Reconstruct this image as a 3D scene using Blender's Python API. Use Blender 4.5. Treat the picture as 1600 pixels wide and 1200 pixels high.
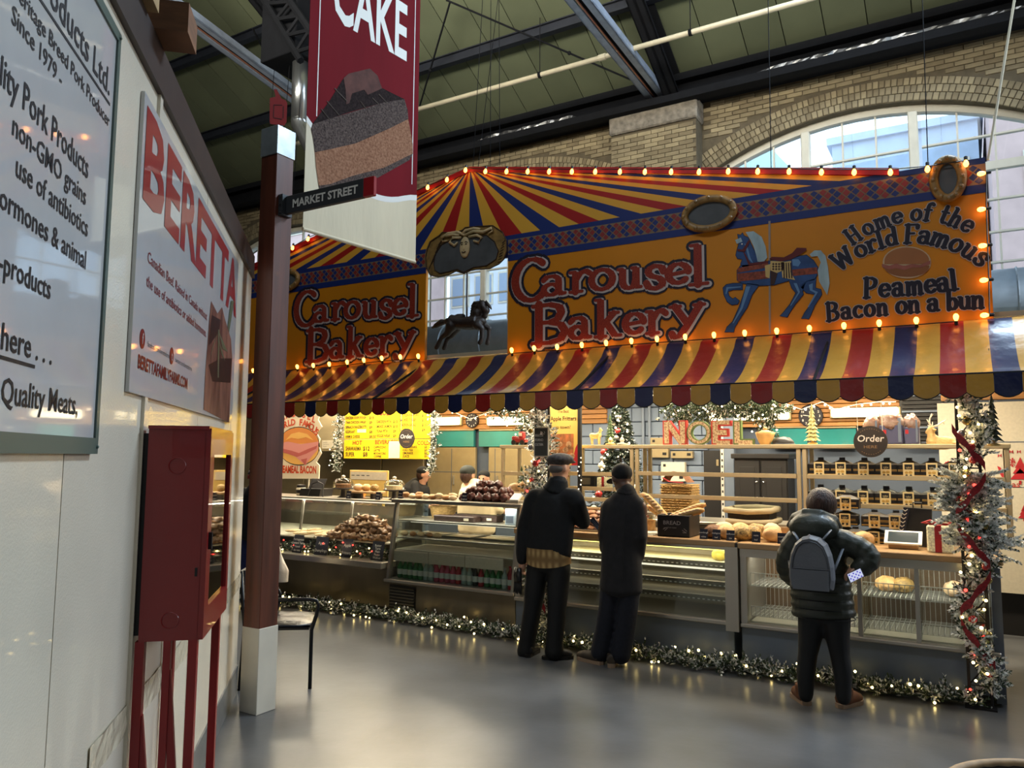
import bpy, math, random
from mathutils import Vector, Matrix, Euler, noise
for o in list(bpy.data.objects): bpy.data.objects.remove(o)
SC = bpy.context.scene
COL = SC.collection
V = Vector
PI = math.pi
random.seed(7)
R = random.Random(11)

# ------------------------------------------------------------------ camera
FPX = 1200.0
CY, CP, CR = math.radians(120.81), math.radians(5.42), math.radians(0.40)
CF = V((math.cos(CP)*math.cos(CY), math.cos(CP)*math.sin(CY), math.sin(CP)))
_r = V((math.sin(CY), -math.cos(CY), 0)); _u = _r.cross(CF)
CRT = _r*math.cos(CR) + _u*math.sin(CR)
CUP = _u*math.cos(CR) - _r*math.sin(CR)
CPOS = V((0, 0, 1.7))
cd = bpy.data.cameras.new('camera'); cam = bpy.data.objects.new('camera', cd); COL.objects.link(cam)
cd.sensor_width = 36.0; cd.lens = FPX*36.0/1600.0; cd.clip_start = 0.05; cd.clip_end = 300
m = Matrix((CRT, CUP, -CF)).transposed().to_4x4(); m.translation = CPOS
cam.matrix_world = m
SC.camera = cam

# ------------------------------------------------------------------ world, light, exposure
SC.view_settings.view_transform = 'Standard'; SC.view_settings.look = 'None'
SC.view_settings.exposure = 0.0; SC.view_settings.gamma = 1.0; SC.view_settings.use_curve_mapping = False
WLD = bpy.data.worlds.new('sky'); SC.world = WLD; WLD.use_nodes = True
_n = WLD.node_tree.nodes; _l = WLD.node_tree.links
for x in list(_n): _n.remove(x)
_o = _n.new('ShaderNodeOutputWorld'); _b = _n.new('ShaderNodeBackground'); _l.new(_b.outputs[0], _o.inputs[0])
_b.inputs[0].default_value = (0.80, 0.91, 1.0, 1); _b.inputs[1].default_value = 2.8
def area(name, loc, target, sx, sy, power, col, spread=None):
    ld = bpy.data.lights.new(name, 'AREA'); ld.shape = 'RECTANGLE'; ld.size = sx; ld.size_y = sy
    ld.energy = power; ld.color = col
    if spread: ld.spread = spread
    o = bpy.data.objects.new(name, ld); COL.objects.link(o); o.location = loc
    o.rotation_euler = (V(target)-V(loc)).to_track_quat('-Z', 'Y').to_euler()
    return o
# daylight through the roof lights over the aisle and the tall windows off to the side; lamps of the shop; two added fills for the signs and the ceiling
area('roof_light_glow', (0.4, 8.0, 8.15), (-1.6, 3.2, 0), 6.0, 0.6, 900, (0.63, 0.81, 1.0))
area('front_fill', (-2.5, 1.0, 9.6), (-3.0, 6.8, 2.5), 6.0, 1.2, 190, (0.84, 0.92, 1.0))  # added fill from the front to brighten the signs, no lamp there
area('side_window_glow', (6.5, 9.6, 5.0), (-2.5, 3.0, 0.8), 3.2, 3.2, 420, (0.80, 0.90, 1.0))
area('ceiling_fill', (-4.0, 3.0, 7.0), (-4.6, 8.0, 9.2), 9.0, 1.0, 420, (1.0, 0.95, 0.82), 1.7)  # added fill to lift the dark ceiling, no fitting there
for i_, (x_, w_) in enumerate(((-0.9, 210), (-3.4, 210), (-6.2, 210), (-8.6, 120))):
    area('shop_ceiling_light', (x_, 7.75, 2.70), (x_, 7.9, 0), 2.0, 0.25, w_*.5, (1.0, 0.86, 0.62))
    area('shop_ceiling_light', (x_, 9.1, 2.74), (x_, 9.0, 0), 2.0, 0.25, w_*.3, (1.0, 0.84, 0.58))
    area('counter_lamp', (x_, 6.75, 2.46), (x_, 6.95, 0), 2.0, 0.10, w_*.14, (1.0, 0.88, 0.66))

# ------------------------------------------------------------------ pixel rays of the 1600 x 1200 photograph
def ray(x, y): return CF + CRT*((x-800)/FPX) - CUP*((y-600)/FPX)
def oz(x, y, z=0.0):
    d = ray(x, y); return CPOS + d*((z-CPOS.z)/d.z)
def oy(x, y, Y):
    d = ray(x, y); return CPOS + d*(Y/d.y)
def ox(x, y, X):
    d = ray(x, y); return CPOS + d*(X/d.x)
def op(x, y, P, n):
    d = ray(x, y); return CPOS + d*((V(P)-CPOS).dot(n)/d.dot(n))

# ------------------------------------------------------------------ materials
def lin(c):
    return tuple(((v/255)/12.92 if v/255 <= .04045 else ((v/255+.055)/1.055)**2.4) for v in c)
MATS = {}
def mat(name, rgb, rough=.55, metal=0.0, var=0.0, vscale=8.0, bump=0.0, bscale=40.0, emit=0.0, rgb2=None, stretch=None, coat=0.0, spec=None, trans=0.0, alpha=None):
    if name in MATS: return MATS[name]
    m = bpy.data.materials.new(name); m.use_nodes = True
    nt = m.node_tree; b = nt.nodes['Principled BSDF']
    col = lin(rgb)+(1,)
    b.inputs['Base Color'].default_value = col
    b.inputs['Roughness'].default_value = rough; b.inputs['Metallic'].default_value = metal
    if coat: b.inputs['Coat Weight'].default_value = coat; b.inputs['Coat Roughness'].default_value = .04
    if spec is not None: b.inputs['Specular IOR Level'].default_value = spec
    if trans: b.inputs['Transmission Weight'].default_value = trans
    if alpha is not None: b.inputs['Alpha'].default_value = alpha
    if emit:
        b.inputs['Emission Color'].default_value = col; b.inputs['Emission Strength'].default_value = emit
    if var or bump or rgb2:
        tc = nt.nodes.new('ShaderNodeTexCoord'); mp = nt.nodes.new('ShaderNodeMapping')
        nt.links.new(tc.outputs['Object'], mp.inputs['Vector'])
        if stretch: mp.inputs['Scale'].default_value = stretch
    if var or rgb2:
        nz = nt.nodes.new('ShaderNodeTexNoise'); nz.inputs['Scale'].default_value = vscale; nz.inputs['Detail'].default_value = 5
        nt.links.new(mp.outputs[0], nz.inputs['Vector'])
        rp = nt.nodes.new('ShaderNodeValToRGB'); rp.color_ramp.elements[0].position = .3; rp.color_ramp.elements[1].position = .7
        c2 = lin(rgb2) if rgb2 else tuple(min(1, v*(1+var)) for v in col[:3])
        c1 = col[:3] if rgb2 else tuple(v*(1-var) for v in col[:3])
        rp.color_ramp.elements[0].color = c1+(1,); rp.color_ramp.elements[1].color = tuple(c2)+(1,)
        nt.links.new(nz.outputs['Fac'], rp.inputs[0]); nt.links.new(rp.outputs[0], b.inputs['Base Color'])
    if bump:
        n2 = nt.nodes.new('ShaderNodeTexNoise'); n2.inputs['Scale'].default_value = bscale; n2.inputs['Detail'].default_value = 3
        nt.links.new(mp.outputs[0], n2.inputs['Vector'])
        bp = nt.nodes.new('ShaderNodeBump'); bp.inputs['Strength'].default_value = bump; bp.inputs['Distance'].default_value = .02
        nt.links.new(n2.outputs['Fac'], bp.inputs['Height']); nt.links.new(bp.outputs[0], b.inputs['Normal'])
    MATS[name] = m
    return m
def glassmat(name, tint=(235, 245, 245), refl=.12, rough=.02):
    if name in MATS: return MATS[name]
    m = bpy.data.materials.new(name); m.use_nodes = True; nt = m.node_tree
    for x in list(nt.nodes): nt.nodes.remove(x)
    o = nt.nodes.new('ShaderNodeOutputMaterial'); t = nt.nodes.new('ShaderNodeBsdfTransparent'); g = nt.nodes.new('ShaderNodeBsdfGlossy'); mx = nt.nodes.new('ShaderNodeMixShader')
    fr = nt.nodes.new('ShaderNodeFresnel'); fr.inputs['IOR'].default_value = 1.5
    ad = nt.nodes.new('ShaderNodeMath'); ad.operation = 'MULTIPLY_ADD'; ad.inputs[1].default_value = .55; ad.inputs[2].default_value = refl*.05
    t.inputs[0].default_value = lin(tint)+(1,); g.inputs['Roughness'].default_value = rough; g.inputs[0].default_value = (1, 1, 1, 1)
    nt.links.new(fr.outputs[0], ad.inputs[0]); nt.links.new(ad.outputs[0], mx.inputs[0])
    nt.links.new(t.outputs[0], mx.inputs[1]); nt.links.new(g.outputs[0], mx.inputs[2]); nt.links.new(mx.outputs[0], o.inputs[0])
    MATS[name] = m
    return m

# ------------------------------------------------------------------ objects
ORG = {}
def thing(name, label, cat, loc=(0, 0, 0), rz=0.0, group=None, kind=None):
    o = bpy.data.objects.new(name, None); COL.objects.link(o); o.empty_display_size = .05
    o.location = loc; o.rotation_euler = (0, 0, rz)
    o['label'] = label; o['category'] = cat
    if group: o['group'] = group
    if kind: o['kind'] = kind
    ORG[o.name] = V(loc)
    return o
def tag(o, label, cat, group=None, kind=None):
    if label: o['label'] = label
    if cat: o['category'] = cat
    if group: o['group'] = group
    if kind: o['kind'] = kind
    return o
def children(o): return [c for c in KIDS.get(o.name, [])]
KIDS = {}
def adopt(o, parent):
    o.parent = parent
    KIDS.setdefault(parent.name, []).append(o)
def dup(root, loc, rz=0.0, label=None, group=None, scale=None):
    r = root.copy(); COL.objects.link(r); r.location = loc; r.rotation_euler = (0, 0, rz)
    if scale: r.scale = (scale,)*3 if isinstance(scale, (int, float)) else scale
    if label: r['label'] = label
    if group: r['group'] = group
    ORG[r.name] = V(loc)
    for ch in children(root):
        c = ch.copy(); COL.objects.link(c); adopt(c, r)
        for g in children(ch):
            d = g.copy(); COL.objects.link(d); adopt(d, c)
    return r
ORD = ['first', 'second', 'third', 'fourth', 'fifth', 'sixth', 'seventh', 'eighth', 'ninth', 'tenth', 'eleventh', 'twelfth', 'thirteenth', 'fourteenth', 'fifteenth', 'sixteenth', 'seventeenth', 'eighteenth', 'nineteenth', 'twentieth', 'twenty-first', 'twenty-second', 'twenty-third', 'twenty-fourth']

class MB:
    """collects geometry in world coordinates (or local ones) and links it as one mesh object"""
    def __init__(s): s.v = []; s.f = []; s.mi = []; s.m = 0; s.sm = []; s.smooth = False
    def add(s, vs, fs):
        b = len(s.v); s.v += [tuple(p) for p in vs]
        for f in fs: s.f.append(tuple(i+b for i in f)); s.mi.append(s.m); s.sm.append(s.smooth)
    def poly(s, pts): s.add(pts, [tuple(range(len(pts)))])
    def box(s, a, b):
        x0, y0, z0 = a; x1, y1, z1 = b
        s.add([(x0, y0, z0), (x1, y0, z0), (x1, y1, z0), (x0, y1, z0), (x0, y0, z1), (x1, y0, z1), (x1, y1, z1), (x0, y1, z1)],
              [(3, 2, 1, 0), (4, 5, 6, 7), (0, 1, 5, 4), (1, 2, 6, 5), (2, 3, 7, 6), (3, 0, 4, 7)])
    def obox(s, o, ax, ay, az):
        """box spanned by three edge vectors from corner o"""
        o, ax, ay, az = V(o), V(ax), V(ay), V(az)
        if ax.cross(ay).dot(az) < 0: o = o+ax; ax = -ax
        p = [o, o+ax, o+ax+ay, o+ay]; p += [q+az for q in p]
        s.add(p, [(3, 2, 1, 0), (4, 5, 6, 7), (0, 1, 5, 4), (1, 2, 6, 5), (2, 3, 7, 6), (3, 0, 4, 7)])
    def bbox(s, a, b, e=.006):
        """box with chamfered edges"""
        a, b = V(a), V(b); c = (a+b)/2; h = (b-a)/2; e = min(e, h.x*.6, h.y*.6, h.z*.6)
        vs = []; idx = {}
        for sx in (-1, 1):
            for sy in (-1, 1):
                for sz in (-1, 1):
                    for k in range(3):
                        q = V((h.x, h.y, h.z))
                        for j in range(3):
                            if j != k: q[j] -= e
                        idx[(sx, sy, sz, k)] = len(vs); vs.append((c.x+sx*q.x, c.y+sy*q.y, c.z+sz*q.z))
        fs = []; S = (-1, 1)
        for k in range(3):
            i, j = (k+1) % 3, (k+2) % 3
            for sg in S:
                def key(a_, b_):
                    t = [0, 0, 0]; t[k] = sg; t[i] = a_; t[j] = b_; return idx[(*t, k)]
                q = [key(-1, -1), key(1, -1), key(1, 1), key(-1, 1)]
                fs.append(tuple(q if sg > 0 else q[::-1]))
            for si in S:
                for sj in S:
                    def kk(sk, ax):
                        t = [0, 0, 0]; t[k] = sk; t[i] = si; t[j] = sj; return idx[(*t, ax)]
                    q = [kk(-1, i), kk(1, i), kk(1, j), kk(-1, j)]
                    fs.append(tuple(q if si*sj < 0 else q[::-1]))
        for sx in S:
            for sy in S:
                for sz in S:
                    q = [idx[(sx, sy, sz, 0)], idx[(sx, sy, sz, 1)], idx[(sx, sy, sz, 2)]]
                    fs.append(tuple(q if sx*sy*sz > 0 else q[::-1]))
        s.add(vs, fs)
    def tube(s, pts, r, n=8, caps=True, flat=1.0, closed=False):
        pts = [V(p) for p in pts]; k = len(pts); rs = r if isinstance(r, (list, tuple)) else [r]*k
        up = None; rings = []
        for i, p in enumerate(pts):
            if closed: t = pts[(i+1) % k]-pts[i-1]
            else: t = pts[min(i+1, k-1)]-pts[max(i-1, 0)]
            if t.length < 1e-9: t = V((0, 0, 1))
            t.normalize()
            if up is None:
                a = V((0, 0, 1)) if abs(t.z) < .9 else V((0, 1, 0))
                up = (a - t*a.dot(t)).normalized()
            else:
                up = up - t*up.dot(t)
                up = up.normalized() if up.length > 1e-6 else V((1, 0, 0))
            sd = t.cross(up)
            rings.append([p + (sd*math.cos(2*PI*j/n) + up*(flat*math.sin(2*PI*j/n)))*rs[i] for j in range(n)])
        vs = [q for rg in rings for q in rg]; fs = []
        for i in range(k if closed else k-1):
            a, b = i*n, ((i+1) % k)*n
            for j in range(n): fs.append((a+j, a+(j+1) % n, b+(j+1) % n, b+j))
        if caps and not closed: fs += [tuple(range(n))[::-1], tuple(range((k-1)*n, k*n))]
        s.add(vs, fs)
    def cyl(s, p0, p1, r0, r1=None, n=12): s.tube([p0, p1], [r0, r0 if r1 is None else r1], n)
    def lathe(s, prof, c=(0, 0, 0), n=16, ax='z'):
        c = V(c); vs = []; fs = []; k = len(prof)
        for (r, h) in prof:
            for j in range(n):
                a = 2*PI*j/n; x, y = r*math.cos(a), r*math.sin(a)
                vs.append(c + (V((x, y, h)) if ax == 'z' else V((x, h, -y)) if ax == 'y' else V((h, x, y))))
        for i in range(k-1):
            for j in range(n): fs.append((i*n+j, i*n+(j+1) % n, (i+1)*n+(j+1) % n, (i+1)*n+j))
        if prof[0][0] > 1e-6: fs.append(tuple(range(n))[::-1])
        if prof[-1][0] > 1e-6: fs.append(tuple(range((k-1)*n, k*n)))
        s.add(vs, fs)
    def ball(s, c, r, n=10, k=6, jit=0.0, rot=None, seed=0):
        c = V(c); r = V(r) if not isinstance(r, (int, float)) else V((r, r, r)); vs = []; fs = []
        for i in range(k+1):
            th = PI*i/k
            for j in range(n):
                ph = 2*PI*j/n; d = V((math.sin(th)*math.cos(ph), math.sin(th)*math.sin(ph), math.cos(th)))
                q = V((d.x*r.x, d.y*r.y, d.z*r.z))
                if jit: q *= 1 + jit*noise.noise(d*2.2+V((seed*3.7, seed*1.3, seed)))
                if rot: q = rot @ q
                vs.append(c+q)
        for i in range(k):
            for j in range(n): fs.append((i*n+j, (i+1)*n+j, (i+1)*n+(j+1) % n, i*n+(j+1) % n))
        s.add(vs, fs)
    def slab(s, pts, nrm, t):
        """polygon pts with thickness t along nrm"""
        nrm = V(nrm); n = len(pts); a = [V(p) for p in pts]; b = [p+nrm*t for p in a]
        s.add(a+b, [tuple(range(n))[::-1], tuple(range(n, 2*n))] + [(i, (i+1) % n, n+(i+1) % n, n+i) for i in range(n)])
    def grid(s, fn, nu, nv):
        vs = [fn(i/nu, j/nv) for j in range(nv+1) for i in range(nu+1)]; w = nu+1
        s.add(vs, [(j*w+i, j*w+i+1, (j+1)*w+i+1, (j+1)*w+i) for j in range(nv) for i in range(nu)])
    def mesh(s, name, mats, off=(0, 0, 0)):
        me = bpy.data.meshes.new(name); off = V(off)
        me.from_pydata([(p[0]-off.x, p[1]-off.y, p[2]-off.z) for p in s.v], [], s.f)
        ms = mats if isinstance(mats, (list, tuple)) else [mats]
        for q in ms: me.materials.append(q)
        me.polygons.foreach_set('material_index', s.mi)
        me.polygons.foreach_set('use_smooth', s.sm)
        me.update()
        return me
    def build(s, name, mats, parent=None, local=False, label=None, smooth=None, kind=None):
        if smooth is not None: s.sm = [smooth]*len(s.f)
        off = (0, 0, 0)
        if parent and not local: off = ORG[parent.name]
        o = bpy.data.objects.new(name, s.mesh(name, mats, off)); COL.objects.link(o)
        ORG[o.name] = V(off)
        if parent: adopt(o, parent)
        if label: o['label'] = label
        if kind: o['kind'] = kind
        return o
def struct(name, mb, m, label=None):
    o = mb.build(name, m); o['kind'] = 'structure'
    if label: o['label'] = label
    return o
def one(name, mb, m, label, cat, group=None, base=None, smooth=None):
    """a thing that is a single mesh, its origin at base"""
    if smooth is not None: mb.sm = [smooth]*len(mb.f)
    b = V(base) if base is not None else V((0, 0, 0))
    o = bpy.data.objects.new(name, mb.mesh(name, m, b)); COL.objects.link(o); o.location = b
    ORG[o.name] = b
    return tag(o, label, cat, group)
def smoothmod(o, lv=1):
    md = o.modifiers.new('s', 'SUBSURF'); md.levels = lv; md.render_levels = lv
def organic(name, mb, mats, parent, vox=.012, it=6, smooth=True):
    """closed overlapping shapes fused into one continuous surface"""
    o = mb.build(name, mats, parent)
    md = o.modifiers.new('fuse', 'REMESH'); md.mode = 'VOXEL'; md.voxel_size = vox; md.use_smooth_shade = smooth
    sm = o.modifiers.new('ease', 'SMOOTH'); sm.factor = .5; sm.iterations = it
    return o
def limb(mb, pts, rs, n=12, flat=1.0):
    mb.tube(pts, rs, n, flat=flat)
    for p, r in zip(pts, rs):
        if flat < 1 and r > .09: mb.ball(p, (r*.97, r*.97*flat, min(r*.5, .06)), 14, 8)
        else: mb.ball(p, r*.985, 10, 8)

# ------------------------------------------------------------------ lettering
_TC = {}
def glyphs(body, bold=0.0):
    k = (body, bold)
    if k in _TC: return _TC[k]
    cu = bpy.data.curves.new('t', 'FONT'); cu.body = body; cu.size = 1.0; cu.resolution_u = 2; cu.offset = bold; cu.fill_mode = 'FRONT'
    ob = bpy.data.objects.new('t', cu); me = bpy.data.meshes.new_from_object(ob)
    vs = [v.co.copy() for v in me.vertices]; fs = [tuple(p.vertices) for p in me.polygons]
    bpy.data.objects.remove(ob); bpy.data.curves.remove(cu); bpy.data.meshes.remove(me)
    x0 = min((v.x for v in vs), default=0); x1 = max((v.x for v in vs), default=0)
    _TC[k] = (vs, fs, x0, x1)
    return _TC[k]
def text(mb, body, o, xd, zd, h, w=None, align='l', bold=0.0, sx=1.0):
    """write body into mb: o origin of the baseline, xd reading direction, zd up, h cap height; w forces the width"""
    vs, fs, x0, x1 = glyphs(body, bold); s = h/.73; xd = V(xd).normalized(); zd = V(zd).normalized()
    kx = s*sx if w is None else w/(x1-x0)
    tot = (x1-x0)*kx; st = {'l': 0, 'c': -tot/2, 'r': -tot}[align]
    mb.add([V(o)+xd*(st+(p.x-x0)*kx)+zd*(p.y*s) for p in vs], fs)
def letters(t, body, o, xd, zd, h, w, m, bold=0.0):
    """big lettering, every character a part of its own"""
    vs, fs, x0, x1 = glyphs(body, bold); kx = w/(x1-x0)
    for i, ch in enumerate(body):
        p1 = glyphs(body[:i+1], bold)[3]; c0, c1 = glyphs(ch, bold)[2:]; b = MB()
        text(b, ch, V(o)+V(xd).normalized()*((p1-(c1-c0)-x0)*kx), xd, zd, h, w=(c1-c0)*kx, bold=bold); b.build('letter', m, t)
def arcp(cx, cy, rx, ry, a0, a1, n=10):
    return [(cx+rx*math.cos(math.radians(a0+(a1-a0)*i/n)), cy+ry*math.sin(math.radians(a0+(a1-a0)*i/n))) for i in range(n+1)]
# a fairground stroke alphabet: x-height 1, capitals 1.5; each entry is (width, strokes)
SG = {
 'o': (.95, [arcp(.47, .5, .38, .45, 90, 450, 14)]),
 'c': (.85, [arcp(.46, .5, .38, .45, 45, 315, 12)]),
 'e': (.92, [[(.1, .46), (.84, .56)], arcp(.47, .5, .38, .45, 8, 318, 13)]),
 'a': (.98, [[(.1, .8), (.25, .95), (.5, .97), (.68, .85), (.7, .6), (.7, .18), (.8, .04), (.95, .06)], arcp(.4, .3, .3, .28, 30, 390, 10)]),
 'u': (1.05, [[(.0, .95), (.2, .95), (.2, .4)], arcp(.48, .36, .28, .32, 180, 360, 8), [(.6, .95), (.78, .95), (.78, .05), (1.0, .05)]]),
 's': (.8, [[(.74, .72), (.66, .92), (.4, .98), (.16, .88), (.13, .68), (.3, .55), (.55, .46), (.72, .3), (.66, .1), (.42, .02), (.16, .08), (.06, .28)]]),
 'r': (.82, [[(0, .95), (.22, .95), (.22, .04)], [(0, .04), (.48, .04)], [(.24, .6), (.4, .88), (.62, .96), (.78, .82)]]),
 'l': (.6, [[(.04, 1.5), (.26, 1.5), (.26, .04)], [(0, .04), (.56, .04)]]),
 'k': (1.0, [[(.02, 1.5), (.22, 1.5), (.22, .04)], [(0, .04), (.42, .04)], [(.26, .42), (.72, .92)], [(.42, .6), (.76, .05), (.98, .05)], [(.56, .94), (.9, .94)]]),
 'y': (1.05, [[(.16, .95), (.55, .18)], [(.95, .95), (.5, .0), (.3, -.36), (.12, -.4), (.05, -.24)], [(0, .95), (.34, .95)], [(.76, .95), (1.1, .95)]]),
 'h': (1.0, [[(.02, 1.5), (.2, 1.5), (.2, .04)], [(.02, .04), (.4, .04)], [(.2, .6), (.38, .9), (.6, .93), (.75, .75), (.76, .04)], [(.6, .04), (.95, .04)]]),
 'n': (1.0, [[(.02, .95), (.2, .95), (.2, .04)], [(.02, .04), (.4, .04)], [(.2, .6), (.38, .9), (.6, .93), (.75, .75), (.76, .04)], [(.6, .04), (.95, .04)]]),
 'm': (1.45, [[(.02, .95), (.2, .95), (.2, .04)], [(.04, .04), (.38, .04)], [(.2, .6), (.35, .9), (.53, .93), (.66, .75), (.67, .04)], [(.67, .6), (.82, .9), (1.0, .93), (1.15, .75), (1.16, .04)], [(1.02, .04), (1.36, .04)]]),
 'b': (.98, [[(.02, 1.5), (.2, 1.5), (.2, .05)], arcp(.5, .47, .32, .43, 150, -150, 12)]),
 'd': (1.0, [[(.6, 1.5), (.78, 1.5), (.78, .05), (.95, .05)], arcp(.48, .47, .32, .43, 30, 330, 12)]),
 'f': (.72, [[(.76, 1.38), (.62, 1.52), (.44, 1.46), (.34, 1.2), (.34, .04)], [(.06, .94), (.66, .94)], [(.12, .04), (.56, .04)]]),
 't': (.72, [[(.3, 1.4), (.3, .25), (.42, .06), (.66, .12)], [(.04, .94), (.64, .94)]]),
 'C': (1.25, [arcp(.66, .75, .55, .72, 48, 318, 16)]),
 'B': (1.2, [[(.25, 0), (.25, 1.5)], [(.05, 1.46), (.6, 1.48), (.9, 1.38), (.98, 1.15), (.86, .9), (.6, .8), (.25, .8)], [(.6, .8), (.95, .7), (1.1, .42), (.95, .12), (.6, .02), (.02, .02)]]),
 'H': (1.25, [[(.2, .03), (.2, 1.47)], [(.95, .03), (.95, 1.47)], [(.2, .75), (.95, .75)], [(0, .03), (.4, .03)], [(.75, .03), (1.15, .03)], [(0, 1.47), (.4, 1.47)], [(.75, 1.47), (1.15, 1.47)]]),
 'W': (1.7, [[(.12, 1.47), (.45, .05), (.82, 1.3), (1.16, .05), (1.5, 1.47)], [(0, 1.47), (.35, 1.47)], [(1.32, 1.47), (1.66, 1.47)]]),
 'F': (1.05, [[(.22, .03), (.22, 1.47)], [(0, 1.47), (.95, 1.47), (.95, 1.22)], [(.22, .78), (.72, .78)], [(0, .03), (.5, .03)]]),
 'P': (1.1, [[(.22, .03), (.22, 1.47)], [(0, 1.47), (.6, 1.47), (.95, 1.32), (.98, 1.05), (.82, .8), (.5, .7), (.22, .72)], [(0, .03), (.5, .03)]]),
 ' ': (.5, []),
}
def stroke(mb, pts, w, o, xd, zd, st):
    """a broad-pen ribbon along 2-D points (thin where it runs level), round joints, each piece a hair proud of the last"""
    fn = xd.cross(zd)
    def T(p): return o + xd*p[0] + zd*p[1] + fn*st[0]
    ws = []
    def out(q):
        st[0] += 2.5e-5; mb.poly([T(p) for p in q])
    for (a, b) in zip(pts, pts[1:]):
        dx, dy = b[0]-a[0], b[1]-a[1]; L = math.hypot(dx, dy)
        if L < 1e-7: continue
        we = w[0] + w[1]*abs(dy)/L; ws.append(we); nx, ny = -dy/L*we/2, dx/L*we/2
        out([(a[0]-nx, a[1]-ny), (b[0]-nx, b[1]-ny), (b[0]+nx, b[1]+ny), (a[0]+nx, a[1]+ny)])
    for i, p in enumerate(pts):
        r = min(ws[max(0, i-1)], ws[min(i, len(ws)-1)])/2
        out([(p[0]+r*math.cos(2*PI*k/10), p[1]+r*math.sin(2*PI*k/10)) for k in range(10)])
def fairglyph(mb, ch, o, xd, zd, kx, kz, w):
    """w = (width of level strokes, extra width of upright ones)"""
    st = [0.0]
    for s_ in SG[ch][1]: stroke(mb, [(p[0]*kx, p[1]*kz) for p in s_], w, V(o), xd, zd, st)
# ================================================================== setting
YW = 10.5
CONC = mat('polished_concrete', (86, 87, 89), .29, var=.3, vscale=1.6, bump=.06, bscale=9)
mb = MB(); mb.box((-16, -9, -.1), (8, 10.9, 0)); struct('floor', mb, CONC)
BRK = mat('buff_brick', (132, 119, 92), .85, var=.2, vscale=5, bump=.3, bscale=60)
BRK2 = mat('buff_brick_dark', (118, 105, 80), .85, var=.2, vscale=6, bump=.3, bscale=60)
BRK3 = mat('buff_brick_pale', (146, 132, 102), .85, var=.15, vscale=5, bump=.3, bscale=60)
MORT = mat('mortar', (88, 78, 60), .9, var=.2, vscale=10)
WIN = [(-1.105, 1), (-6.265, 2), (-11.425, 3)]
HW, RAD, ZA, ZSILL, ZTOP = 1.935, 3.9, 6.23, 2.2, 7.1
def arch(x): return ZA - x*x/(2*RAD)
mb = MB()
def wallstrip(x0, x1, z0, z1): mb.box((x0, YW, z0), (x1, YW+.4, z1))
edges = [-16] + sorted([c-HW for c, _ in WIN] + [c+HW for c, _ in WIN]) + [8]
for i in range(0, len(edges), 2): wallstrip(edges[i], edges[i+1], 0, ZTOP+.4)
for c, _ in WIN:
    wallstrip(c-HW, c+HW, 0, ZSILL)
    N = 14
    for k in range(N):
        xa, xb = -HW+2*HW*k/N, -HW+2*HW*(k+1)/N
        p = [(c+xa, YW, arch(xa)), (c+xb, YW, arch(xb)), (c+xb, YW, ZTOP+.4), (c+xa, YW, ZTOP+.4)]
        mb.slab(p, (0, 1, 0), .4)
WB = struct('wall_back', mb, MORT)
# bricks: the nearest 300 are pieces of their own, the rest one mass
def brickmesh(w, h, d):
    b = MB(); b.bbox((-w/2, -d/2, -h/2), (w/2, d/2, h/2), .004); return b
bm_s = [brickmesh(.198, .056, .03).mesh('brick', q) for q in (BRK, BRK2, BRK3)]
bm_h = [brickmesh(.060, .092, .03).mesh('brick', q) for q in (BRK, BRK2, BRK3)]
rest = MB(); nb = 0
def brick(meshes, x, y, z, w, h, ang=0.0, single=False):
    global nb
    k = R.choices((0, 1, 2), (5, 3, 2))[0]; y += R.uniform(-.003, .003)
    if single and nb < 300:
        o = bpy.data.objects.new('brick', meshes[k]); COL.objects.link(o); o.location = (x, y, z); o.rotation_euler = (0, ang, 0); adopt(o, WB); nb += 1
    else:
        rest.m = k; c, s = math.cos(ang), math.sin(ang)
        def T(a, b): return V((x+a*c+b*s, y, z-a*s+b*c))
        p = [T(-w/2, -h/2), T(w/2, -h/2), T(w/2, h/2), T(-w/2, h/2)]
        rest.slab([q+V((0, .012, 0)) for q in p], (0, -1, 0), .027)
for c, wi in WIN:
    for row in range(3):
        r0 = RAD + .055 + row*.1; n = int(2*math.asin(HW/RAD)*r0/.068)
        for i in range(n+1):
            th = -math.asin(HW/RAD)*1.04 + 2*math.asin(HW/RAD)*1.04*i/n
            brick(bm_h, c+r0*math.sin(th), YW, ZA-RAD+r0*math.cos(th), .06, .092, th, single=(wi == 1))
pend = []
for j in range(64):
    z = 3.2 + j*.064
    if z > 6.78: break
    x = -13.6 + (.104 if j % 2 else 0)
    while x < 1.6:
        ok = True
        for c, _ in WIN:
            dx = x-c
            for q in (-.1, .1):
                if abs(dx+q) < HW+.16 and z-.03 < (ZA-RAD+math.sqrt(max(0, (RAD+.315)**2-(dx+q)**2))): ok = False
        if -4.5 < x < -3.0 or -9.7 < x < -8.2: ok = False
        if ok and z > 4.9: pend.append((x, z))
        x += .208
pend.sort(key=lambda p: abs(p[0]+.6)+abs(p[1]-6.5))
for x, z in pend: brick(bm_s, x, YW, z, .198, .056, single=x > -3)
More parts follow.
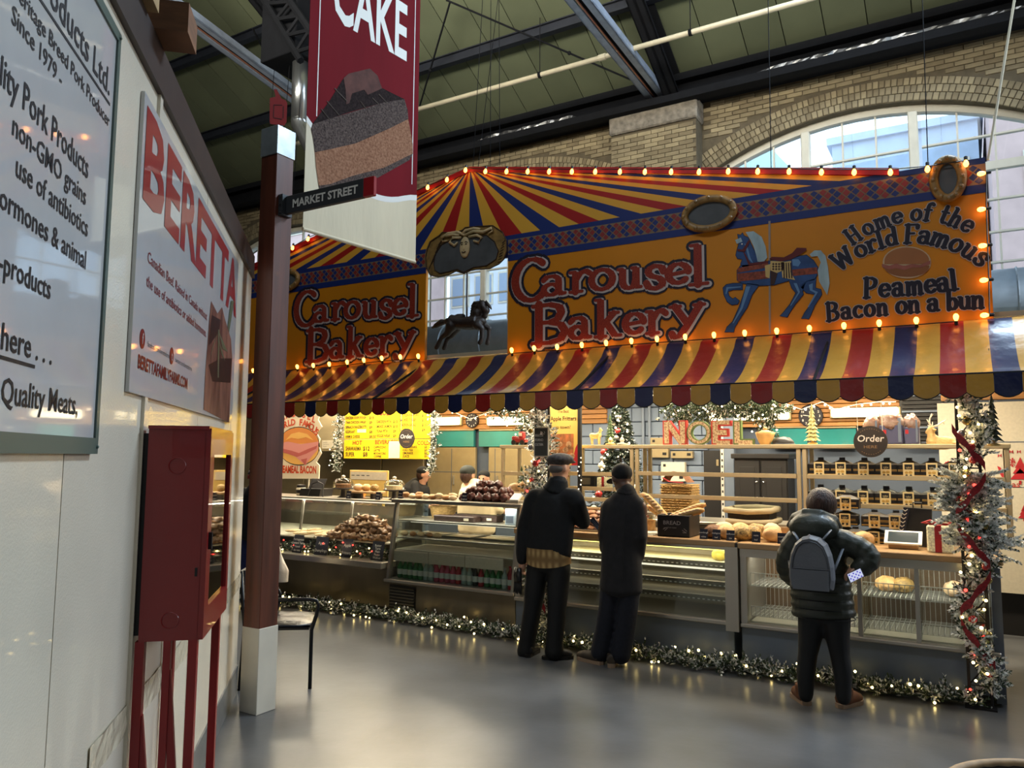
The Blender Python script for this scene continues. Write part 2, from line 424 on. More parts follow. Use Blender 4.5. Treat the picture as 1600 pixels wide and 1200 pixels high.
# piers with a stone bearing block carrying the roof steel
STONE = mat('rough_stone', (120, 112, 100), .9, var=.35, vscale=14, bump=.8, bscale=30)
for px0, px1 in ((-4.40, -3.12), (-9.56, -8.28)):
    mb.__init__(); mb.box((px0, 10.22, 0), (px1, 10.5, 6.45)); o = mb.build('pier', MORT, WB)
    mb.__init__(); mb.bbox((px0-.02, 10.16, 6.45), (px1+.03, 10.5, 6.76), .02); mb.build('bearing_stone', STONE, WB)
    for j in range(26):
        z = 4.85+j*.064; x = px0+.1-(.104 if j % 2 else 0)
        while x < px1:
            a, b = max(px0+.002, x-.099), min(px1-.002, x+.099)
            if b-a > .03 and z < 6.42: brick(bm_s, (a+b)/2, 10.22, z, b-a, .056)
            x += .208
rest.build('brick_field', [BRK, BRK2, BRK3], WB, kind='stuff')

# windows
CREAM = mat('cream_paint', (214, 208, 190), .5, var=.06)
PANE = glassmat('window_glass', (222, 238, 250), .12)
for c, wi in WIN:
    fr = MB()
    pts = [V((c+x, 0, arch(x))) for x in [-HW+2*HW*k/20 for k in range(21)]]
    for a, b in zip(pts, pts[1:]):
        fr.slab([(a.x, YW+.12, a.z-.09), (b.x, YW+.12, b.z-.09), (b.x, YW+.12, b.z), (a.x, YW+.12, a.z)], (0, 1, 0), .12)
    for sx in (-1, 1): fr.box((c+sx*HW-(.09 if sx > 0 else 0), YW+.12, ZSILL), (c+sx*HW+(.09 if sx < 0 else 0), YW+.24, arch(HW)))
    fr.box((c-HW, YW+.05, ZSILL), (c+HW, YW+.26, ZSILL+.08))
    W_ = struct('window_%d' % wi, fr, CREAM)
    for k in (-1, 1):
        x = c+k*.645; mb.__init__(); mb.bbox((x-.055, YW+.10, ZSILL+.08), (x+.055, YW+.24, arch(x-c)-.08), .012); mb.build('mullion', CREAM, W_)
    rows = [ZSILL+.08, 2.6, 2.98, 3.34, 3.68, 4.05, 4.42, 4.82, 5.24, 5.62]
    for bay in range(3):
        xa, xb = c-HW+.09+bay*1.29, c-HW-.0+1.29+bay*1.29-.03
        if bay == 1: xa -= .03
        for q in (1, 2):
            x = xa+(xb-xa)*q/3; mb.__init__(); mb.box((x-.011, YW+.15, ZSILL+.08), (x+.011, YW+.2, arch(x-c)-.085)); mb.build('muntin', CREAM, W_)
        for z in rows[1:]:
            h = .05 if z == 5.24 else .011
            xm0, xm1 = xa, xb
            if z+h > arch(xa-c)-.1: xm0 = c-math.sqrt(max(0, (ZA-.1-z-h)*2*RAD))
            if z+h > arch(xb-c)-.1: xm1 = c+math.sqrt(max(0, (ZA-.1-z-h)*2*RAD))
            mb.__init__(); mb.box((xm0, YW+.14, z-h), (xm1, YW+.2+(.03 if h > .02 else 0), z+h)); mb.build('transom' if h > .02 else 'muntin', CREAM, W_)
        mb.__init__()
        for q in range(3):
            x0, x1 = xa+(xb-xa)*q/3, xa+(xb-xa)*(q+1)/3
            for z0, z1 in zip(rows, rows[1:]+[None]):
                if wi == 3 and z0 < 5: continue
                mb.__init__()
                if z1 is None: p = [(x0, YW+.175, z0), (x1, YW+.175, z0), (x1, YW+.175, max(z0+.01, arch(x1-c)-.05)), (x0, YW+.175, max(z0+.01, arch(x0-c)-.05))]
                else: p = [(x0, YW+.175, z0), (x1, YW+.175, z0), (x1, YW+.175, min(z1, arch(x1-c)-.05)), (x0, YW+.175, min(z1, arch(x0-c)-.05))]
                mb.poly(p); mb.build('pane', PANE, W_)

# other sides of the hall, out of the picture
HALL = mat('hall_plaster', (120, 112, 96), .85, var=.1)
mb.__init__(); mb.box((-16.4, -9, 0), (-16, 10.9, 12)); struct('wall_left_far', mb, HALL)
mb.__init__(); mb.box((8, -9, 0), (8.4, 10.9, 12)); struct('wall_right', mb, HALL)
mb.__init__(); mb.box((-16.4, -9.4, 0), (8.4, -9, 12)); struct('wall_front', mb, HALL)

# roof: olive boards laid up the slope, purlins, wall beam
OLIVE = mat('olive_roof_board', (86, 91, 68), .8, var=.08, vscale=2)
OLIVE2 = mat('olive_roof_board_dark', (81, 86, 64), .8, var=.08, vscale=2)
SL = .5
def roofz(y): return 7.12 + SL*(10.5-y)
mb.__init__(); mb.slab([(-16.4, 10.9, roofz(10.9)+.08), (8.4, 10.9, roofz(10.9)+.08), (8.4, 1, roofz(1)+.08), (-16.4, 1, roofz(1)+.08)], (0, 0, 1), .1)
mb.slab([(-16.4, 1, roofz(1)+.08), (8.4, 1, roofz(1)+.08), (8.4, -9.4, 7.2), (-16.4, -9.4, 7.2)], (0, 0, 1), .1)
CEIL = struct('ceiling', mb, OLIVE2)
x = -15.9; k = 0
while x < 3:
    mb.__init__(); w = .4925
    mb.slab([(x+.006, 10.5, roofz(10.5)), (x+w, 10.5, roofz(10.5)), (x+w, 3, roofz(3)), (x+.006, 3, roofz(3))], (0, 0, 1), .05)
    mb.build('panel', OLIVE if k % 3 else OLIVE2, CEIL); x += .5; k += 1
STEEL = mat('dark_blue_steel', (34, 37, 46), .5, metal=.3, var=.2)
STEELB = mat('black_steel', (15, 16, 20), .85, spec=.2, var=.2)
for y in (9.12, 7.86, 6.6, 5.34):
    mb.__init__(); z = roofz(y)
    mb.box((-15.9, y-.05, z-.16), (3.4, y+.05, z-.145)); mb.box((-15.9, y-.012, z-.15), (3.4, y+.012, z-.01)); mb.box((-15.9, y-.05, z-.02), (3.4, y+.05, z-.005))
    mb.build('purlin', STEEL, CEIL)
mb.__init__()
mb.box((-15.9, 10.14, 6.78), (3.4, 10.5, 6.86)); mb.box((-15.9, 10.30, 6.86), (3.4, 10.42, 7.08)); mb.box((-15.9, 10.16, 7.04), (3.4, 10.5, 7.14)); mb.box((-15.9, 10.04, 6.70), (3.4, 10.22, 6.80))
struct('beam', mb, STEELB, 'dark steel beam along the head of the brick wall')
FOIL = mat('crumpled_foil', (150, 150, 150), .35, metal=.9)
for (xa, xb) in ((-6.9, -4.9), (-2.45, .95)):
    mb.__init__()
    def ff(u, v):
        x = xa+(xb-xa)*u; e = min(1, u*8, (1-u)*8)
        return (x, 10.27+.03*noise.noise((x*9, v*3, 2)), 6.9+e*(v-.5)*.13+.02*noise.noise((x*5, v*4, 7)))
    mb.grid(ff, 60, 4)
    one('foil_insulation', mb, FOIL, 'crumpled silver foil on the wall beam, ' + ('above the striped tent peak' if xa < -5 else 'long piece above the arched window'), 'insulation', 'foil strips on the wall beam')
# struts and rafters from the piers
def beamlike(p0, p1, w, h, nm, m, label, cat='beam', group=None):
    p0, p1 = V(p0), V(p1); d = (p1-p0); t = d.normalized(); sd = t.cross(V((0, 0, 1))).normalized(); up = sd.cross(t)
    b = MB(); q = w/2
    b.obox(p0-sd*q-up*h/2, d, sd*w, up*.02); b.obox(p0-sd*q+up*(h/2-.02), d, sd*w, up*.02); b.obox(p0-sd*.02-up*h/2, d, sd*.04, up*h)
    b.obox(p0-sd*q-up*h/2, d, sd*.02, up*.05); b.obox(p0+sd*(q-.02)-up*h/2, d, sd*.02, up*.05)
    return one(nm, b, m, label, cat, group, base=p0)
SGREY = mat('grey_blue_steel', (150, 160, 176), .45, metal=.5, var=.15)
LAMP = mat('copper_pipe', (190, 128, 104), .4, metal=.8)
def tie(x, p0, p1, lab):
    t = thing('roof_tie', lab, 'beam', p0)
    d = V(p1)-V(p0); sd = d.normalized().cross(V((0, 0, 1))).normalized(); up = sd.cross(d.normalized())
    for q in (-1, 1):
        b = MB(); b.obox(V(p0)+sd*(.09*q-.045)-up*.05, d, sd*.09, up*.03); b.obox(V(p0)+sd*(.09*q+(.03 if q > 0 else -.045))-up*.05, d, sd*.015, up*.12); b.build('angle_bar', SGREY, t)
    b = MB(); b.obox(V(p0)-sd*.045, d, sd*.09, up*.08); b.build('web', STEELB, t)
    b = MB(); b.cyl(V(p0)-up*.03+sd*.02, V(p1)-up*.03+sd*.02, .012, n=8); b.build('copper_line', LAMP, t)
tie(-3.66, (-3.7, 10.2, 6.93), (-3.62, 4.5, 7.02), 'steel roof tie of paired angles meeting the brick pier')
tie(-9.2, (-8.95, 10.2, 7.05), (-9.2, 4.0, 8.2), 'steel roof tie of paired angles passing behind the hanging banner')
for x, lab in ((-3.45, 'deep black steel rafter rising from the stone capped pier'), (-8.7, 'deep black steel rafter behind the hanging banner')):
    beamlike((x, 10.35, roofz(10.35)-.28), (x, 4.0, roofz(4.0)-.28), .22, .34, 'rafter', STEELB, lab, 'rafter')
# sprinkler pipe and its hangers
WPIPE = mat('cream_pipe', (196, 186, 160), .5, var=.1)
pz = oy(656, 170, 9.0).z
t = thing('sprinkler_pipe', 'long cream pipe hung below the olive roof', 'pipe', (-4, 9.0, pz))
mb.__init__(); mb.cyl((-9.7, 9.0, pz), (3.3, 9.0, pz), .034, n=10); mb.build('pipe', WPIPE, t, smooth=True)
for x in (-9.4, -7.15, -4.95, -2.8, -.6):
    mb.__init__(); mb.cyl((x, 9.0, pz), (x, 9.0, roofz(9)-.02), .006, n=6); mb.lathe([(.045, -.02), (.045, .02)], (x, 9.0, pz), 10, 'x'); mb.build('hanger', STEELB, t)
for x in (-7.9, -4.0): 
    mb.__init__(); mb.lathe([(.044, -.05), (.044, .05)], (x, 9.0, pz), 10, 'x'); mb.build('coupling', WPIPE, t)
def roofpt(x, y, dz=.25): return op(x, y, (0, 10.5, 7.12-dz), V((0, SL, 1)))
for (a, b, lab) in (((697, 0), (1003, 132), 'thin black roof rod crossing above the cream pipe'), ((703, 4), (656, 165), 'thin black roof rod beside the banner edge'), ((395, 45), (432, 118), 'thin black roof rod left of the banner')):
    mb.__init__(); p, q = roofpt(*a), roofpt(*b); mb.cyl(p, q, .014, n=8); mb.ball(p+(q-p)*.62, .03, 8, 5); one('tie_rod', mb, STEELB, lab, 'rod', base=p)

# round grey duct along the wall
DUCT = mat('duct_grey', (112, 122, 130), .45, metal=.4, var=.1)
t = thing('air_duct', 'big round grey duct running under the arched windows', 'duct', (-6, 9.85, 3.5))
mb.__init__(); mb.cyl((-15, 9.85, 3.42), (3.2, 9.85, 3.42), .36, n=28); mb.build('duct', DUCT, t, smooth=True)
for x in [-14.5+.75*k for k in range(24)]:
    mb.__init__(); mb.lathe([(.365, -.012), (.378, 0), (.365, .012)], (x, 9.85, 3.42), 28, 'x'); mb.build('seam_ring', DUCT, t)
for x in (-14.5, -12, -9.5, -7, -4.5, -2, .5):
    mb.__init__(); mb.box((x-.03, 9.85, 3.0), (x+.03, 10.5, 3.06)); mb.build('bracket', STEELB, t)

# what the windows look out on
PINK = mat('street_brick', (206, 178, 172), .8, var=.08, vscale=2)
PALE = mat('street_stone', (214, 222, 230), .8, var=.1, vscale=1)
TEAL = mat('street_glass_roof', (160, 214, 220), .4, var=.15, vscale=1)
BLUEG = mat('street_blue_grey', (176, 196, 220), .7, var=.12, vscale=2)
WDARK = mat('street_window', (150, 168, 190), .3)
def house(x0, x1, y, d, h, m, lab, wins, gable=0):
    t = thing('street_building', lab, 'building', ((x0+x1)/2, y+d/2, 0))
    b = MB(); b.box((x0, y, 0), (x1, y+d, h)); b.build('wall', m, t)
    b = MB()
    if gable: b.slab([(x0-.2, y-.1, h), (x1+.2, y-.1, h), ((x0+x1)/2, y-.1, h+gable)], (0, 1, 0), d)
    else: b.box((x0-.15, y-.15, h), (x1+.15, y+d, h+.25))
    b.build('roof', TEAL if gable else m, t)
    for i in range(wins[0]):
        for j in range(wins[1]):
            wx = x0+(x1-x0)*(i+.5)/wins[0]; wz = h*(j+.6)/(wins[1]+.2); b = MB(); b.box((wx-.45, y-.04, wz-.7), (wx+.45, y+.02, wz+.6)); f = b.build('window', CREAM, t)
            b = MB(); b.box((wx-.38, y-.06, wz-.62), (wx+.38, y-.03, wz+.52)); b.build('pane', WDARK, f)
GROUND = mat('street', (120, 120, 122), .8)
mb.__init__(); mb.box((-70, 10.9, -.1), (40, 60, -.02)); struct('ground', mb, GROUND)
house(.8, 5.5, 24, 8, 13.5, PINK, 'pink brick tower seen through the arched window', (2, 5))
house(-3.6, .6, 27, 8, 12.2, BLUEG, 'blue grey block seen through the middle of the arched window', (3, 4))
house(-9.5, -4.0, 30, 8, 10.5, PALE, 'pale block with a teal gabled roof outside the arched window', (3, 3), gable=4)
house(-24, -18.8, 20, 6, 12, PINK, 'pink brick house seen past the hanging carousel horse', (3, 5))
house(-18.6, -14, 26, 8, 10, PALE, 'pale glazed block seen above the hanging carousel horse', (4, 4))

# ================================================================== cold room wall on the left
WL0 = V((-4.486, 3.751, 0)); WD = V((math.cos(math.radians(133.16)), math.sin(math.radians(133.16)), 0)); WN = V((WD.y, -WD.x, 0))
def wl(s, z, o=0.0): return WL0 + WD*s + WN*o + V((0, 0, z))
def wpx(x, y, o=0.0):
    P = op(x, y, WL0+WN*o, WN); return ((P-WL0).dot(WD), P.z)
WHITE = mat('white_panel', (228, 217, 196), .26, var=.05, vscale=3, bump=.10, bscale=150, coat=.35)
WHITE2 = mat('white_panel_edge', (190, 182, 166), .4)
mb.__init__(); mb.obox(wl(-8, .0, -.03), WD*8.2, -WN*.12, V((0, 0, 3.05))); mb.obox(wl(.2, 0, -.03), -WD*.1, -WN*2.2, V((0, 0, 3.05)))
LW = struct('wall_left', mb, WHITE2)
cuts = [-8, -6.4, -4.9, -3.6, -2.83, -1.75, -.62, .2]
for a, b in zip(cuts, cuts[1:]):
    mb.__init__(); mb.obox(wl(a+.003, .19, -.03), WD*(b-a-.006), WN*.03, V((0, 0, 2.86))); mb.build('panel', WHITE, LW)
mb.__init__(); mb.obox(wl(-2.85, .19, 0), WD*.04, WN*.012, V((0, 0, 2.86))); mb.build('cover_strip', WHITE, LW)
KICK = mat('grey_kick_plate', (120, 122, 122), .4, metal=.5, var=.15)
mb.__init__(); mb.obox(wl(-8, 0, -.03), WD*8.2, WN*.04, V((0, 0, .19))); struct('baseboard_left', mb, KICK)
DKBR = mat('dark_brown_trim', (52, 38, 32), .5, var=.15)
mb.__init__(); mb.obox(wl(-8, 3.05, -.14), WD*8.2, WN*.155, V((0, 0, .15))); mb.obox(wl(-8, 3.03, .0), WD*8.2, WN*.02, V((0, 0, .03))); struct('trim_1', mb, DKBR)
FILM = mat('clear_tape_film', (220, 208, 180), .18, var=.1, bump=.4, bscale=18, coat=.5)
mb.__init__()
mb.grid(lambda u, v: wl(-3.25+3.44*u, .742+.1*v+.008*noise.noise((u*30, 0, v)), .006+.006*noise.noise((u*40, v*3, 3))), 60, 3)
mb.smooth = True
struct('trim_2', mb, FILM)
TIMB = mat('raw_timber', (122, 82, 52), .7, var=.3, vscale=6, stretch=(1, 1, 6))
TIMB2 = mat('raw_timber_pale', (170, 140, 96), .7, var=.25, vscale=6)
for (s, w, mm, lab, pr_) in ((-3.22, .12, TIMB2, 'pale sawn timber end above the brown wall cap', .05), (-3.0, .16, TIMB, 'brown timber block end above the wall cap, beside the steel tie', .125)):
    mb.__init__(); a = wl(s, 3.205, pr_); mb.obox(a, WD*w, -WN*.4, V((0, 0, .11))); one('timber_end', mb, mm, lab, 'timber', base=wl(s, 3.2, 0))
# ================================================================== left foreground
BOARD = mat('sign_white', (200, 199, 198), .3, var=.03, coat=1.0)
GREENF = mat('sign_grey_green_frame', (84, 100, 92), .35)
INK = mat('black_ink', (30, 30, 34), .5)
t = thing('wall_sign', 'glossy white wall sign about pork products in a grey green frame', 'sign', wl(-4.4, 2.3))
mb = MB(); mb.obox(wl(-5.9, 1.72, .002), WD*2.49, WN*.012, V((0, 0, 1.22))); mb.build('board', BOARD, t)
for (s, z, l, h) in ((-5.9, 1.70, 2.51, .045), (-5.9, 2.93, 2.51, .03)):
    mb.__init__(); mb.obox(wl(s, z, .002), WD*l, WN*.018, V((0, 0, h))); mb.build('frame', GREENF, t)
mb.__init__(); mb.obox(wl(-3.415, 1.70, .002), WD*.026, WN*.018, V((0, 0, 1.26))); mb.build('frame', GREENF, t)
U3 = V((0, 0, 1)); off = .0155
for (s, z, h, w_, tx) in ((-3.455, 2.738, .078, .56, 'Products Ltd.'), (-3.44, 2.648, .038, .68, 'Heritage Breed Pork Producer'), (-3.82, 2.586, .042, .29, 'Since 1979 -'), (-3.595, 2.438, .064, .68, 'Quality Pork Products'), (-3.60, 2.363, .050, .47, 'non-GMO grains'), (-3.57, 2.285, .052, .47, 'use of antibiotics'), (-3.57, 2.196, .052, .57, 'hormones & animal'), (-3.805, 2.066, .052, .35, 'by-products'), (-3.77, 1.914, .058, .60, 'available here . . .'), (-3.565, 1.803, .058, .47, 'Quality Meats,')):
    mb.__init__(); text(mb, tx, wl(s-w_, z, off), WD, U3, h, w=w_, bold=.010); mb.build('text_line', INK, t)
for s, z, l in ((-4.6, 2.712, 1.155), (-4.4, 1.893, .53)): mb.__init__(); mb.obox(wl(s, z, .014), WD*l, WN*.0015, U3*.008); mb.build('underline', INK, t)
mb.__init__()
for s in (-3.40, -4.2, -5.0):
    for z in (1.72, 2.945): mb.ball(wl(s, z, .02), .006, 6, 4)
mb.build('screw_heads', GREENF, t)

REDP = mat('print_red', (150, 28, 34), .3, coat=.4); DKRED = mat('print_dark_red', (120, 22, 28), .3, coat=.4)
MEAT = mat('print_meat', (66, 26, 20), .5, var=.6, vscale=9, rgb2=(140, 92, 74), stretch=(1, 1, .35), spec=.2)
HERB = mat('print_herb', (96, 104, 76), .3, coat=.4); MEATD = mat('print_meat_dark', (44, 14, 12), .5, var=.4, vscale=16, spec=.2)
t = thing('wall_sign', 'white panel sign about beef with big red letters and a roast at its corner', 'sign', wl(-1.86, 2.4))
mb.__init__(); mb.obox(wl(-3.075, 1.905, .002), WD*2.42, WN*.012, U3*1.03); mb.build('board', BOARD, t)
letters(t, 'BERETTA', wl(-3.04, 2.585, off), WD, U3, .325, 2.36, REDP, .03)
for tx, s, z, h, w_, bo in (('Canadian Beef. Raised in Canada without', -2.93, 2.378, .042, 1.22, .008), ('the use of antibiotics or added hormones.', -2.93, 2.292, .042, 1.22, .008), ('BERETTAFAMILYFARMS.COM', -2.985, 1.995, .048, .86, .03)): mb.__init__(); text(mb, tx, wl(s, z, off), WD, U3, h, w=w_, bold=bo); mb.build('text_line', DKRED, t)
for tx, s in (('facebook.com/berettafarms', -2.87), ('twitter.com/berettafarms', -2.4)): mb.__init__(); text(mb, tx, wl(s, 2.085, off), WD, U3, .02, w=.36); mb.build('text_line', INK, t, label='tiny black web address')
for s, ch in ((-2.945, 'f'), (-2.475, 't')):
    mb.__init__(); mb.slab([wl(s+.035*math.cos(2*PI*k/20), 2.10+.035*math.sin(2*PI*k/20), .014) for k in range(20)], WN, .002); bd = mb.build('badge', DKRED, t)
    mb.__init__(); text(mb, ch, wl(s, 2.082, .0175), WD, U3, .04, align='c', bold=.02); mb.build('badge_mark', BOARD, bd)
def wpoly(px, o): return [wl(*wpx(x, y, o), o) for x, y in px]
mb.__init__(); mb.poly(wpoly([(330, 470), (340, 490), (347, 480), (352, 500), (361, 530), (363, 560), (358, 661), (318, 640), (321, 580), (325, 530), (327, 500)], .0155)[::-1]); mb.build('roast_print', MEAT, t, label='photo print of a roast')
mb.__init__(); mb.poly(wpoly([(345, 560), (362, 560), (360, 598), (332, 596), (326, 570)], .0165)[::-1]); mb.poly(wpoly([(331, 492), (345, 500), (342, 520), (326, 540)], .0165)[::-1]); mb.build('roast_print', MEATD, t)
mb.__init__()
for p in ([(341, 515), (343, 515), (342, 590), (340, 590)], [(342, 518), (356, 550), (348, 545)], [(341, 518), (328, 560), (333, 540)], [(342, 530), (352, 565), (346, 552)], [(361, 470), (366, 470), (358, 520), (356, 510)]): mb.poly(wpoly(p, .0172)[::-1])
mb.build('herb_print', HERB, t)

# red cabinet on a welded stand against the wall
CRED = mat('cabinet_red', (134, 20, 22), .38, var=.08, vscale=3, coat=.3)
CREDL = mat('cabinet_red_leg', (140, 22, 26), .42, var=.1)
BLK = mat('black_rubber', (14, 14, 16), .6)
MIRR = mat('cabinet_glass', (165, 165, 165), .03, metal=1.0)
t = thing('fire_cabinet', 'tall red steel cabinet with a glass door on red legs by the white wall', 'cabinet', wl(-2.57, 0, .13))
S0, S1, O0, O1, Z0, Z1 = -2.85, -2.28, .03, .235, 1.05, 1.795
mb.__init__(); mb.obox(wl(S0, Z0, O0), WD*(S1-S0), WN*(O1-O0-.012), U3*(Z1-Z0)); mb.obox(wl(S0-.012, Z1-.004, O0), WD*(S1-S0+.02), WN*(O1-O0), U3*.012); mb.build('body', CRED, t)
mb.__init__(); mb.obox(wl(S0+.01, Z0+.02, .001), WD*(S1-S0-.02), WN*.03, U3*(Z1-Z0-.04)); mb.build('back_strip', BLK, t)  # black strip filling the gap between cabinet and wall
mb.__init__()
for (a, b, c, d) in ((S0, S0+.085, Z0, Z1), (S1-.05, S1, Z0, Z1), (S0+.085, S1-.05, Z1-.095, Z1), (S0+.085, S1-.05, Z0, Z0+.1)): mb.obox(wl(a, c, O1-.014), WD*(b-a), WN*.02, U3*(d-c))
dr = mb.build('door', CRED, t)
mb.__init__(); mb.obox(wl(S0+.085, Z0+.1, O1-.012), WD*(S1-S0-.135), WN*.008, U3*(Z1-Z0-.195)); mb.build('door_glass', MIRR, dr)
mb.__init__(); mb.obox(wl(S0+.03, 1.36, O1+.006), WD*.018, WN*.012, U3*.06); mb.build('door_latch', BLK, dr)
for z in (1.66, 1.12):
    mb.__init__(); c = wl(S0-.001, z, .13)
    mb.tube([c+WN*(.028*math.cos(2*PI*k/24))+U3*(.028*math.sin(2*PI*k/24)) for k in range(24)], .0018, 5, closed=True); mb.build('knockout_ring', CRED, t)
mb.__init__(); mb.obox(wl(S0-.003, 1.27, .205), WN*.008, WD*.004, U3*.03); mb.build('slot', BLK, t)
LR = .016
for (s, o) in ((S0+.016, .032), (S0+.016, .205), (S1-.04, .032), (S1-.04, .205)):
    mb.__init__(); mb.obox(wl(s-.016, 0, o-.012), WD*.035, WN*.03, U3*Z0); mb.build('leg', CREDL, t)
mb.__init__(); mb.obox(wl(S0, .02, .112), WD*.03, WN*.024, U3*(Z0-.02)); mb.build('centre_post', CREDL, t)
for (a, b) in ((wl(S0+.005, .95, .125), wl(S0+.005, .05, .205)), (wl(S0+.005, .80, .04), wl(S0+.005, .05, .12))):
    mb.__init__(); d = b-a; mb.obox(a-WN*.012, d, WN*.026, WD*.02); mb.build('brace', CREDL, t)
mb.__init__(); mb.obox(wl(S0, 0, O0), WD*(S1-S0), WN*.21, U3*.02); mb.build('foot_frame', CREDL, t)

# timber post with metal cap, street name arm
WOODP = mat('varnished_post', (84, 40, 25), .42, var=.45, vscale=5, stretch=(3, 3, .25), coat=.08)
GALV = mat('galvanised_sheet', (176, 184, 188), .35, metal=.75, var=.18, vscale=9)
WSHEET = mat('white_post_casing', (196, 190, 176), .35, var=.08, vscale=4)
PX0, PX1, PY0, PY1 = -4.257, -4.10, 3.63, 3.787
t = thing('timber_post', 'square varnished timber post with a metal cap and white foot casing', 'post', ((PX0+PX1)/2, (PY0+PY1)/2, 0))
mb.__init__(); mb.bbox((PX0, PY0, .3), (PX1, PY1, 3.9), .004); mb.build('shaft', WOODP, t)
mb.__init__(); mb.bbox((PX0-.004, PY0-.004, 0), (PX1+.004, PY1+.004, .553), .003); mb.build('foot_casing', WSHEET, t)
mb.__init__(); mb.bbox((PX0-.006, PY0-.006, 3.812), (PX1+.006, PY1+.006, 4.02), .003); mb.build('metal_cap', GALV, t)
FRED = mat('flat_red_paint', (150, 32, 34), .5)
mb.__init__(); c = V((PX1-.06, PY0+.05, 4.02)); ux = V((.72, .69, 0))
pts = [(-.055, .05), (-.05, .03), (.045, .03), (.06, .06), (.06, .2), (.05, .215), (.02, .225), (-.015, .29), (-.035, .29), (-.02, .235), (-.06, .22)]
mb.slab([c+ux*a+U3*b for a, b in pts], V((.69, -.72, 0)), .008); fl = mb.build('pole_bracket', FRED, t, label='flat red bracket on top of the post')
mb.__init__()
for a0, b0, a1, b1 in ((-.032, .17, .028, .175), (-.032, .08, -.032, .17), (-.03, .075, .03, .07), (.034, .08, .034, .17)): mb.obox(c+ux*a0+U3*b0+V((.69, -.72, 0))*.0085, ux*(a1-a0)+U3*(b1-b0), (ux if a0 == a1 else U3)*.004, V((.69, -.72, 0))*.001)
mb.build('slot_marks', BLK, fl)
mb.__init__(); mb.cyl(c+U3*-.0, c+U3*.04, .006, n=6); mb.cyl(c+ux*.03, c+ux*.03+U3*.04, .006, n=6); mb.build('pin', GALV, fl)
SDK = mat('charcoal_sign', (46, 48, 50), .5); SLET = mat('pale_lettering', (208, 206, 196), .6)
t = thing('street_name_sign', 'charcoal street name arm with pale lettering and a red tip on the post', 'sign', (-4.09, 3.70, 3.44))
mb.__init__(); mb.bbox((-4.06, 3.69, 3.383), (-3.345, 3.72, 3.512), .003); mb.build('arm', SDK, t)
mb.__init__(); mb.bbox((-3.345, 3.69, 3.383), (-3.255, 3.72, 3.512), .003); mb.build('tip', REDP, t, label='red end of the arm')
mb.__init__(); mb.box((-4.10, 3.66, 3.372), (-4.06, 3.75, 3.522)); br = mb.build('wall_bracket', SDK, t)
mb.__init__()
for z in (3.39, 3.45, 3.505): mb.ball((-4.08, 3.657, z), .006, 6, 4)
mb.build('bolts', BLK, br)
mb.__init__(); text(mb, 'MARKET STREET', (-3.99, 3.688, 3.42), (1, 0, 0), U3, .058, w=.60, bold=.03)
mb.build('lettering', SLET, t)

# hanging banner
BD = V((math.cos(math.radians(84)), math.sin(math.radians(84)), 0)); BN = V((BD.y, -BD.x, 0)); BP = V((-4.068, 3.90, 0))
def bl(s, z, o=0.0): return BP + BD*s + BN*o + U3*z
def bpx(x, y, o): 
    P = op(x, y, BP+BN*o, BN); return P
BRED = mat('banner_red', (108, 20, 28), .8, spec=.1, var=.1, vscale=2, bump=.15, bscale=5, stretch=(2, 2, .4))
BCRM = mat('banner_cream', (206, 192, 160), .6, var=.06, vscale=2, bump=.5, bscale=4, stretch=(2, 2, .5))
BWHT = mat('banner_white', (222, 220, 212), .6)
t = thing('hanging_banner', 'tall red and cream cloth banner showing a slice of chocolate cake', 'banner', bl(.55, 3.31))
sA, sB, zB = -.035, 1.125, 3.31
def split(s): 
    u = (s-sA)/(sB-sA); return 4.16 - .42*math.sin(min(1, u*1.1)*PI*.62) + .27*max(0, u-.55)
n = 16; S = [sA+(sB-sA)*k/n for k in range(n+1)]
mb.__init__()
for a, b in zip(S, S[1:]): mb.slab([bl(a, split(a)), bl(b, split(b)), bl(b, 6.3), bl(a, 6.3)], BN, .004)
mb.build('red_field', BRED, t, label='red upper cloth')
mb.__init__()
for a, b in zip(S, S[1:]): mb.slab([bl(a, zB), bl(b, zB), bl(b, split(b)), bl(a, split(a))], BN, .004)
mb.build('cream_field', BCRM, t, label='cream lower cloth')
mb.__init__()
for a, b in zip(S, S[1:]): mb.poly([bl(a, split(a)-.035, .005), bl(b, split(b)-.035, .005), bl(b, split(b)+.012, .005), bl(a, split(a)+.012, .005)])
mb.build('white_swoosh', BWHT, t)
mb.__init__(); mb.cyl(bl(sA, zB+.015), bl(sB, zB+.015), .014, n=10); mb.build('hem', BCRM, t)
mb.__init__()
for s in (sA+.085, sB-.065): mb.obox(bl(s, 3.98 if s > .5 else 4.2, .0045), BD*.008, BN*.001, U3*2.3)
mb.build('edge_line', BWHT, t)
letters(t, 'CAKE', bl(.17, 5.035, .006), BD, U3, .50, .80, BWHT, .02)
CHOC = mat('print_chocolate', (42, 33, 32), .9, var=.5, vscale=60, spec=.1); CRUMB = mat('print_crumb', (46, 37, 35), .9, var=.8, vscale=70, rgb2=(104, 90, 84), spec=.1); TANL = mat('print_mousse', (116, 78, 58), .9, var=.4, vscale=60, rgb2=(164, 122, 96), spec=.1); CURL = mat('print_curl', (84, 50, 42), .7, spec=.15, var=.25, vscale=12); GLZ = mat('print_glaze', (150, 140, 134), .5)
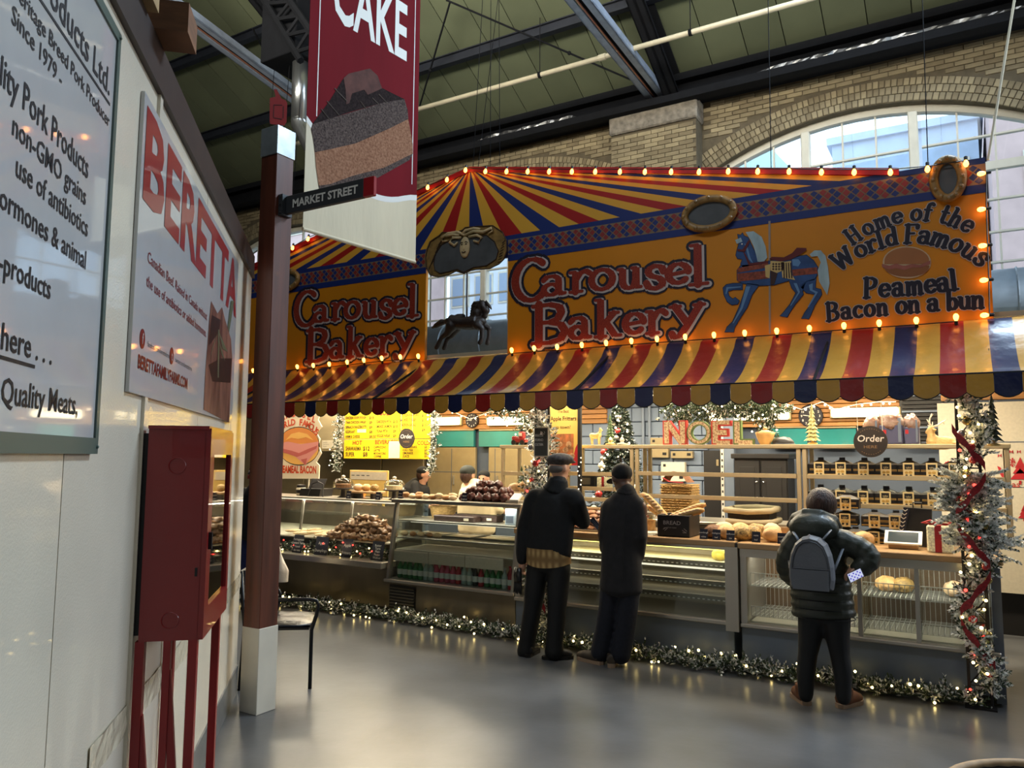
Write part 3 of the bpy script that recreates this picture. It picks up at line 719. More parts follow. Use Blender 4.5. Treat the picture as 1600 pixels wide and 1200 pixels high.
for nm, pts, m, o in (('cake_print', [(488, 194), (500, 178), (516, 156), (535, 125), (546, 116), (598, 138), (632, 155), (600, 160), (550, 174), (520, 184)], CHOC, .006),
        ('cake_print', [(486, 202), (488, 194), (520, 184), (600, 160), (632, 155), (637, 172), (638, 186), (610, 200), (556, 224), (512, 234), (492, 238), (489, 215)], CRUMB, .0065),
        ('cake_print', [(492, 238), (512, 234), (556, 224), (610, 200), (638, 186), (645, 225), (645, 240), (600, 262), (550, 275), (515, 288), (498, 290), (494, 262)], TANL, .007),
        ('cake_print', [(498, 290), (515, 288), (550, 275), (600, 262), (645, 240), (640, 250), (590, 278), (550, 288), (500, 298)], CRUMB, .0075),
        ('curl_print', [(537, 122), (545, 115), (578, 107), (590, 118), (597, 138), (575, 148), (569, 140), (550, 146), (546, 161), (541, 163), (540, 140)], CURL, .008)):
    mb.__init__(); mb.poly([bpx(x, y, o) for x, y in pts][::-1]); mb.build(nm, m, t)
mb.__init__()
for a, b in (((523, 138), (542, 158)), ((511, 158), (530, 180)), ((502, 170), (516, 188)), ((563, 158), (572, 170)), ((582, 153), (592, 163)), ((592, 147), (604, 160))):
    p, q = bpx(*a, .0085), bpx(*b, .0085); mb.cyl(p, q, .004, n=4)
mb.build('glaze_lines', GLZ, t)
mb.__init__(); 
for s in (.05, 1.05): mb.cyl(bl(s, 6.25), bl(s, roofz(bl(s, 0).y)), .004, n=5)
mb.build('hanging_cord', STEELB, t)
mb.__init__(); mb.cyl(bl(sA-.05, 6.3), bl(sB+.05, 6.3), .02, n=8); mb.build('top_rail', STEELB, t)

# flue behind the banner
FLUE = mat('bright_flue', (170, 172, 172), .28, metal=.9, var=.1, vscale=3, stretch=(9, 9, .3))
fy = 7.2; a = oy(470, 105, fy); b = oy(468, 190, fy); c = oy(490, 235, fy)
t = thing('flue_pipe', 'bright metal flue with an elbow hung under a black duct box', 'pipe', c)
mb.__init__(); mb.cyl(a+U3*.2, b, .115, n=20); mb.build('pipe', FLUE, t, smooth=True)
mb.__init__(); d = (c-b); mb.tube([b+U3*.02, b-U3*.03, b+d*.35-U3*.02, c, c+d*1.2], [.118, .118, .117, .117, .117], 18); mb.build('elbow', FLUE, t, smooth=True)
mb.__init__(); p = oy(448, 72, fy); mb.bbox((p.x-.18, fy-.3, a.z+.05), (p.x+.5, fy+.3, roofz(fy)-.3), .01); mb.build('duct_box', STEELB, t)
mb.__init__()
for q in (.0, .34): mb.box((p.x+q, fy-.02, roofz(fy)-.31), (p.x+q+.04, fy+.02, roofz(fy)-.02))
mb.build('hanger', STEELB, t)
t = thing('roof_lattice', 'black steel lattice girder above the duct box', 'girder', (p.x, fy-.35, roofz(fy)-.5))
A0, A1 = oy(425, -40, fy-.4), oy(500, 70, fy-.4); B0_, B1_ = oy(395, -30, fy-.4), oy(470, 95, fy-.4)
mb.__init__(); mb.cyl(A0, A1, .05, n=6); mb.cyl(B0_, B1_, .05, n=6); mb.build('chord', STEELB, t)
for k in range(5):
    mb.__init__(); u = k/5; mb.cyl(A0+(A1-A0)*u, B0_+(B1_-B0_)*(u+.1), .028, n=6); mb.cyl(B0_+(B1_-B0_)*(u+.1), A0+(A1-A0)*(u+.2), .028, n=6); mb.build('lattice_bar', STEELB, t)

# black armchair behind the post
CHBL = mat('black_tube', (16, 17, 22), .35, metal=.3); PAD = mat('black_vinyl', (24, 25, 32), .3, bump=.2, bscale=20)
f0 = oz(484, 1076); rx = V((-.80, -.60, 0)).normalized(); ry = V((-rx.y, rx.x, 0)); ry = ry if ry.y > 0 else -ry
def ch(a, b, z): return f0 + rx*a + ry*b + U3*z
t = thing('armchair', 'black tubular armchair with a padded seat behind the timber post', 'chair', f0)
for b, a0 in ((0, 0), (.46, .36)):
    mb.__init__(); mb.tube([ch(a0, b, 0), ch(a0, b, .42), ch(a0-.03, b, .52), ch(a0-.045, b, .60), ch(a0-.03, b, .63), ch(a0+.02, b, .64), ch(.48, b, .64)], .014, 10); mb.build('arm_frame', CHBL, t, smooth=True)
    mb.__init__(); mb.tube([ch(.50, b, 0), ch(.48, b, .45), ch(.52, b, .85)], .014, 10); mb.build('leg', CHBL, t, smooth=True)
mb.__init__(); mb.obox(ch(.02, .0, .42), rx*.46, ry*.5, U3*.018); mb.build('seat_frame', CHBL, t)
mb.__init__(); 
def seatf(u, v):
    e = (abs(2*u-1)**4+abs(2*v-1)**4); return ch(.015+.47*u, .01+.48*v, .478-.022*min(1.4, e)+.006*noise.noise((u*5, v*5, 1)))
mb.grid(seatf, 12, 12); mb.obox(ch(.015, .01, .438), rx*.47, ry*.48, U3*.015); mb.build('seat', PAD, t, smooth=True)
mb.__init__(); mb.obox(ch(.50, .02, .68), rx*.03, ry*.46, U3*.17); mb.build('backrest', PAD, t)

# woven basket at the near right edge
CANE = mat('tan_cane', (176, 142, 104), .6, var=.2, vscale=20); CANED = mat('dark_weave', (52, 44, 40), .7, var=.3, vscale=30); CLOTH = mat('grey_cloth', (92, 98, 100), .9, bump=.6, bscale=6, var=.15)
bc = oz(1690, 1268, .42); rb = .44
t = thing('woven_basket', 'round cane rimmed basket lined with grey cloth on the floor', 'basket', (bc.x, bc.y, 0))
mb.__init__(); mb.lathe([(rb*.75, .0), (rb*.9, .2), (rb, .42), (rb*.97, .42), (rb*.72, .03)], (bc.x, bc.y, 0), 36); mb.build('body', CANED, t)
mb.__init__(); mb.tube([(bc.x+rb*math.cos(2*PI*k/40), bc.y+rb*math.sin(2*PI*k/40), .425) for k in range(40)], .018, 8, closed=True); mb.build('rim', CANE, t, smooth=True)
for k in range(28):
    a = 2*PI*k/28; mb.__init__(); mb.tube([(bc.x+r*math.cos(a), bc.y+r*math.sin(a), z) for r, z in ((rb*.76, .01), (rb*.91, .2), (rb*1.01, .42))], .011, 6); mb.build('stake', CANE, t)
mb.__init__(); mb.grid(lambda u, v: (bc.x+rb*.93*v*math.cos(2*PI*u), bc.y+rb*.93*v*math.sin(2*PI*u), .36+.07*noise.noise((v*3*math.cos(2*PI*u), v*3*math.sin(2*PI*u), 5))), 40, 10); mb.build('cloth_lining', CLOTH, t, smooth=True)
# ================================================================== bakery signs
SY = 7.0
ORANGE = mat('sign_orange', (212, 134, 12), .45, var=.08, vscale=1.2)
ROYAL = mat('sign_blue', (14, 42, 112), .5); BANDT = mat('band_tan', (128, 108, 84), .6); DRED = mat('band_red', (140, 44, 44), .5)
SYEL = mat('stripe_yellow', (226, 172, 58), .45); SRED = mat('stripe_red', (168, 26, 26), .45)
NAVY = mat('letter_navy', (26, 22, 42), .5); LWHT = mat('letter_white', (196, 186, 184), .5)
GLIT = mat('letter_red_glitter', (122, 22, 18), .4, var=.6, vscale=90, rgb2=(164, 66, 44))
XD, ZD, FN = V((1, 0, 0)), V((0, 0, 1)), V((0, -1, 0))
def sp(x, y, o=0.0): return oy(x, y, SY-o)           # photograph point on the sign face, o in front of it
GC = -4.77
def panel(nm, label, x0, x1):
    t = thing(nm, label, 'sign', ((x0+x1)/2, SY, 2.80))
    b = MB(); b.box((x0, SY, 2.80), (x1, SY+.04, 4.09)); b.build('board', ORANGE, t)
    b = MB(); b.box((x0, SY-.004, 3.815), (x1, SY, 3.885)); b.box((x0, SY-.004, 4.05), (x1, SY, 4.10)); b.build('blue_stripe', ROYAL, t)
    b = MB(); b.box((x0, SY-.004, 3.885), (x1, SY, 4.05)); b.build('band', BANDT, t)
    d = MB(); w = .0375; i = 0; x = x0+.03
    while x < x1-.03:
        for j in range(4):
            z = 3.912+j*w
            if (i+j) % 2: continue
            d.m = (i//2+j) % 2; h = .031
            d.poly([(x-h, SY-.006, z), (x, SY-.006, max(3.888, z-h)), (x+h, SY-.006, z), (x, SY-.006, min(4.047, z+h))])
        x += w; i += 1
    d.build('diamond_pattern', [ROYAL, DRED], t)
    return t
RP = panel('bakery_sign', 'large orange carousel sign with the blue painted horse and slogan', -4.235, .195)
LP = panel('bakery_sign', 'orange carousel sign behind the timber post, left of the hanging horse', -9.5, -5.345)
# painted words: navy outline, pale highlight, red face
RED_BOX = [('C', 802, 402, 855, 474), ('a', 846, 427, 888, 465), ('r', 887, 420, 927, 460), ('o', 921, 417, 962, 457), ('u', 962, 415, 1007, 455), ('s', 1006, 411, 1042, 456), ('e', 1040, 408, 1081, 447), ('l', 1073, 378, 1111, 449),
           ('B', 828, 471, 888, 541), ('a', 888, 492, 928, 533), ('k', 926, 463, 975, 530), ('e', 973, 486, 1011, 525), ('r', 1006, 481, 1046, 525), ('y', 1043, 473, 1107, 531)]
def boxes():
    out = []
    for ch, x0, y0, x1, y1 in RED_BOX:
        xm, ym = (x0+x1)/2, (y0+y1)/2
        out.append((ch, sp(x0, ym).x, sp(x1, ym).x, sp(xm, y1).z, sp(xm, y0).z))
    return out
def carousel_words(t, dx, sc, xr):
    for ch, xa, xb, za, zb in boxes():
        xa, xb = xr+(xa-xr)*sc+dx, xr+(xb-xr)*sc+dx
        pts = [p for st in SG[ch][1] for p in st]
        px0, px1 = min(p[0] for p in pts), max(p[0] for p in pts); pz0, pz1 = min(p[1] for p in pts), max(p[1] for p in pts)
        e = .030; kx = (xb-xa-2*e)/(px1-px0); kz = (zb-za-2*e)/(pz1-pz0); big = 1.25 if ch in 'CB' else 1.0; f = None
        for nm, m, w, o, sh in (('letter', GLIT, (.034*big, .044*big), .012, (0, 0)), ('letter_highlight', LWHT, (.058*big, .044*big), .009, (.011, -.008)), ('letter_outline', NAVY, (.104*big, .050*big), .006, (.005, -.004))):
            b = MB(); fairglyph(b, ch, V((xa+e-px0*kx+sh[0], SY-o, za+e-pz0*kz+sh[1])), XD, ZD, kx, kz, w)
            q = b.build(nm, m, f or t); f = f or q
carousel_words(RP, 0, 1, 0)
carousel_words(LP, -3.40, .95, -1.97)
# slogan on curved baselines
def arcwords(t, word, p0, p1, p2, kz, w0, gap=.12):
    P = [V(sp(1200+x/4, 240+y/4)) for x, y in (p0, p1, p2)]; c = P[1]*2-(P[0]+P[2])*.5
    def q(u): return P[0]*(1-u)**2+c*2*u*(1-u)+P[2]*u*u
    adv = [SG[ch][0]+gap for ch in word]; tot = sum(adv); L = sum((q((i+1)/40)-q(i/40)).length for i in range(40)); kx = L/tot
    a = 0
    for ch, ad in zip(word, adv):
        u = (a+ad*.5)/tot; a += ad
        if ch == ' ': continue
        tg = (q(min(1, u+.02))-q(max(0, u-.02))).normalized(); up = V((-tg.z, 0, tg.x)); f = None
        for nm, m, w, o in (('letter', NAVY, (w0*.46, w0*.40), .009), ('letter_halo', LWHT, (w0*.46+.012, w0*.40), .006)):
            o0 = q(u)-tg*(ad-gap)*.5*kx; o0.y = SY-o; b = MB(); fairglyph(b, ch, o0, tg, up, kx, kz, w); r_ = b.build(nm, m, f or t); f = f or r_
arcwords(RP, 'Home of the', (520, 582), (885, 425), (1255, 505), .098, .036)
arcwords(RP, 'World Famous', (440, 745), (880, 562), (1330, 715), .105, .040, .02)
arcwords(RP, 'Peameal', (590, 905), (900, 885), (1195, 850), .115, .042)
arcwords(RP, 'Bacon on a bun', (360, 1050), (860, 1000), (1350, 968), .105, .040, .08)
# painted bun
def upoly(t, nm, m, pts, ox0, oy0, o, sc=.25, label=None):
    b = MB(); b.poly([sp(ox0+x*sc, oy0+y*sc, o) for x, y in pts][::-1]); return b.build(nm, m, t, label=label)
def ell(cx, cy, rx, ry, n=28, a0=0, a1=360): return [(cx+rx*math.cos(math.radians(a0+(a1-a0)*k/n)), cy+ry*math.sin(math.radians(a0+(a1-a0)*k/n))) for k in range(n)]
BUNH = mat('bun_halo', (206, 176, 140), .6); BUNT = mat('bun_top', (166, 108, 62), .6, var=.12, vscale=3); BUNM = mat('bun_meat', (164, 96, 82), .6, var=.2, vscale=9); BUNB = mat('bun_bottom', (146, 92, 52), .6)
upoly(RP, 'bun_halo', BUNH, ell(868, 680, 152, 101), 1200, 240, .006)
upoly(RP, 'bun_bottom', BUNB, [(722, 700)]+ell(868, 712, 140, 58, 18, 170, 10)[::1]+[(1010, 700)], 1200, 240, .0075)
upoly(RP, 'bun_crown', BUNT, [(728, 690)]+ell(868, 672, 140, 86, 20, 180, 360)+[(1006, 690)], 1200, 240, .008)
upoly(RP, 'bun_filling', BUNM, [(710, 690), (760, 700), (800, 688), (850, 702), (900, 690), (950, 696), (1015, 668), (1015, 690), (960, 712), (900, 712), (850, 728), (800, 716), (760, 724), (715, 712)], 1200, 240, .009)
# painted horse
HB = mat('horse_blue', (38, 74, 128), .5, var=.35, vscale=7); HBD = mat('horse_blue_line', (16, 26, 58), .5); HM = mat('horse_mane', (164, 190, 198), .5, var=.25, vscale=12, stretch=(1, 1, .3)); HS = mat('horse_saddle', (96, 20, 24), .5); HC = mat('horse_cloth', (206, 178, 112), .5); HT = mat('horse_belt', (134, 62, 40), .5, var=.5, vscale=40); HP = mat('horse_pole', (158, 140, 126), .5); HK = mat('horse_cloth_dark', (58, 30, 24), .5)
body = [[(775, 165), (770, 145), (790, 150), (800, 135), (810, 155), (835, 165), (850, 200), (870, 240), (900, 300), (930, 320), (880, 345), (800, 350), (790, 330), (800, 300), (790, 298), (770, 295), (760, 275), (768, 240), (780, 200)],
 [(790, 340), (980, 310), (1110, 290), (1200, 275), (1245, 310), (1270, 350), (1265, 400), (1250, 430), (1200, 440), (1100, 430), (1000, 460), (900, 465), (800, 450), (768, 430), (768, 370)],
 [(830, 450), (905, 460), (860, 520), (830, 600), (790, 660), (748, 730), (745, 755), (690, 755), (705, 725), (740, 690), (780, 600), (805, 530)],
 [(800, 450), (800, 490), (740, 490), (710, 500), (715, 530), (740, 550), (755, 540), (780, 560), (770, 580), (735, 585), (705, 565), (685, 520), (680, 480), (700, 460), (740, 452)],
 [(1190, 440), (1260, 420), (1255, 480), (1290, 490), (1295, 520), (1250, 590), (1225, 650), (1215, 672), (1170, 670), (1190, 635), (1230, 580), (1255, 520), (1200, 510), (1160, 470)],
 [(1090, 430), (1200, 440), (1175, 500), (1180, 520), (1130, 580), (1090, 640), (1080, 662), (1035, 655), (1060, 630), (1100, 580), (1135, 510), (1110, 480)]]
def outline(pts, k): 
    cx = sum(p[0] for p in pts)/len(pts); n = len(pts); out = []
    ar = sum(pts[i][0]*pts[(i+1) % n][1]-pts[(i+1) % n][0]*pts[i][1] for i in range(n)); sg = 1 if ar > 0 else -1
    for i in range(n):
        a, b, c = pts[i-1], pts[i], pts[(i+1) % n]; e1 = V((b[0]-a[0], b[1]-a[1])); e2 = V((c[0]-b[0], c[1]-b[1]))
        nn = V((e1.y, -e1.x)).normalized()+V((e2.y, -e2.x)).normalized()
        if nn.length < 1e-5: nn = V((0, 0))
        else: nn.normalize()
        out.append((b[0]+sg*nn.x*k, b[1]+sg*nn.y*k))
    return out
b = MB(); b.m = 0
b.poly([sp(960+x/4, 330+y/4, .005) for x, y in ((962, 62), (976, 60), (978, 765), (966, 768))][::-1]); b.build('painted_pole', HP, RP)
b = MB()
for p in body: b.poly([sp(960+x/4, 330+y/4, .006) for x, y in outline(p, 4)][::-1])
hz = b.build('painted_horse', HBD, RP, label='painted blue carousel horse')
def hp(nm, m, polys, o):
    b = MB()
    for p in polys: b.poly([sp(960+x/4, 330+y/4, o) for x, y in p][::-1])
    b.build(nm, m, hz)
hp('coat', HB, body, .007)
hp('tail', HM, [[(1220, 270), (1250, 245), (1290, 245), (1320, 280), (1335, 350), (1345, 450), (1330, 525), (1310, 490), (1280, 440), (1270, 370), (1290, 320), (1270, 280), (1230, 285)]], .0085)
hp('mane', HM, [[(820, 130), (870, 125), (920, 160), (945, 220), (955, 290), (930, 320), (895, 315), (885, 270), (870, 220), (850, 180)], [(755, 180), (790, 165), (800, 190), (765, 205)]], .0085)
hp('belt', HT, [[(768, 390), (965, 370), (965, 420), (770, 440)], [(770, 355), (960, 322), (965, 350), (768, 385)], [(1110, 365), (1265, 350), (1270, 390), (1115, 405)]], .0085)
hp('saddle_cloth', HC, [[(1040, 320), (1105, 310), (1100, 380), (1130, 430), (1050, 415)], [(975, 310), (1060, 315), (1055, 370), (1010, 388), (975, 370)], [(940, 340), (975, 330), (970, 420), (945, 410)]], .0095)
hp('cloth_pattern', HK, [[(x, 322), (x+7, 322), (x+8+(x-1050)*.15, 420), (x+(x-1050)*.15, 418)] for x in (1056, 1070, 1084, 1098)] + [[(985+i*18, 330+j*16), (993+i*18, 322+j*16), (1001+i*18, 330+j*16), (993+i*18, 338+j*16)] for i in range(4) for j in range(3)] + [[(975, 370), (1020, 388), (1000, 455), (975, 465)]], .0105)
hp('saddle', HS, [[(965, 300), (985, 285), (1060, 288), (1110, 262), (1140, 228), (1200, 230), (1200, 245), (1150, 278), (1100, 302), (1040, 314)], [(768, 235), (800, 240), (838, 180), (848, 190), (815, 255), (770, 250)], [(805, 255), (815, 260), (850, 325), (960, 310), (960, 322), (840, 340)]], .011)
HL = mat('horse_highlight', (96, 140, 186), .5)
hp('coat_highlight', HL, [[(822, 470), (850, 470), (800, 610), (745, 700), (738, 700), (790, 600)], [(1215, 460), (1240, 450), (1238, 490), (1272, 505), (1215, 600), (1208, 600), (1256, 512), (1222, 495)], [(1120, 450), (1140, 450), (1160, 505), (1105, 590), (1098, 590), (1148, 508)], [(700, 475), (790, 470), (790, 476), (712, 484), (700, 520), (694, 515)], [(812, 200), (830, 215), (850, 290), (870, 330), (840, 300)], [(1110, 300), (1150, 300), (1165, 320), (1150, 345), (1115, 340)]], .0082)
hp('eye', mat('horse_eye', (220, 220, 215), .4), [ell(797, 205, 6, 5, 10)], .011)
# oval mirrors with gilt frames on the band
GILT = mat('painted_gilt', (142, 112, 62), .45, var=.45, vscale=14); MGLS = mat('mirror_grey_reflection', (104, 106, 108), .25, metal=.25, var=.2, vscale=5)  # mirror grey stands in for the reflected hall
def oval(t, cx, cy, rx, ry, lab):
    c = sp(cx, cy, .0); ax = abs(sp(cx+rx, cy).x-sp(cx-rx, cy).x)/2; az = abs(sp(cx, cy-ry).z-sp(cx, cy+ry).z)/2
    b = MB(); N = 32
    b.tube([(c.x+(ax-.035)*math.cos(2*PI*k/N), SY-.03, c.z+(az-.035)*math.sin(2*PI*k/N)) for k in range(N)], .036, 8, closed=True, flat=.8); f = b.build('mirror_frame', GILT, t, label=lab, smooth=True)
    b = MB(); b.slab([(c.x+(ax-.045)*math.cos(2*PI*k/N), SY-.012, c.z+(az-.045)*math.sin(2*PI*k/N)) for k in range(N)], FN, .01); b.build('mirror_glass', MGLS, f)
    b = MB()
    for a in range(0, 360, 30):
        r = math.radians(a); b.ball((c.x+(ax-.03)*math.cos(r), SY-.055, c.z+(az-.03)*math.sin(r)), (.02, .012, .02), 6, 4)
    b.build('frame_scrolls', GILT, f)
oval(RP, 1109, 335, 44, 29, 'wide oval gilt mirror'); oval(RP, 1481, 281, 30, 37, 'tall oval gilt mirror at the sign end'); oval(LP, 448, 439, 23, 18, 'oval gilt mirror')
# striped tent gable
TG = thing('tent_gable', 'painted striped tent peak in red, yellow and blue above the orange signs', 'sign', (GC, SY, 4.1))
apex = V((GC+.02, 0, 4.965)); xr_, xl_ = -.42, -9.12
def edgez(x): 
    xe = xr_ if x > apex.x else xl_
    return apex.z + (4.10-apex.z)*(x-apex.x)/(xe-apex.x)
for side in (1, -1):
    n = 19; st = ((xr_ if side > 0 else xl_)-apex.x)/n
    seq = [ROYAL, SYEL, SRED, SYEL] if side > 0 else [SYEL, SRED, SYEL, ROYAL]
    for k in range(n):
        xa, xb = apex.x+st*k, apex.x+st*(k+1)
        mb = MB(); p = [V((apex.x, SY, apex.z)), V((xa, SY, 4.10)), V((xb, SY, 4.10))]
        if side > 0: p = [p[0], p[1], p[2]]
        if k == n-1: p = [V((apex.x, SY, apex.z)), V((xa, SY, 4.10)), V((xb, SY, 4.10)), V((xb, SY, 4.12))]
        mb.slab(p, (0, 1, 0), .03); mb.build('stripe', seq[k % 4] if k < n-1 else SRED, TG)
    mb = MB(); e = V((xr_ if side > 0 else xl_, 0, 4.12)); d = (e-V((apex.x, 0, apex.z)))
    mb.obox(V((apex.x, SY-.012, apex.z-.055)), V((d.x, 0, d.z)), U3*.062, V((0, .05, 0))); mb.build('edge_board', SRED, TG)
mb = MB(); mb.box((-5.36, SY+.002, 3.86), (-4.23, SY+.035, 4.10)); mb.build('centre_board', ROYAL, TG)
# frame board with a carved lady face hung over the gap
def lp(x, y, o): return sp(640+x/4, 330+y/4, o)
fb = thing('mirror_board', 'shaped gilt mirror board with a painted lady face above the hanging horse', 'mirror', lp(350, 390, .05))
OUT = [(110, 240), (130, 190), (190, 150), (205, 132), (260, 135), (330, 120), (350, 102), (420, 95), (520, 90), (580, 130), (605, 180), (608, 250), (590, 300), (560, 330), (500, 360), (420, 365), (380, 372), (340, 390), (290, 375), (240, 400), (180, 412), (130, 400), (105, 350), (100, 290)]
INN = [(150, 330), (160, 270), (200, 210), (260, 180), (340, 165), (420, 160), (480, 150), (530, 190), (555, 250), (540, 300), (480, 340), (400, 350), (340, 382), (300, 362), (240, 378), (190, 388), (158, 368)]
mb = MB(); mb.slab([lp(x, y, .03) for x, y in OUT], (0, -1, 0), .02); mb.build('frame', GILT, fb)
mb = MB(); mb.poly([lp(x, y, .054) for x, y in INN][::-1]); mb.build('mirror_glass', MGLS, fb)
SKINP = mat('carved_cream', (206, 184, 138), .5, var=.12, vscale=8); LINE = mat('painted_line', (52, 34, 22), .6)
mb = MB(); c = lp(345, 226, .062); mb.ball(c, (.068, .022, .122), 14, 10); mb.ball(c+V((0, -.02, -.015)), (.011, .012, .03), 6, 5); mb.ball(c+V((0, 0, -.09)), (.035, .02, .03), 8, 6); fc = mb.build('carved_face', SKINP, fb, smooth=True)
mb = MB()
for s in (-1, 1): mb.ball(c+V((s*.028, -.018, .03)), (.014, .008, .008), 8, 5); mb.tube([c+V((s*.012, -.021, .05)), c+V((s*.03, -.021, .058)), c+V((s*.05, -.016, .046))], .004, 5)
mb.tube([c+V((-.025, -.02, -.055)), c+V((0, -.024, -.066)), c+V((.025, -.02, -.055))], .006, 5); mb.build('face_lines', LINE, fc)
for k, pts in enumerate(([(345, 150), (300, 130), (240, 140), (200, 165), (205, 190), (235, 185)], [(320, 165), (270, 165), (250, 195), (280, 215), (300, 195)], [(345, 150), (400, 125), (460, 130), (510, 105), (520, 125), (490, 140)], [(370, 160), (420, 150), (450, 165), (430, 195), (400, 185)], [(330, 145), (350, 120), (400, 108), (440, 112)], [(310, 150), (270, 145), (225, 155)])):
    mb = MB(); mb.tube([lp(x, y, .066) for x, y in pts], [.014, .017, .017, .015, .012, .007][:len(pts)], 8); mb.build('hair_curl', SKINP, fb, smooth=True)
mb = MB()
for pts in (OUT+[OUT[0]], INN+[INN[0]]): mb.tube([lp(x, y, .056) for x, y in pts], .006, 5)
for k in range(8): mb.tube([lp(115+k*9, 380-k*24, .055), lp(128+k*10, 340-k*22, .055), lp(150+k*9, 310-k*20, .055)], .004, 4); mb.tube([lp(598-k*4, 180+k*19, .055), lp(578-k*4, 200+k*17, .055)], .004, 4)
mb.build('frame_lines', LINE, fb)
# carved horse on its pole in the gap
def hpnt(x, y, dy=0.0): return oy(640+x/4, 330+y/4, 7.12+dy)
CARV = mat('carved_dark_wood', (42, 32, 27), .5, var=.4, vscale=14, bump=.3, bscale=40)
HH = thing('carousel_horse', 'small carved dark wooden carousel horse galloping on a pole in the gap', 'horse figure', hpnt(350, 700))
u_ = (hpnt(400, 700)-hpnt(300, 700)).length/100
mb = MB()
limb(mb, [hpnt(262, 690), hpnt(300, 695), hpnt(350, 702), hpnt(400, 698), hpnt(432, 690)], [46*u_, 44*u_, 42*u_, 46*u_, 44*u_], 14, .8)
limb(mb, [hpnt(415, 680), hpnt(425, 640), hpnt(440, 600), hpnt(455, 582)], [42*u_, 32*u_, 25*u_, 22*u_], 12, .7)
limb(mb, [hpnt(452, 582), hpnt(478, 620), hpnt(470, 655), hpnt(458, 678)], [22*u_, 21*u_, 15*u_, 11*u_], 10, .8)
for e in ((438, 545), (478, 552)): mb.tube([hpnt(e[0]+8, e[1]+30), hpnt(*e)], [9*u_, 2*u_], 6)
for dy, pts, rs in ((-.05, [(425, 712), (452, 735), (452, 790), (440, 822)], (26, 15, 10, 13)), (.05, [(445, 705), (498, 735), (494, 790), (486, 826)], (24, 14, 10, 13)), (-.05, [(262, 715), (235, 765), (200, 790), (168, 852)], (32, 18, 12, 13)), (.05, [(290, 725), (262, 775), (235, 800), (216, 856)], (30, 18, 12, 13))):
    limb(mb, [hpnt(x, y, dy) for x, y in pts], [r*u_ for r in rs], 10)
limb(mb, [hpnt(240, 690), hpnt(200, 695), hpnt(165, 715), hpnt(140, 730)], [10*u_, 18*u_, 14*u_, 4*u_], 8)
bo = organic('body', mb, CARV, HH, .008, 3)
mb = MB(); 
for k in range(6): mb.tube([hpnt(440-k*6, 570+k*18), hpnt(405-k*4, 575+k*18), hpnt(385-k*2, 595+k*16)], [10*u_, 10*u_, 3*u_], 6)
for k in range(3): mb.tube([hpnt(462+k*8, 570), hpnt(490+k*6, 585+k*6), hpnt(512, 606+k*4)], [9*u_, 8*u_, 2*u_], 6)
mb.build('mane', CARV, HH, smooth=True)
mb = MB(); limb(mb, [hpnt(255, 662), hpnt(270, 672), hpnt(300, 668), hpnt(340, 655)], [10*u_, 10*u_, 14*u_, 8*u_], 8, 1.6); mb.build('saddle', CARV, HH, smooth=True)
mb = MB(); p = hpnt(357, 680); mb.cyl(p, (p.x, p.y, 4.0), .011, n=8); mb.box((p.x-.012, 7.02, 3.96), (p.x+.012, p.y+.012, 4.0)); mb.build('pole', mat('tarnished_pole', (96, 92, 88), .4, metal=.7), HH)

# awning over the counter
AY0, AZ0, AY1, AZ1 = 7.0, 2.80, 6.1, 2.285
xa = oy(1110, 612, AY1).x; pw = (oy(1241, 605, AY1).x-xa)/4
AX0, AX1 = xa-round((xa+9.9)/(4*pw))*4*pw, xa+20*pw
VY = mat('vinyl_yellow', (202, 148, 56), .3, var=.06, bump=.4, bscale=9, coat=.12, stretch=(1, .5, 1)); VR = mat('vinyl_red', (150, 32, 26), .3, var=.06, bump=.4, bscale=9, coat=.12, stretch=(1, .5, 1)); VB = mat('vinyl_blue', (30, 36, 74), .3, var=.06, bump=.4, bscale=9, coat=.12, stretch=(1, .5, 1))
AW = thing('awning', 'long awning striped yellow, red and blue over the bakery counter', 'awning', ((AX0+AX1)/2, AY0, AZ0))
def awp(x, v):
    return (x, AY0+(AY1-AY0)*v, AZ1+(AZ0-AZ1)*(1-v)**1.45 + (.03*math.sin(min(1, v*7)*PI) if v < .15 else 0) - .012*math.sin(v*PI)*math.sin((x-xa)/pw*PI/2)**2)
NS = int(round((AX1-AX0)/pw)); mb = MB(); mb.smooth = True
for k in range(NS):
    mb.m = (2, 0, 1, 0)[k % 4]; x0 = AX0+k*pw
    mb.grid(lambda u, v: awp(x0+pw*u, v), 4, 12)
mb.build('canopy', [VY, VR, VB], AW)
for k in range(NS):
    mb = MB(); x0 = AX0+k*pw
    pts = [V((x0+.002, AY1, AZ1))]+[V((x0+pw*u/6, AY1-.002, AZ1-.125-.038*math.sin(PI*u/6)**.8)) for u in range(7)]+[V((x0+pw-.002, AY1, AZ1))]
    mb.slab(pts, (0, -1, 0), .003); mb.build('valance_flap', (VB, VY, VR, VY)[k % 4], AW)
PIPG = mat('black_piping', (22, 20, 20), .6)
mb = MB(); mb.tube([V((AX0+pw*k/6, AY1-.004, AZ1-.125-.038*math.sin(PI*(k % 6)/6)**.8)) for k in range(NS*6+1)], .0045, 4); mb.build('valance_piping', PIPG, AW)
mb = MB(); mb.cyl((AX0, AY1+.01, AZ1), (AX1, AY1+.01, AZ1), .013, n=8); mb.build('front_rail', STEELB, AW)
mb = MB(); mb.box((AX0, AY0, AZ0-.06), (AX1, AY0+.05, AZ0)); mb.build('wall_rail', STEELB, AW)
for x in (AX0+.2, -7.6, -5.35, -3.0, -1.0, AX1-.15):
    mb = MB(); mb.cyl((x, AY0, AZ0-.05), (x, AY1+.02, AZ1), .012, n=6); mb.build('arm', STEELB, AW)

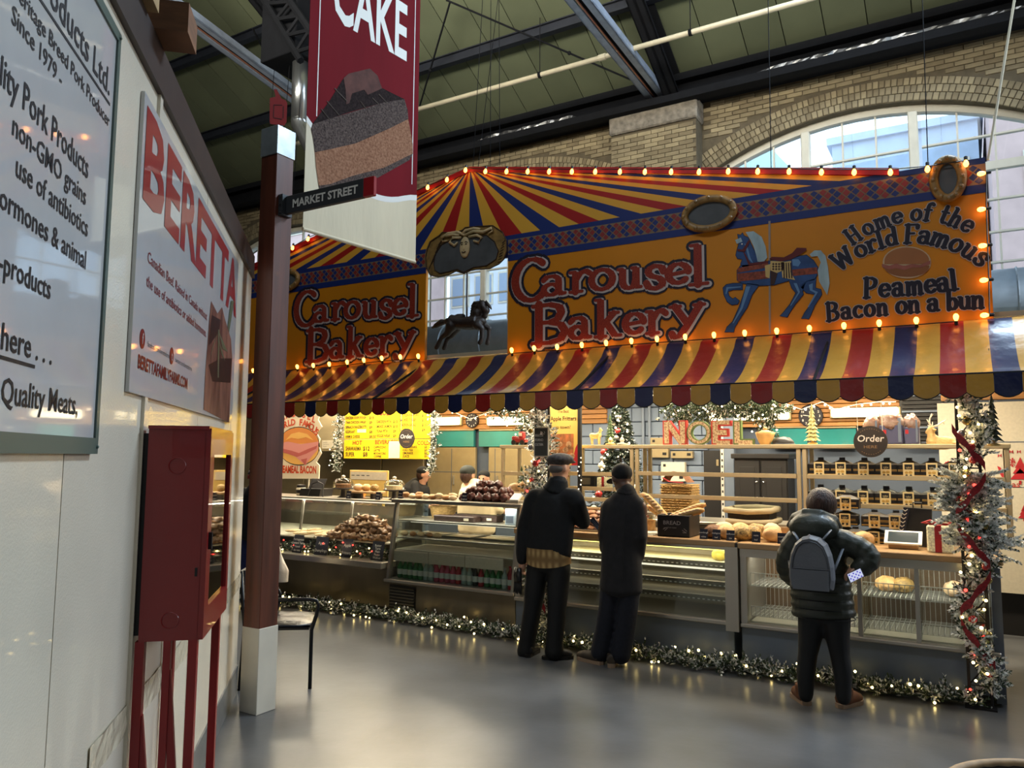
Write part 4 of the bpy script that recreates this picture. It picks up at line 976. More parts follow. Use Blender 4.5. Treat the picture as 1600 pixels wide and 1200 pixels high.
# festoon bulbs round the signs
BULB = mat('glowing_bulb', (255, 158, 62), .3, emit=11.0); SOCK = mat('black_socket', (18, 16, 16), .5)
bb = MB(); bb.lathe([(0.0, .062), (.012, .058), (.020, .042), (.018, .022), (.010, .006), (.010, 0)], n=10); bm_b = bb.mesh('bulb', BULB)
for p in bm_b.polygons: p.use_smooth = True
bb = MB(); bb.lathe([(.013, .004), (.014, -.028), (.008, -.034)], n=8); bm_k = bb.mesh('socket', SOCK)
def festoon(label, pts, ori, wire=None):
    t = thing('festoon_lights', label, 'string lights', pts[0])
    w = MB(); w.tube([V(p)+V((0, .012, 0)) for p in (wire or pts)], .005, 5); w.build('cord', SOCK, t)
    for p in pts:
        o = bpy.data.objects.new('bulb', bm_b); COL.objects.link(o); adopt(o, t); o.location = V(p)-ORG[t.name]; o.rotation_euler = ori
        s = bpy.data.objects.new('socket', bm_k); COL.objects.link(s); adopt(s, o)
    return t
UP, DN, LF = (math.radians(14), 0, 0), (math.radians(166), 0, 0), (0, math.radians(-90), 0)
def bp_(x, y, o=.07): return sp(x, y, o)
festoon('string of warm bulbs along the right slope of the striped tent', [bp_(x, y) for x, y in ((728, 262), (759, 264), (792, 264), (825, 264), (858.5, 264), (894, 264), (930.5, 264), (969, 264), (1008, 264), (1049, 264), (1092.5, 264), (1138, 263), (1184, 263), (1233, 263), (1283.5, 264), (1334.6, 264), (1391, 264), (1449, 259), (1509, 250))], DN)
festoon('string of warm bulbs along the left slope of the striped tent', [bp_(x, y) for x, y in ((699, 277), (669, 289), (636, 303), (606, 317), (575, 331), (545, 344), (514, 357), (482, 370), (458, 384))], DN)
festoon('string of warm bulbs up the end of the large sign', [bp_(x, y) for x, y in ((1541, 270), (1541, 326), (1543, 383), (1545, 437), (1546, 492))], LF)
festoon('string of warm bulbs under the large carousel sign', [bp_(x, y, .08) for x, y in ((800, 552), (835, 549), (871, 547), (909.5, 544), (947.5, 541), (987, 538), (1027, 535), (1071, 532), (1116, 529), (1164, 526), (1214, 523), (1265, 519), (1319, 515), (1374, 511), (1432, 507), (1494, 502))], UP)
festoon('string of warm bulbs under the carousel sign behind the post', [bp_(x, y, .08) for x, y in ((396, 583), (430, 580), (465, 577), (490, 575), (515, 573), (543, 570), (569, 567), (597, 564), (626, 562), (654, 561))], UP)
# wires holding the signs
for (px, py, tx, ty, lab) in ((739, 262, 754, 0, 'thin wire to the tent peak, first of four'), (747, 262, 778, 0, 'thin wire to the tent peak, second of four'), (766, 262, 767, 0, 'thin wire to the tent peak, third of four'), (781, 262, 780, 70, 'thin wire to the tent peak, fourth of four'), (1205, 266, 1200, 0, 'thin wire crossing the arched window above the slogan'), (1450, 256, 1441, 0, 'thin wire above the tall oval mirror'), (1544, 250, 1585, 0, 'pale rope holding the end of the large sign'), (452, 384, 362, 80, 'thin wire left of the timber post, nearest to it'), (430, 392, 346, 90, 'thin wire left of the timber post, second from it'), (405, 402, 318, 30, 'thin wire left of the timber post, farthest from it')):
    a = oy(px, py, SY+.02); q = oy(tx, ty, SY+.3); d = V((0, .05, 1)) if 'left of the timber' in lab else q-a
    top = a+d*((roofz(a.y)-a.z)/(d.z+SL*d.y)*.98) if d.z > 0 else q
    mb = MB(); mb.cyl(a, top, .010 if 'rope' in lab else .004, n=6); one('hanging_wire' if 'rope' not in lab else 'hanging_rope', mb, WPIPE if 'rope' in lab else STEELB, lab, 'wire', base=a)
# ================================================================== inside the bakery: walls and fixed things
def rect(x0, y0, x1, y1, Y):
    xm, ym = (x0+x1)/2, (y0+y1)/2
    return oy(x0, ym, Y).x, oy(x1, ym, Y).x, oy(xm, y1, Y).z, oy(xm, y0, Y).z
def rbox(mb, x0, y0, x1, y1, Y, d, e=.004):
    a, b, c, q = rect(x0, y0, x1, y1, Y); mb.bbox((a, Y, c), (b, Y+d, q), e)
BI = 10.12
KITCH = mat('kitchen_steel', (150, 136, 106), .4, metal=.35, var=.12, vscale=2, stretch=(1, 1, 4)); BEIGE = mat('beige_steel', (158, 142, 108), .4, metal=.3, var=.08)
BLOCKM = mat('block_paint', (112, 126, 146), .7, var=.06, vscale=4); BLOCKJ = mat('block_joint', (78, 88, 104), .8)
PLANK = mat('oak_plank', (166, 116, 62), .5, var=.25, vscale=3, stretch=(.5, 1, 8)); ALUM0 = mat('dull_handle', (170, 166, 156), .35, metal=.7); PLANKD = mat('oak_gap', (70, 44, 22), .7)
TEALG = mat('teal_glazing', (44, 128, 128), .15, var=.25, vscale=1.5, coat=.5)
mb = MB(); mb.box((-10.2, 7.06, 2.82), (1.7, BI+.1, 2.86)); struct('ceiling_shop', mb, mat('shop_ceiling', (196, 184, 158), .8)); mb = MB(); mb.box((-14, BI+.08, 0), (2.4, BI+.12, 2.8)); mb.box((1.6, 7.4, 0), (1.7, BI+.1, 2.8)); WS = struct('wall_shop', mb, BLOCKJ)
for x in [-14+.9*k for k in range(7)]:
    mb.__init__(); mb.bbox((x+.01, BI, 0.02), (x+.89, BI+.08, 2.8), .01); mb.build('panel', KITCH, WS)
# painted blocks behind the little tree
x0, x1 = oy(905, 700, BI).x, oy(1105, 700, BI).x
for j in range(13):
    z = .2+j*.2; x = x0-(.2 if j % 2 else 0)
    while x < x1:
        a, b = max(x, x0)+.005, min(x+.4, x1)-.005
        if b-a > .04: mb.__init__(); mb.bbox((a, BI+.03, z+.005), (b, BI+.08, z+.195), .008); mb.build('block', BLOCKM, WS)
        x += .4
def planks(px0, py0, px1, py1, n):
    a, b, c, d = rect(px0, py0, px1, py1, BI)
    for k in range(n):
        mb = MB(); mb.bbox((a, BI-.01, c+(d-c)*k/n+.004), (b, BI+.08, c+(d-c)*(k+1)/n-.004), .006); mb.build('plank', PLANK, WS)
planks(664, 622, 836, 671, 6); planks(906, 632, 948, 662, 4); planks(1110, 618, 1412, 667, 7)
mb.__init__(); rbox(mb, 1470, 610, 1640, 624, 9.0, .1); mb.build('plank', PLANK, WS)
for (a, b, c, d) in ((681, 673, 740, 698), (748, 673, 812, 698), (1205, 669, 1261, 701), (1276, 669, 1338, 701)):
    mb.__init__(); rbox(mb, a, b, c, d, BI-.03, .06); p = mb.build('glazed_panel', TEALG, WS)
    mb.__init__(); rbox(mb, a, b-2.5, c, b, BI-.05, .04); mb.build('rail', BEIGE, p)
for (a, b, c, d) in ((668, 699, 742, 800), (763, 699, 783, 800), (785, 699, 836, 800)):
    mb.__init__(); rbox(mb, a, b, c, d, BI-.02, .06); pn_ = mb.build('panel', BEIGE, WS); mb.__init__(); rbox(mb, (a+c)/2-.4, b+2, (a+c)/2+.4, d, BI-.024, .01, .001); rbox(mb, a, b+38, c, b+39, BI-.024, .01, .001); mb.build('door_seam', BLOCKJ, pn_); mb.__init__(); rbox(mb, (a+c)/2+2, b+44, (a+c)/2+3.5, b+58, BI-.05, .03, .002); mb.build('door_handle', ALUM0, pn_)
# white fridge wall with festive prints on the right
FWALL = mat('white_speckled_wall', (206, 196, 174), .6, var=.06, vscale=40); DECAL = mat('red_decal', (176, 34, 40), .5)
WY = 9.0
mb.__init__(); a, b, c, d = rect(1470, 628, 1640, 900, WY); mb.box((a, WY, .42), (1.6, WY+.06, d)); fw = mb.build('panel', FWALL, WS); mb.__init__(); mb.box((a, WY+.12, 0), (1.6, WY+.16, .45)); mb.build('dark_recess', mat('black_paint', (24, 22, 22), .45), WS)
mb.__init__(); rbox(mb, 1440, 690, 1640, 691.5, WY-.004, .003); rbox(mb, 1470, 760, 1640, 761, WY-.004, .003); mb.build('joint', BLOCKJ, fw)
mb.__init__()
def wpt(x, y): return oy(x, y, WY-.008)
for (cx, cy, s) in ((1594, 733, 1.0), (1600, 800, .6)):
    for k in range(3):
        w, y0, y1 = (8+4*k)*s, cy-15*s+k*9*s, cy-2*s+k*9*s; mb.poly([wpt(cx-w, y1), wpt(cx+w, y1), wpt(cx, y0-4*s)])
    mb.poly([wpt(cx-2*s, cy+18*s), wpt(cx+2*s, cy+18*s), wpt(cx+2*s, cy+24*s), wpt(cx-2*s, cy+24*s)])
for (cx, cy) in ((1580, 706), (1592, 706), (1568, 735), (1583, 722), (1480, 724), (1562, 712)):
    mb.poly([wpt(cx-3, cy-3), wpt(cx, cy-.3), wpt(cx-3, cy+3)]); mb.poly([wpt(cx+3, cy+3), wpt(cx, cy-.3), wpt(cx+3, cy-3)])
for k in range(8): a = 2*PI*k/8; mb.poly([wpt(1582, 722), wpt(1582+5*math.cos(a)-1.5*math.sin(a), 722+7*math.sin(a)), wpt(1582+5*math.cos(a)+1.5*math.sin(a), 722+7*math.sin(a)+1)])
mb.poly([wpt(1558, 728), wpt(1563, 730), wpt(1572, 748), wpt(1570, 752), wpt(1562, 740)]); mb.poly([wpt(1475, 724), wpt(1482, 720), wpt(1487, 726), wpt(1480, 729)])
mb.build('festive_print', DECAL, fw, label='red festive prints')
mb.__init__(); text(mb, 'christmas', wpt(1535, 760), (1, 0, 0), U3, .06); mb.build('festive_lettering', DECAL, fw)
# louvre, dark door, column, black cupboard
BLKP = mat('black_paint', (24, 22, 22), .45); SLATE = mat('steel_column', (112, 124, 142), .5, metal=.2)
t = thing('roller_louvre', 'black slatted louvre on the wall behind the wrapped gifts', 'louvre', oy(1440, 690, BI-.05))
mb.__init__(); rbox(mb, 1406, 612, 1474, 694, BI-.05, .05); mb.build('frame', BLKP, t)
for k in range(12): mb.__init__(); rbox(mb, 1409, 616+k*6.3, 1471, 619+k*6.3, BI-.08, .05); mb.build('slat', SLATE if k % 4 == 0 else BLKP, t)
mb.__init__(); a, b, c, d = rect(1100, 704, 1127, 800, BI-.03); mb.box((a, BI-.03, 0), (b, BI+.06, d)); D1 = struct('door_1', mb, BLKP)
mb.__init__(); rbox(mb, 1119, 718, 1123, 728, BI-.045, .01); mb.build('door_plate', BEIGE, D1)
t = thing('steel_column', 'blue grey steel column with a slotted strip beside the black cupboard', 'column', oy(1139, 900, 10.0))
mb.__init__(); a, b, c, d = rect(1129, 700, 1149, 900, 9.95); mb.bbox((a, 9.95, 0), (b, 10.05, 2.6), .01); mb.build('shaft', SLATE, t)
mb.__init__(); mb.box((a-.01, 9.94, .1), (a+.03, 9.95, 2.3)); st = mb.build('slotted_strip', mat('pale_strip', (204, 200, 190), .4), t)
mb.__init__()
for k in range(24): mb.box((a, 9.937, .3+k*.08), (a+.02, 9.941, .33+k*.08))
mb.build('slots', BLKP, st)
t = thing('black_cupboard', 'tall black two door cupboard behind the empty rack', 'cupboard', oy(1190, 900, 9.6))
a, b, c, d = rect(1149, 709, 1233, 900, 9.6); mb.__init__(); mb.box((a, 9.6, .05), (b, 10.0, d)); mb.build('body', BLKP, t)
mb.__init__(); mb.bbox((a-.03, 9.55, d-.06), (b+.03, 10.0, d), .008); mb.build('cornice', BLKP, t)
for k in (0, 1):
    xa = a+(b-a)*k/2+.01; xb = a+(b-a)*(k+1)/2-.01; mb.__init__(); mb.bbox((xa, 9.575, .12), (xb, 9.6, d-.08), .006); dd = mb.build('door', BLKP, t)
    mb.__init__(); mb.bbox((xa+.06, 9.568, .2), (xb-.06, 9.576, d-.16), .004); mb.build('door_panel', BLKP, dd)
    mb.__init__(); mb.ball(((xb-.03) if k == 0 else (xa+.03), 9.555, 1.42), .013, 8, 6); mb.build('knob', mat('chrome', (220, 220, 220), .15, metal=1.0), dd)
# small electric boxes and pipes on the blue wall
for (a, b, c, d, lab) in ((1016, 684, 1044, 715, 'grey electrical box on the blue block wall'), (1033, 722, 1070, 752, 'pale blank panel on the blue block wall above the wicker hamper'), (1048, 705, 1082, 716, 'grey cable trunking box behind the empty rack')):
    t = thing('electrical_box', lab, 'box', oy((a+c)/2, d, BI-.05)); mb.__init__(); rbox(mb, a, b, c, d, BI-.06, .08); mb.build('case', BEIGE if 'blank' not in lab else FWALL, t)
    mb.__init__(); rbox(mb, a+3, b+3, a+7, b+7, BI-.068, .01); rbox(mb, c-9, d-8, c-3, d-4, BI-.068, .01); mb.build('switch', BLKP, t)
for k, x in enumerate((1004, 1014)):
    t = MB(); p = oy(x, 700, BI-.03); t.cyl((p.x, BI, .3), (p.x, BI, 2.7), .022, n=8); one('conduit_pipe', t, SLATE, 'grey conduit pipe on the blue block wall, %s of two' % ORD[k], 'pipe', 'conduits on the block wall', base=(p.x, BI, .3))
# clocks
CLK = mat('clock_black', (26, 22, 34), .4); CLW = mat('clock_white', (224, 220, 210), .5)
def clock(cx, cy, rpx, Y, lab):
    c = oy(cx, cy, Y); r = abs(oy(cx, cy-rpx, Y).z-c.z); t = thing('wall_clock', lab, 'clock', c)
    b = MB(); b.lathe([(0, -.012), (r*.93, -.012), (r, -.02), (r, .02)][::-1], c, 28, 'y'); b.build('case', CLK, t)
    b = MB()
    for k in range(1, 13):
        an = PI/2-2*PI*k/12; text(b, str(k), c+V((r*.74*math.cos(an), -.022, r*.74*math.sin(an)-r*.1)), XD, ZD, r*.2, align='c', bold=.02)
    b.build('numerals', CLW, t)
    b = MB()
    for an, l in ((170, .62), (100, .4)): b.obox(c+V((0, -.024, 0)), V((math.cos(math.radians(an))*r*l, 0, math.sin(math.radians(an))*r*l)), V((-math.sin(math.radians(an))*r*.05, 0, math.cos(math.radians(an))*r*.05)), V((0, -.002, 0)))
    b.build('hands', CLW, t)
clock(738, 657, 11.5, BI-.03, 'round black wall clock between two lit tubes over the kitchen'); clock(1267, 650, 18, BI-.03, 'larger round black wall clock behind the bottle brush tree')
# fluorescent fittings: real lamps
TUBE = mat('lit_tube', (255, 238, 196), .4, emit=5.0)
for k, (a, b, c, d, lab) in enumerate(((673, 652, 716, 664, 'lit fluorescent fitting left of the kitchen clock'), (760, 651, 816, 664, 'lit fluorescent fitting right of the kitchen clock'), (1108, 643, 1232, 656, 'long lit fluorescent fitting behind the green garland'), (1298, 637, 1404, 651, 'long lit fluorescent fitting above the round order sign'))):
    t = thing('tube_light', lab, 'light', oy((a+c)/2, d, BI-.1)); xa, xb, za, zb = rect(a, b, c, d, BI-.12)
    mb.__init__(); mb.bbox((xa-.02, BI-.06, za-.01), (xb+.02, BI-.01, zb+.01), .006); mb.build('housing', BEIGE, t)
    mb.__init__(); mb.bbox((xa, BI-.12, za), (xb, BI-.06, zb), .02); mb.build('diffuser', TUBE, t)
# steel hood and cold store fronts of the kitchen
t = thing('extractor_hood', 'big stainless extractor hood behind the bacon sign', 'hood', oy(522, 720, 9.2)); mb.__init__()
a, b, c, d = rect(505, 645, 560, 700, 9.2); mb.obox((a-.6, 9.2, c), (b-a+1.4, 0, 0), (0, .8, 0), (0, .15, d-c)); mb.build('canopy', KITCH, t); mb.__init__(); mb.box((a-.6, 9.15, c-.05), (b+.8, 10, c)); mb.build('rim', BEIGE, t)
t = thing('notice', 'white paper notice on the kitchen wall beside the garland', 'notice', oy(518, 695, 9.6)); mb.__init__(); rbox(mb, 503, 688, 533, 701, 9.14, .01, .002); mb.build('sheet', FWALL, t)
mb.__init__(); [text(mb, s, oy(505, 692+3*k, 9.135), XD, U3, .014) for k, s in enumerate(('opening list', 'please wait here', 'thank you'))]; mb.build('lettering', INK, t)

# ------------------------------------------------------------------ counters
STEELC = mat('counter_steel', (120, 112, 98), .35, metal=.6, var=.1, vscale=2, stretch=(4, 1, .5)); GREYB = mat('counter_blue_grey', (98, 108, 122), .45, var=.06); ALU = mat('brushed_aluminium', (176, 170, 158), .32, metal=.7)
WTOP = mat('beech_worktop', (178, 142, 98), .4, var=.18, vscale=3, stretch=(.5, 4, 4)); CGLASS = glassmat('case_glass', (246, 250, 248), .18); INNER = mat('case_inner', (186, 178, 158), .45); BROWNI = mat('case_brown_back', (112, 88, 60), .5)
YELT = mat('yellow_shelf_lamp', (252, 240, 130), .4, emit=1.6); WHT_T = mat('white_shelf_lamp', (255, 244, 220), .4, emit=1.1); WIRE = mat('white_wire', (190, 188, 180), .4, metal=.3)
CT = 1.0
def base(t, x0, x1, y, d, h, m):
    b = MB(); b.bbox((x0, y, .06), (x1, y+d, h), .006); b.build('plinth', m, t)
    b = MB(); b.box((x0+.01, y+.05, 0), (x1-.01, y+d, .06)); b.build('toe_kick', BLKP, t)
# open refrigerated shelves beside the two men
X0, X1 = -3.80, -1.725
U3_ = thing('refrigerated_counter', 'low refrigerated counter with lit empty shelves behind the two men', 'display case', ((X0+X1)/2, 6.8, 0))
base(U3_, X0, X1, 6.47, .75, .34, GREYB)
mb.__init__(); mb.bbox((X0, 6.43, .34), (X1, 7.2, .375), .006); mb.build('ledge', ALU, U3_)
mb.__init__(); mb.box((X0, 7.1, .37), (X1, 7.2, .96)); mb.build('back_panel', INNER, U3_)
for x in (X0, X1-.05): mb.__init__(); mb.box((x, 6.46, .37), (x+.05, 7.2, .965)); mb.build('end_panel', ALU, U3_)
for (z, y, lm) in ((.80, 6.62, YELT), (.645, 6.57, WHT_T), (.53, 6.53, WHT_T)):
    mb.__init__(); mb.bbox((X0+.05, y, z), (X1-.05, 7.1, z+.018), .003); sh = mb.build('shelf', INNER, U3_)
    mb.__init__(); mb.box((X0+.05, y-.012, z-.02), (X1-.05, y, z+.02)); mb.build('ticket_rail', STEELC, sh)
    mb.__init__()
    for k in range(46): mb.box((X0+.08+k*.043, y-.014, z-.016), (X0+.1+k*.043, y-.012, z-.008))
    mb.build('rail_slots', CLW, sh)
    mb.__init__(); mb.box((X0+.06, y+.25, z+.09 if z > .7 else z+.075), (X1-.06, y+.28, z+.105 if z > .7 else z+.088)); mb.build('shelf_lamp', lm, sh)
mb.__init__(); mb.box((X0+.05, 6.50, .375), (X1-.05, 6.51, .95)); mb.build('front_glass', CGLASS, U3_)
mb.__init__(); mb.box((X0, 6.45, .945), (X1, 6.50, .975)); mb.build('head_rail', ALU, U3_)
mb.__init__(); mb.box((X1-.055, 6.42, .30), (X1+.05, 6.47, .975)); mb.build('corner_post', ALU, U3_)
area('shelf_glow', (-2.7, 6.75, .93), (-2.7, 6.8, .4), 1.9, .08, 4.0, (1.0, .93, .5))
mb.__init__(); mb.box((X0+.06, 6.62, .505), (X1-.06, 6.65, .518)); mb.build('shelf_lamp', WHT_T, U3_)
area('shelf_glow', (-2.7, 6.60, .93), (-2.7, 6.9, .3), 1.9, .05, 5.0, (1.0, .9, .72))
area('case_fill', (-.8, 6.62, .94), (-.8, 6.95, .3), 1.6, .06, 9.0, (1.0, .93, .8))  # added fill, this counter has no lamp of its own
area('case_fill', (-4.6, 6.68, 1.185), (-4.6, 6.85, .4), 1.4, .05, 9.0, (1.0, .93, .8))  # added fill to brighten the glass display
area('case_fill', (-6.6, 6.85, 1.165), (-6.6, 6.75, .6), 2.2, .06, 12.0, (1.0, .9, .7))  # added fill to brighten the curved case
# glazed counter with wire racks in front of the woman
X2, X3 = -1.665, .02
U4_ = thing('glazed_counter', 'low glazed counter with wire racks in front of the woman', 'display case', ((X2+X3)/2, 6.8, 0))
base(U4_, X2, X3+.1, 6.47, .75, .34, GREYB)
mb.__init__(); mb.bbox((X2, 6.43, .34), (X3+.1, 7.2, .37), .006); mb.build('ledge', ALU, U4_)
mb.__init__(); mb.box((X2, 7.12, .37), (X3+.08, 7.2, .955)); mb.build('back_panel', BROWNI, U4_)
mb.__init__(); mb.box((X3+.06, 6.46, 0.02), (X3+.12, 7.22, .955)); mb.build('end_panel', GREYB, U4_)
mb.__init__(); mb.box((X2, 6.46, .37), (X2+.05, 7.2, .955)); mb.build('end_panel', ALU, U4_)
mb.__init__(); mb.box((X2, 6.45, .90), (X3+.08, 6.50, .965)); mb.build('head_rail', ALU, U4_)
for x in (-.78, -.39): mb.__init__(); mb.box((x, 6.52, .37), (x+.015, 7.12, .955)); mb.build('divider', CGLASS, U4_); mb.__init__(); mb.box((x-.01, 6.47, .37), (x+.02, 6.51, .92)); mb.build('glass_post', ALU, U4_)
for (xa, xb) in ((X2+.06, -.79), (-.76, -.4), (-.37, X3+.05)):
    mb.__init__()
    for zz in (.42, .66):
        n = int((xb-xa)/.035)
        for k in range(n+1): mb.box((xa+(xb-xa)*k/n-.0025, 6.56, zz), (xa+(xb-xa)*k/n+.0025, 7.1, zz+.005))
        for k in range(12): y = 6.56+.54*k/11; mb.box((xa, y-.0025, zz-.004), (xb, y+.0025, zz))
        for k in range(n+1): mb.box((xa+(xb-xa)*k/n-.0025, 6.555, zz), (xa+(xb-xa)*k/n+.0025, 6.56, zz+(.10 if zz > .5 else .07)))
        mb.box((xa, 6.552, zz+(.10 if zz > .5 else .07)), (xb, 6.56, zz+(.106 if zz > .5 else .076)))
    n = int((xb-xa)/.035)
    for k in range(n+1): mb.box((xa+(xb-xa)*k/n-.002, 7.095, .42), (xa+(xb-xa)*k/n+.002, 7.1, .86))
    mb.build('wire_rack', WIRE, U4_, kind='stuff')
    mb.__init__(); mb.box((xa-.01, 6.49, .375), (xb+.01, 6.495, .905)); mb.build('front_glass', CGLASS, U4_)
    mb.__init__(); mb.box((xa, 6.53, .372), (xb, 7.1, .382)); mb.build('floor_tray', INNER, U4_)
# worktop shared by both
mb.__init__(); mb.box((X2+.06, 6.60, .948), (X3+.05, 6.63, .960)); mb.build('case_fill_strip', WHT_T, U4_)  # glowing strip added to go with the counter's fill light
t = thing('worktop', 'long beech worktop over the two low counters', 'counter', (-1.8, 6.8, CT-.03))
mb.__init__(); mb.bbox((X0, 6.42, .972), (X1+.03, 7.3, 1.02), .006); mb.build('board', WTOP, t); mb.__init__(); mb.bbox((X1+.05, 6.42, .968), (X3+.14, 7.3, 1.016), .006); mb.build('board', WTOP, t)
mb.__init__(); mb.box((X1+.028, 6.425, .97), (X1+.052, 7.3, 1.01)); mb.build('joint', BLKP, t)
# tall glass display with bottles
X4, X5 = -5.40, -3.83
TC = thing('glass_display', 'tall glass display case with boxes above and bottles at its foot', 'display case', ((X4+X5)/2, 6.8, 0))
base(TC, X4, X5, 6.52, .7, .37, STEELC)
mb.__init__(); mb.bbox((X4-.02, 6.45, .37), (X5+.02, 7.2, .405), .006); mb.build('ledge', ALU, TC)
mb.__init__(); mb.box((X4+.02, 6.505, .10), (X4+.36, 6.522, .34)); gr = mb.build('vent_grille', BLKP, TC)
for k in range(7): mb.__init__(); mb.obox((X4+.03, 6.495, .115+k*.032), (.32, 0, 0), (0, .02, .01), (0, 0, .008)); mb.build('louvre', STEELC, gr)
for x in (X4, X5-.03): mb.__init__(); mb.obox((x, 6.47, .405), (.03, 0, 0), (0, .05, 0), (0, .12, .80)); mb.build('post', ALU, TC); mb.__init__(); mb.box((x+.01, 6.62, .41), (x+.016, 7.18, 1.2)); mb.build('side_glass', CGLASS, TC)
mb.__init__(); mb.box((X4, 7.16, .405), (X5, 7.2, .80)); mb.build('back_panel', INNER, TC)
mb.__init__(); mb.bbox((X4-.03, 6.56, 1.2), (X5+.03, 7.2, 1.24), .006); mb.build('top_plate', ALU, TC)
mb.__init__(); mb.obox((X4+.03, 6.50, .41), (X5-X4-.06, 0, 0), (0, .005, 0), (0, .115, .79)); mb.build('front_glass', CGLASS, TC)
for z, y in ((1.0, 6.62), (.82, 6.60), (.69, 6.58)):
    mb.__init__(); mb.bbox((X4+.03, y, z), (X5-.03, 7.16, z+.018), .003); sh = mb.build('shelf', ALU if z > .7 else INNER, TC)
    mb.__init__(); mb.box((X4+.04, y+.2, z-.025), (X5-.04, y+.22, z-.012)); mb.build('shelf_lamp', WHT_T, sh)
for k in range(3):
    mb.__init__(); a = X4+.04+k*.46; mb.bbox((a, 6.545, .585), (a+.45, 6.56, .70), .003); mb.build('fascia', FWALL, TC)
# curved pastry case at the left
X6, X7 = -8.3, -5.46
CC = thing('curved_pastry_case', 'curved glass pastry case on a brown steel base at the far left', 'display case', ((X6+X7)/2, 6.8, 0))
base(CC, X6, X7, 6.66, .6, .5, STEELC)
mb.__init__(); mb.bbox((X6, 6.40, .505), (X7+.05, 7.2, .575), .008); mb.build('ledge', ALU, CC)
mb.__init__(); prof = [(6.50, .58), (6.47, .75), (6.47, .92), (6.52, 1.06), (6.62, 1.15), (6.78, 1.185)]
mb.grid(lambda u, v: (X6+(X7-X6)*u, *[prof[min(4, int(v*5))][i]+(prof[min(4, int(v*5))+1][i]-prof[min(4, int(v*5))][i])*(v*5-min(4, int(v*5))) for i in (0, 1)]), 1, 5); mb.build('curved_glass', CGLASS, CC)
mb.__init__(); mb.bbox((X6, 6.76, 1.18), (X7, 7.25, 1.2), .003); mb.build('top_glass', ALU, CC)
mb.__init__(); mb.obox((X6, 6.60, .74), (X7-X6, 0, 0), (0, .56, .08), (0, 0, .015)); mb.build('deck', INNER, CC)
mb.__init__(); mb.box((X6, 6.85, 1.0), (X7, 7.15, 1.012)); mb.build('glass_shelf', CGLASS, CC)
mb.__init__(); mb.box((X6, 7.16, .58), (X7, 7.2, 1.18)); mb.build('back_panel', STEELC, CC)
for x in (X6+.4, X6+1.3, X7-.75): mb.__init__(); mb.obox((x, 6.74, .76), (.03, 0, 0), (0, .02, 0), (-.05, .10, .4)); mb.build('strut', ALU, CC)
mb.__init__(); mb.box((X6, 7.0, 1.15), (X7, 7.03, 1.17)); mb.build('case_fill_strip', WHT_T, CC)  # glowing strip added to brighten the curved case

# racks standing on the counters
RACKM = mat('rack_beige_metal', (196, 178, 142), .35, metal=.35, var=.06)
def rack(px0, px1, lab, Y, zs, zb, top=1.80):
    xa, xb = oy(px0, 700, Y).x, oy(px1, 700, Y).x; t = thing('display_rack', lab, 'rack', ((xa+xb)/2, Y, zb))
    for x in (xa, xb-.035):
        for y in (Y, Y+.36): b = MB(); b.bbox((x, y, zb), (x+.035, y+.035, top), .003); b.build('post', RACKM, t)
    b = MB(); b.bbox((xa-.01, Y-.015, top-.005), (xb+.01, Y+.41, top+.03), .004); b.build('top_shelf', RACKM, t)
    for z in zs:
        b = MB(); b.bbox((xa+.036, Y-.01, z-.02), (xb-.036, Y+.02, z+.02), .003); r = b.build('shelf', RACKM, t)
        b = MB(); b.box((xa+.036, Y+.02, z-.004), (xb-.036, Y+.39, z+.004)); b.build('shelf_glass', CGLASS, r)
    return t, xa, xb
rack(783, 838, 'beige metal rack beside the chalkboard sign', 7.3, (1.52, 1.30), 1.24)
rack(884, 989, 'beige metal rack with the standing deer on top', 7.3, (1.53, 1.38, 1.27), 1.02)
rack(992, 1250, 'wide empty beige rack carrying the big letters', 7.3, (1.545, 1.325), 1.02)
R4_, R4a, R4b = rack(1253, 1577, 'wide beige rack filled with black boxes', 7.3, (1.545, 1.30), 1.02)
# ================================================================== goods and decorations
def put(nm, meshes, p, label, cat, group=None, rz=0.0, tilt=(0, 0), sc=1.0):
    o = bpy.data.objects.new(nm, meshes); COL.objects.link(o); o.location = p; o.rotation_euler = (tilt[0], tilt[1], rz); o.scale = (sc,)*3
    ORG[o.name] = V(p); return tag(o, label, cat, group)
def lumpmesh(nm, r, m, seed, jit=.35, n=12, k=8, flat=.1):
    b = MB(); b.smooth = True; b.ball((0, 0, r[2]*.9), r, n, k, jit=jit, seed=seed)
    b.v = [(x, y, max(z, 0)) for x, y, z in b.v]; return b.mesh(nm, m)
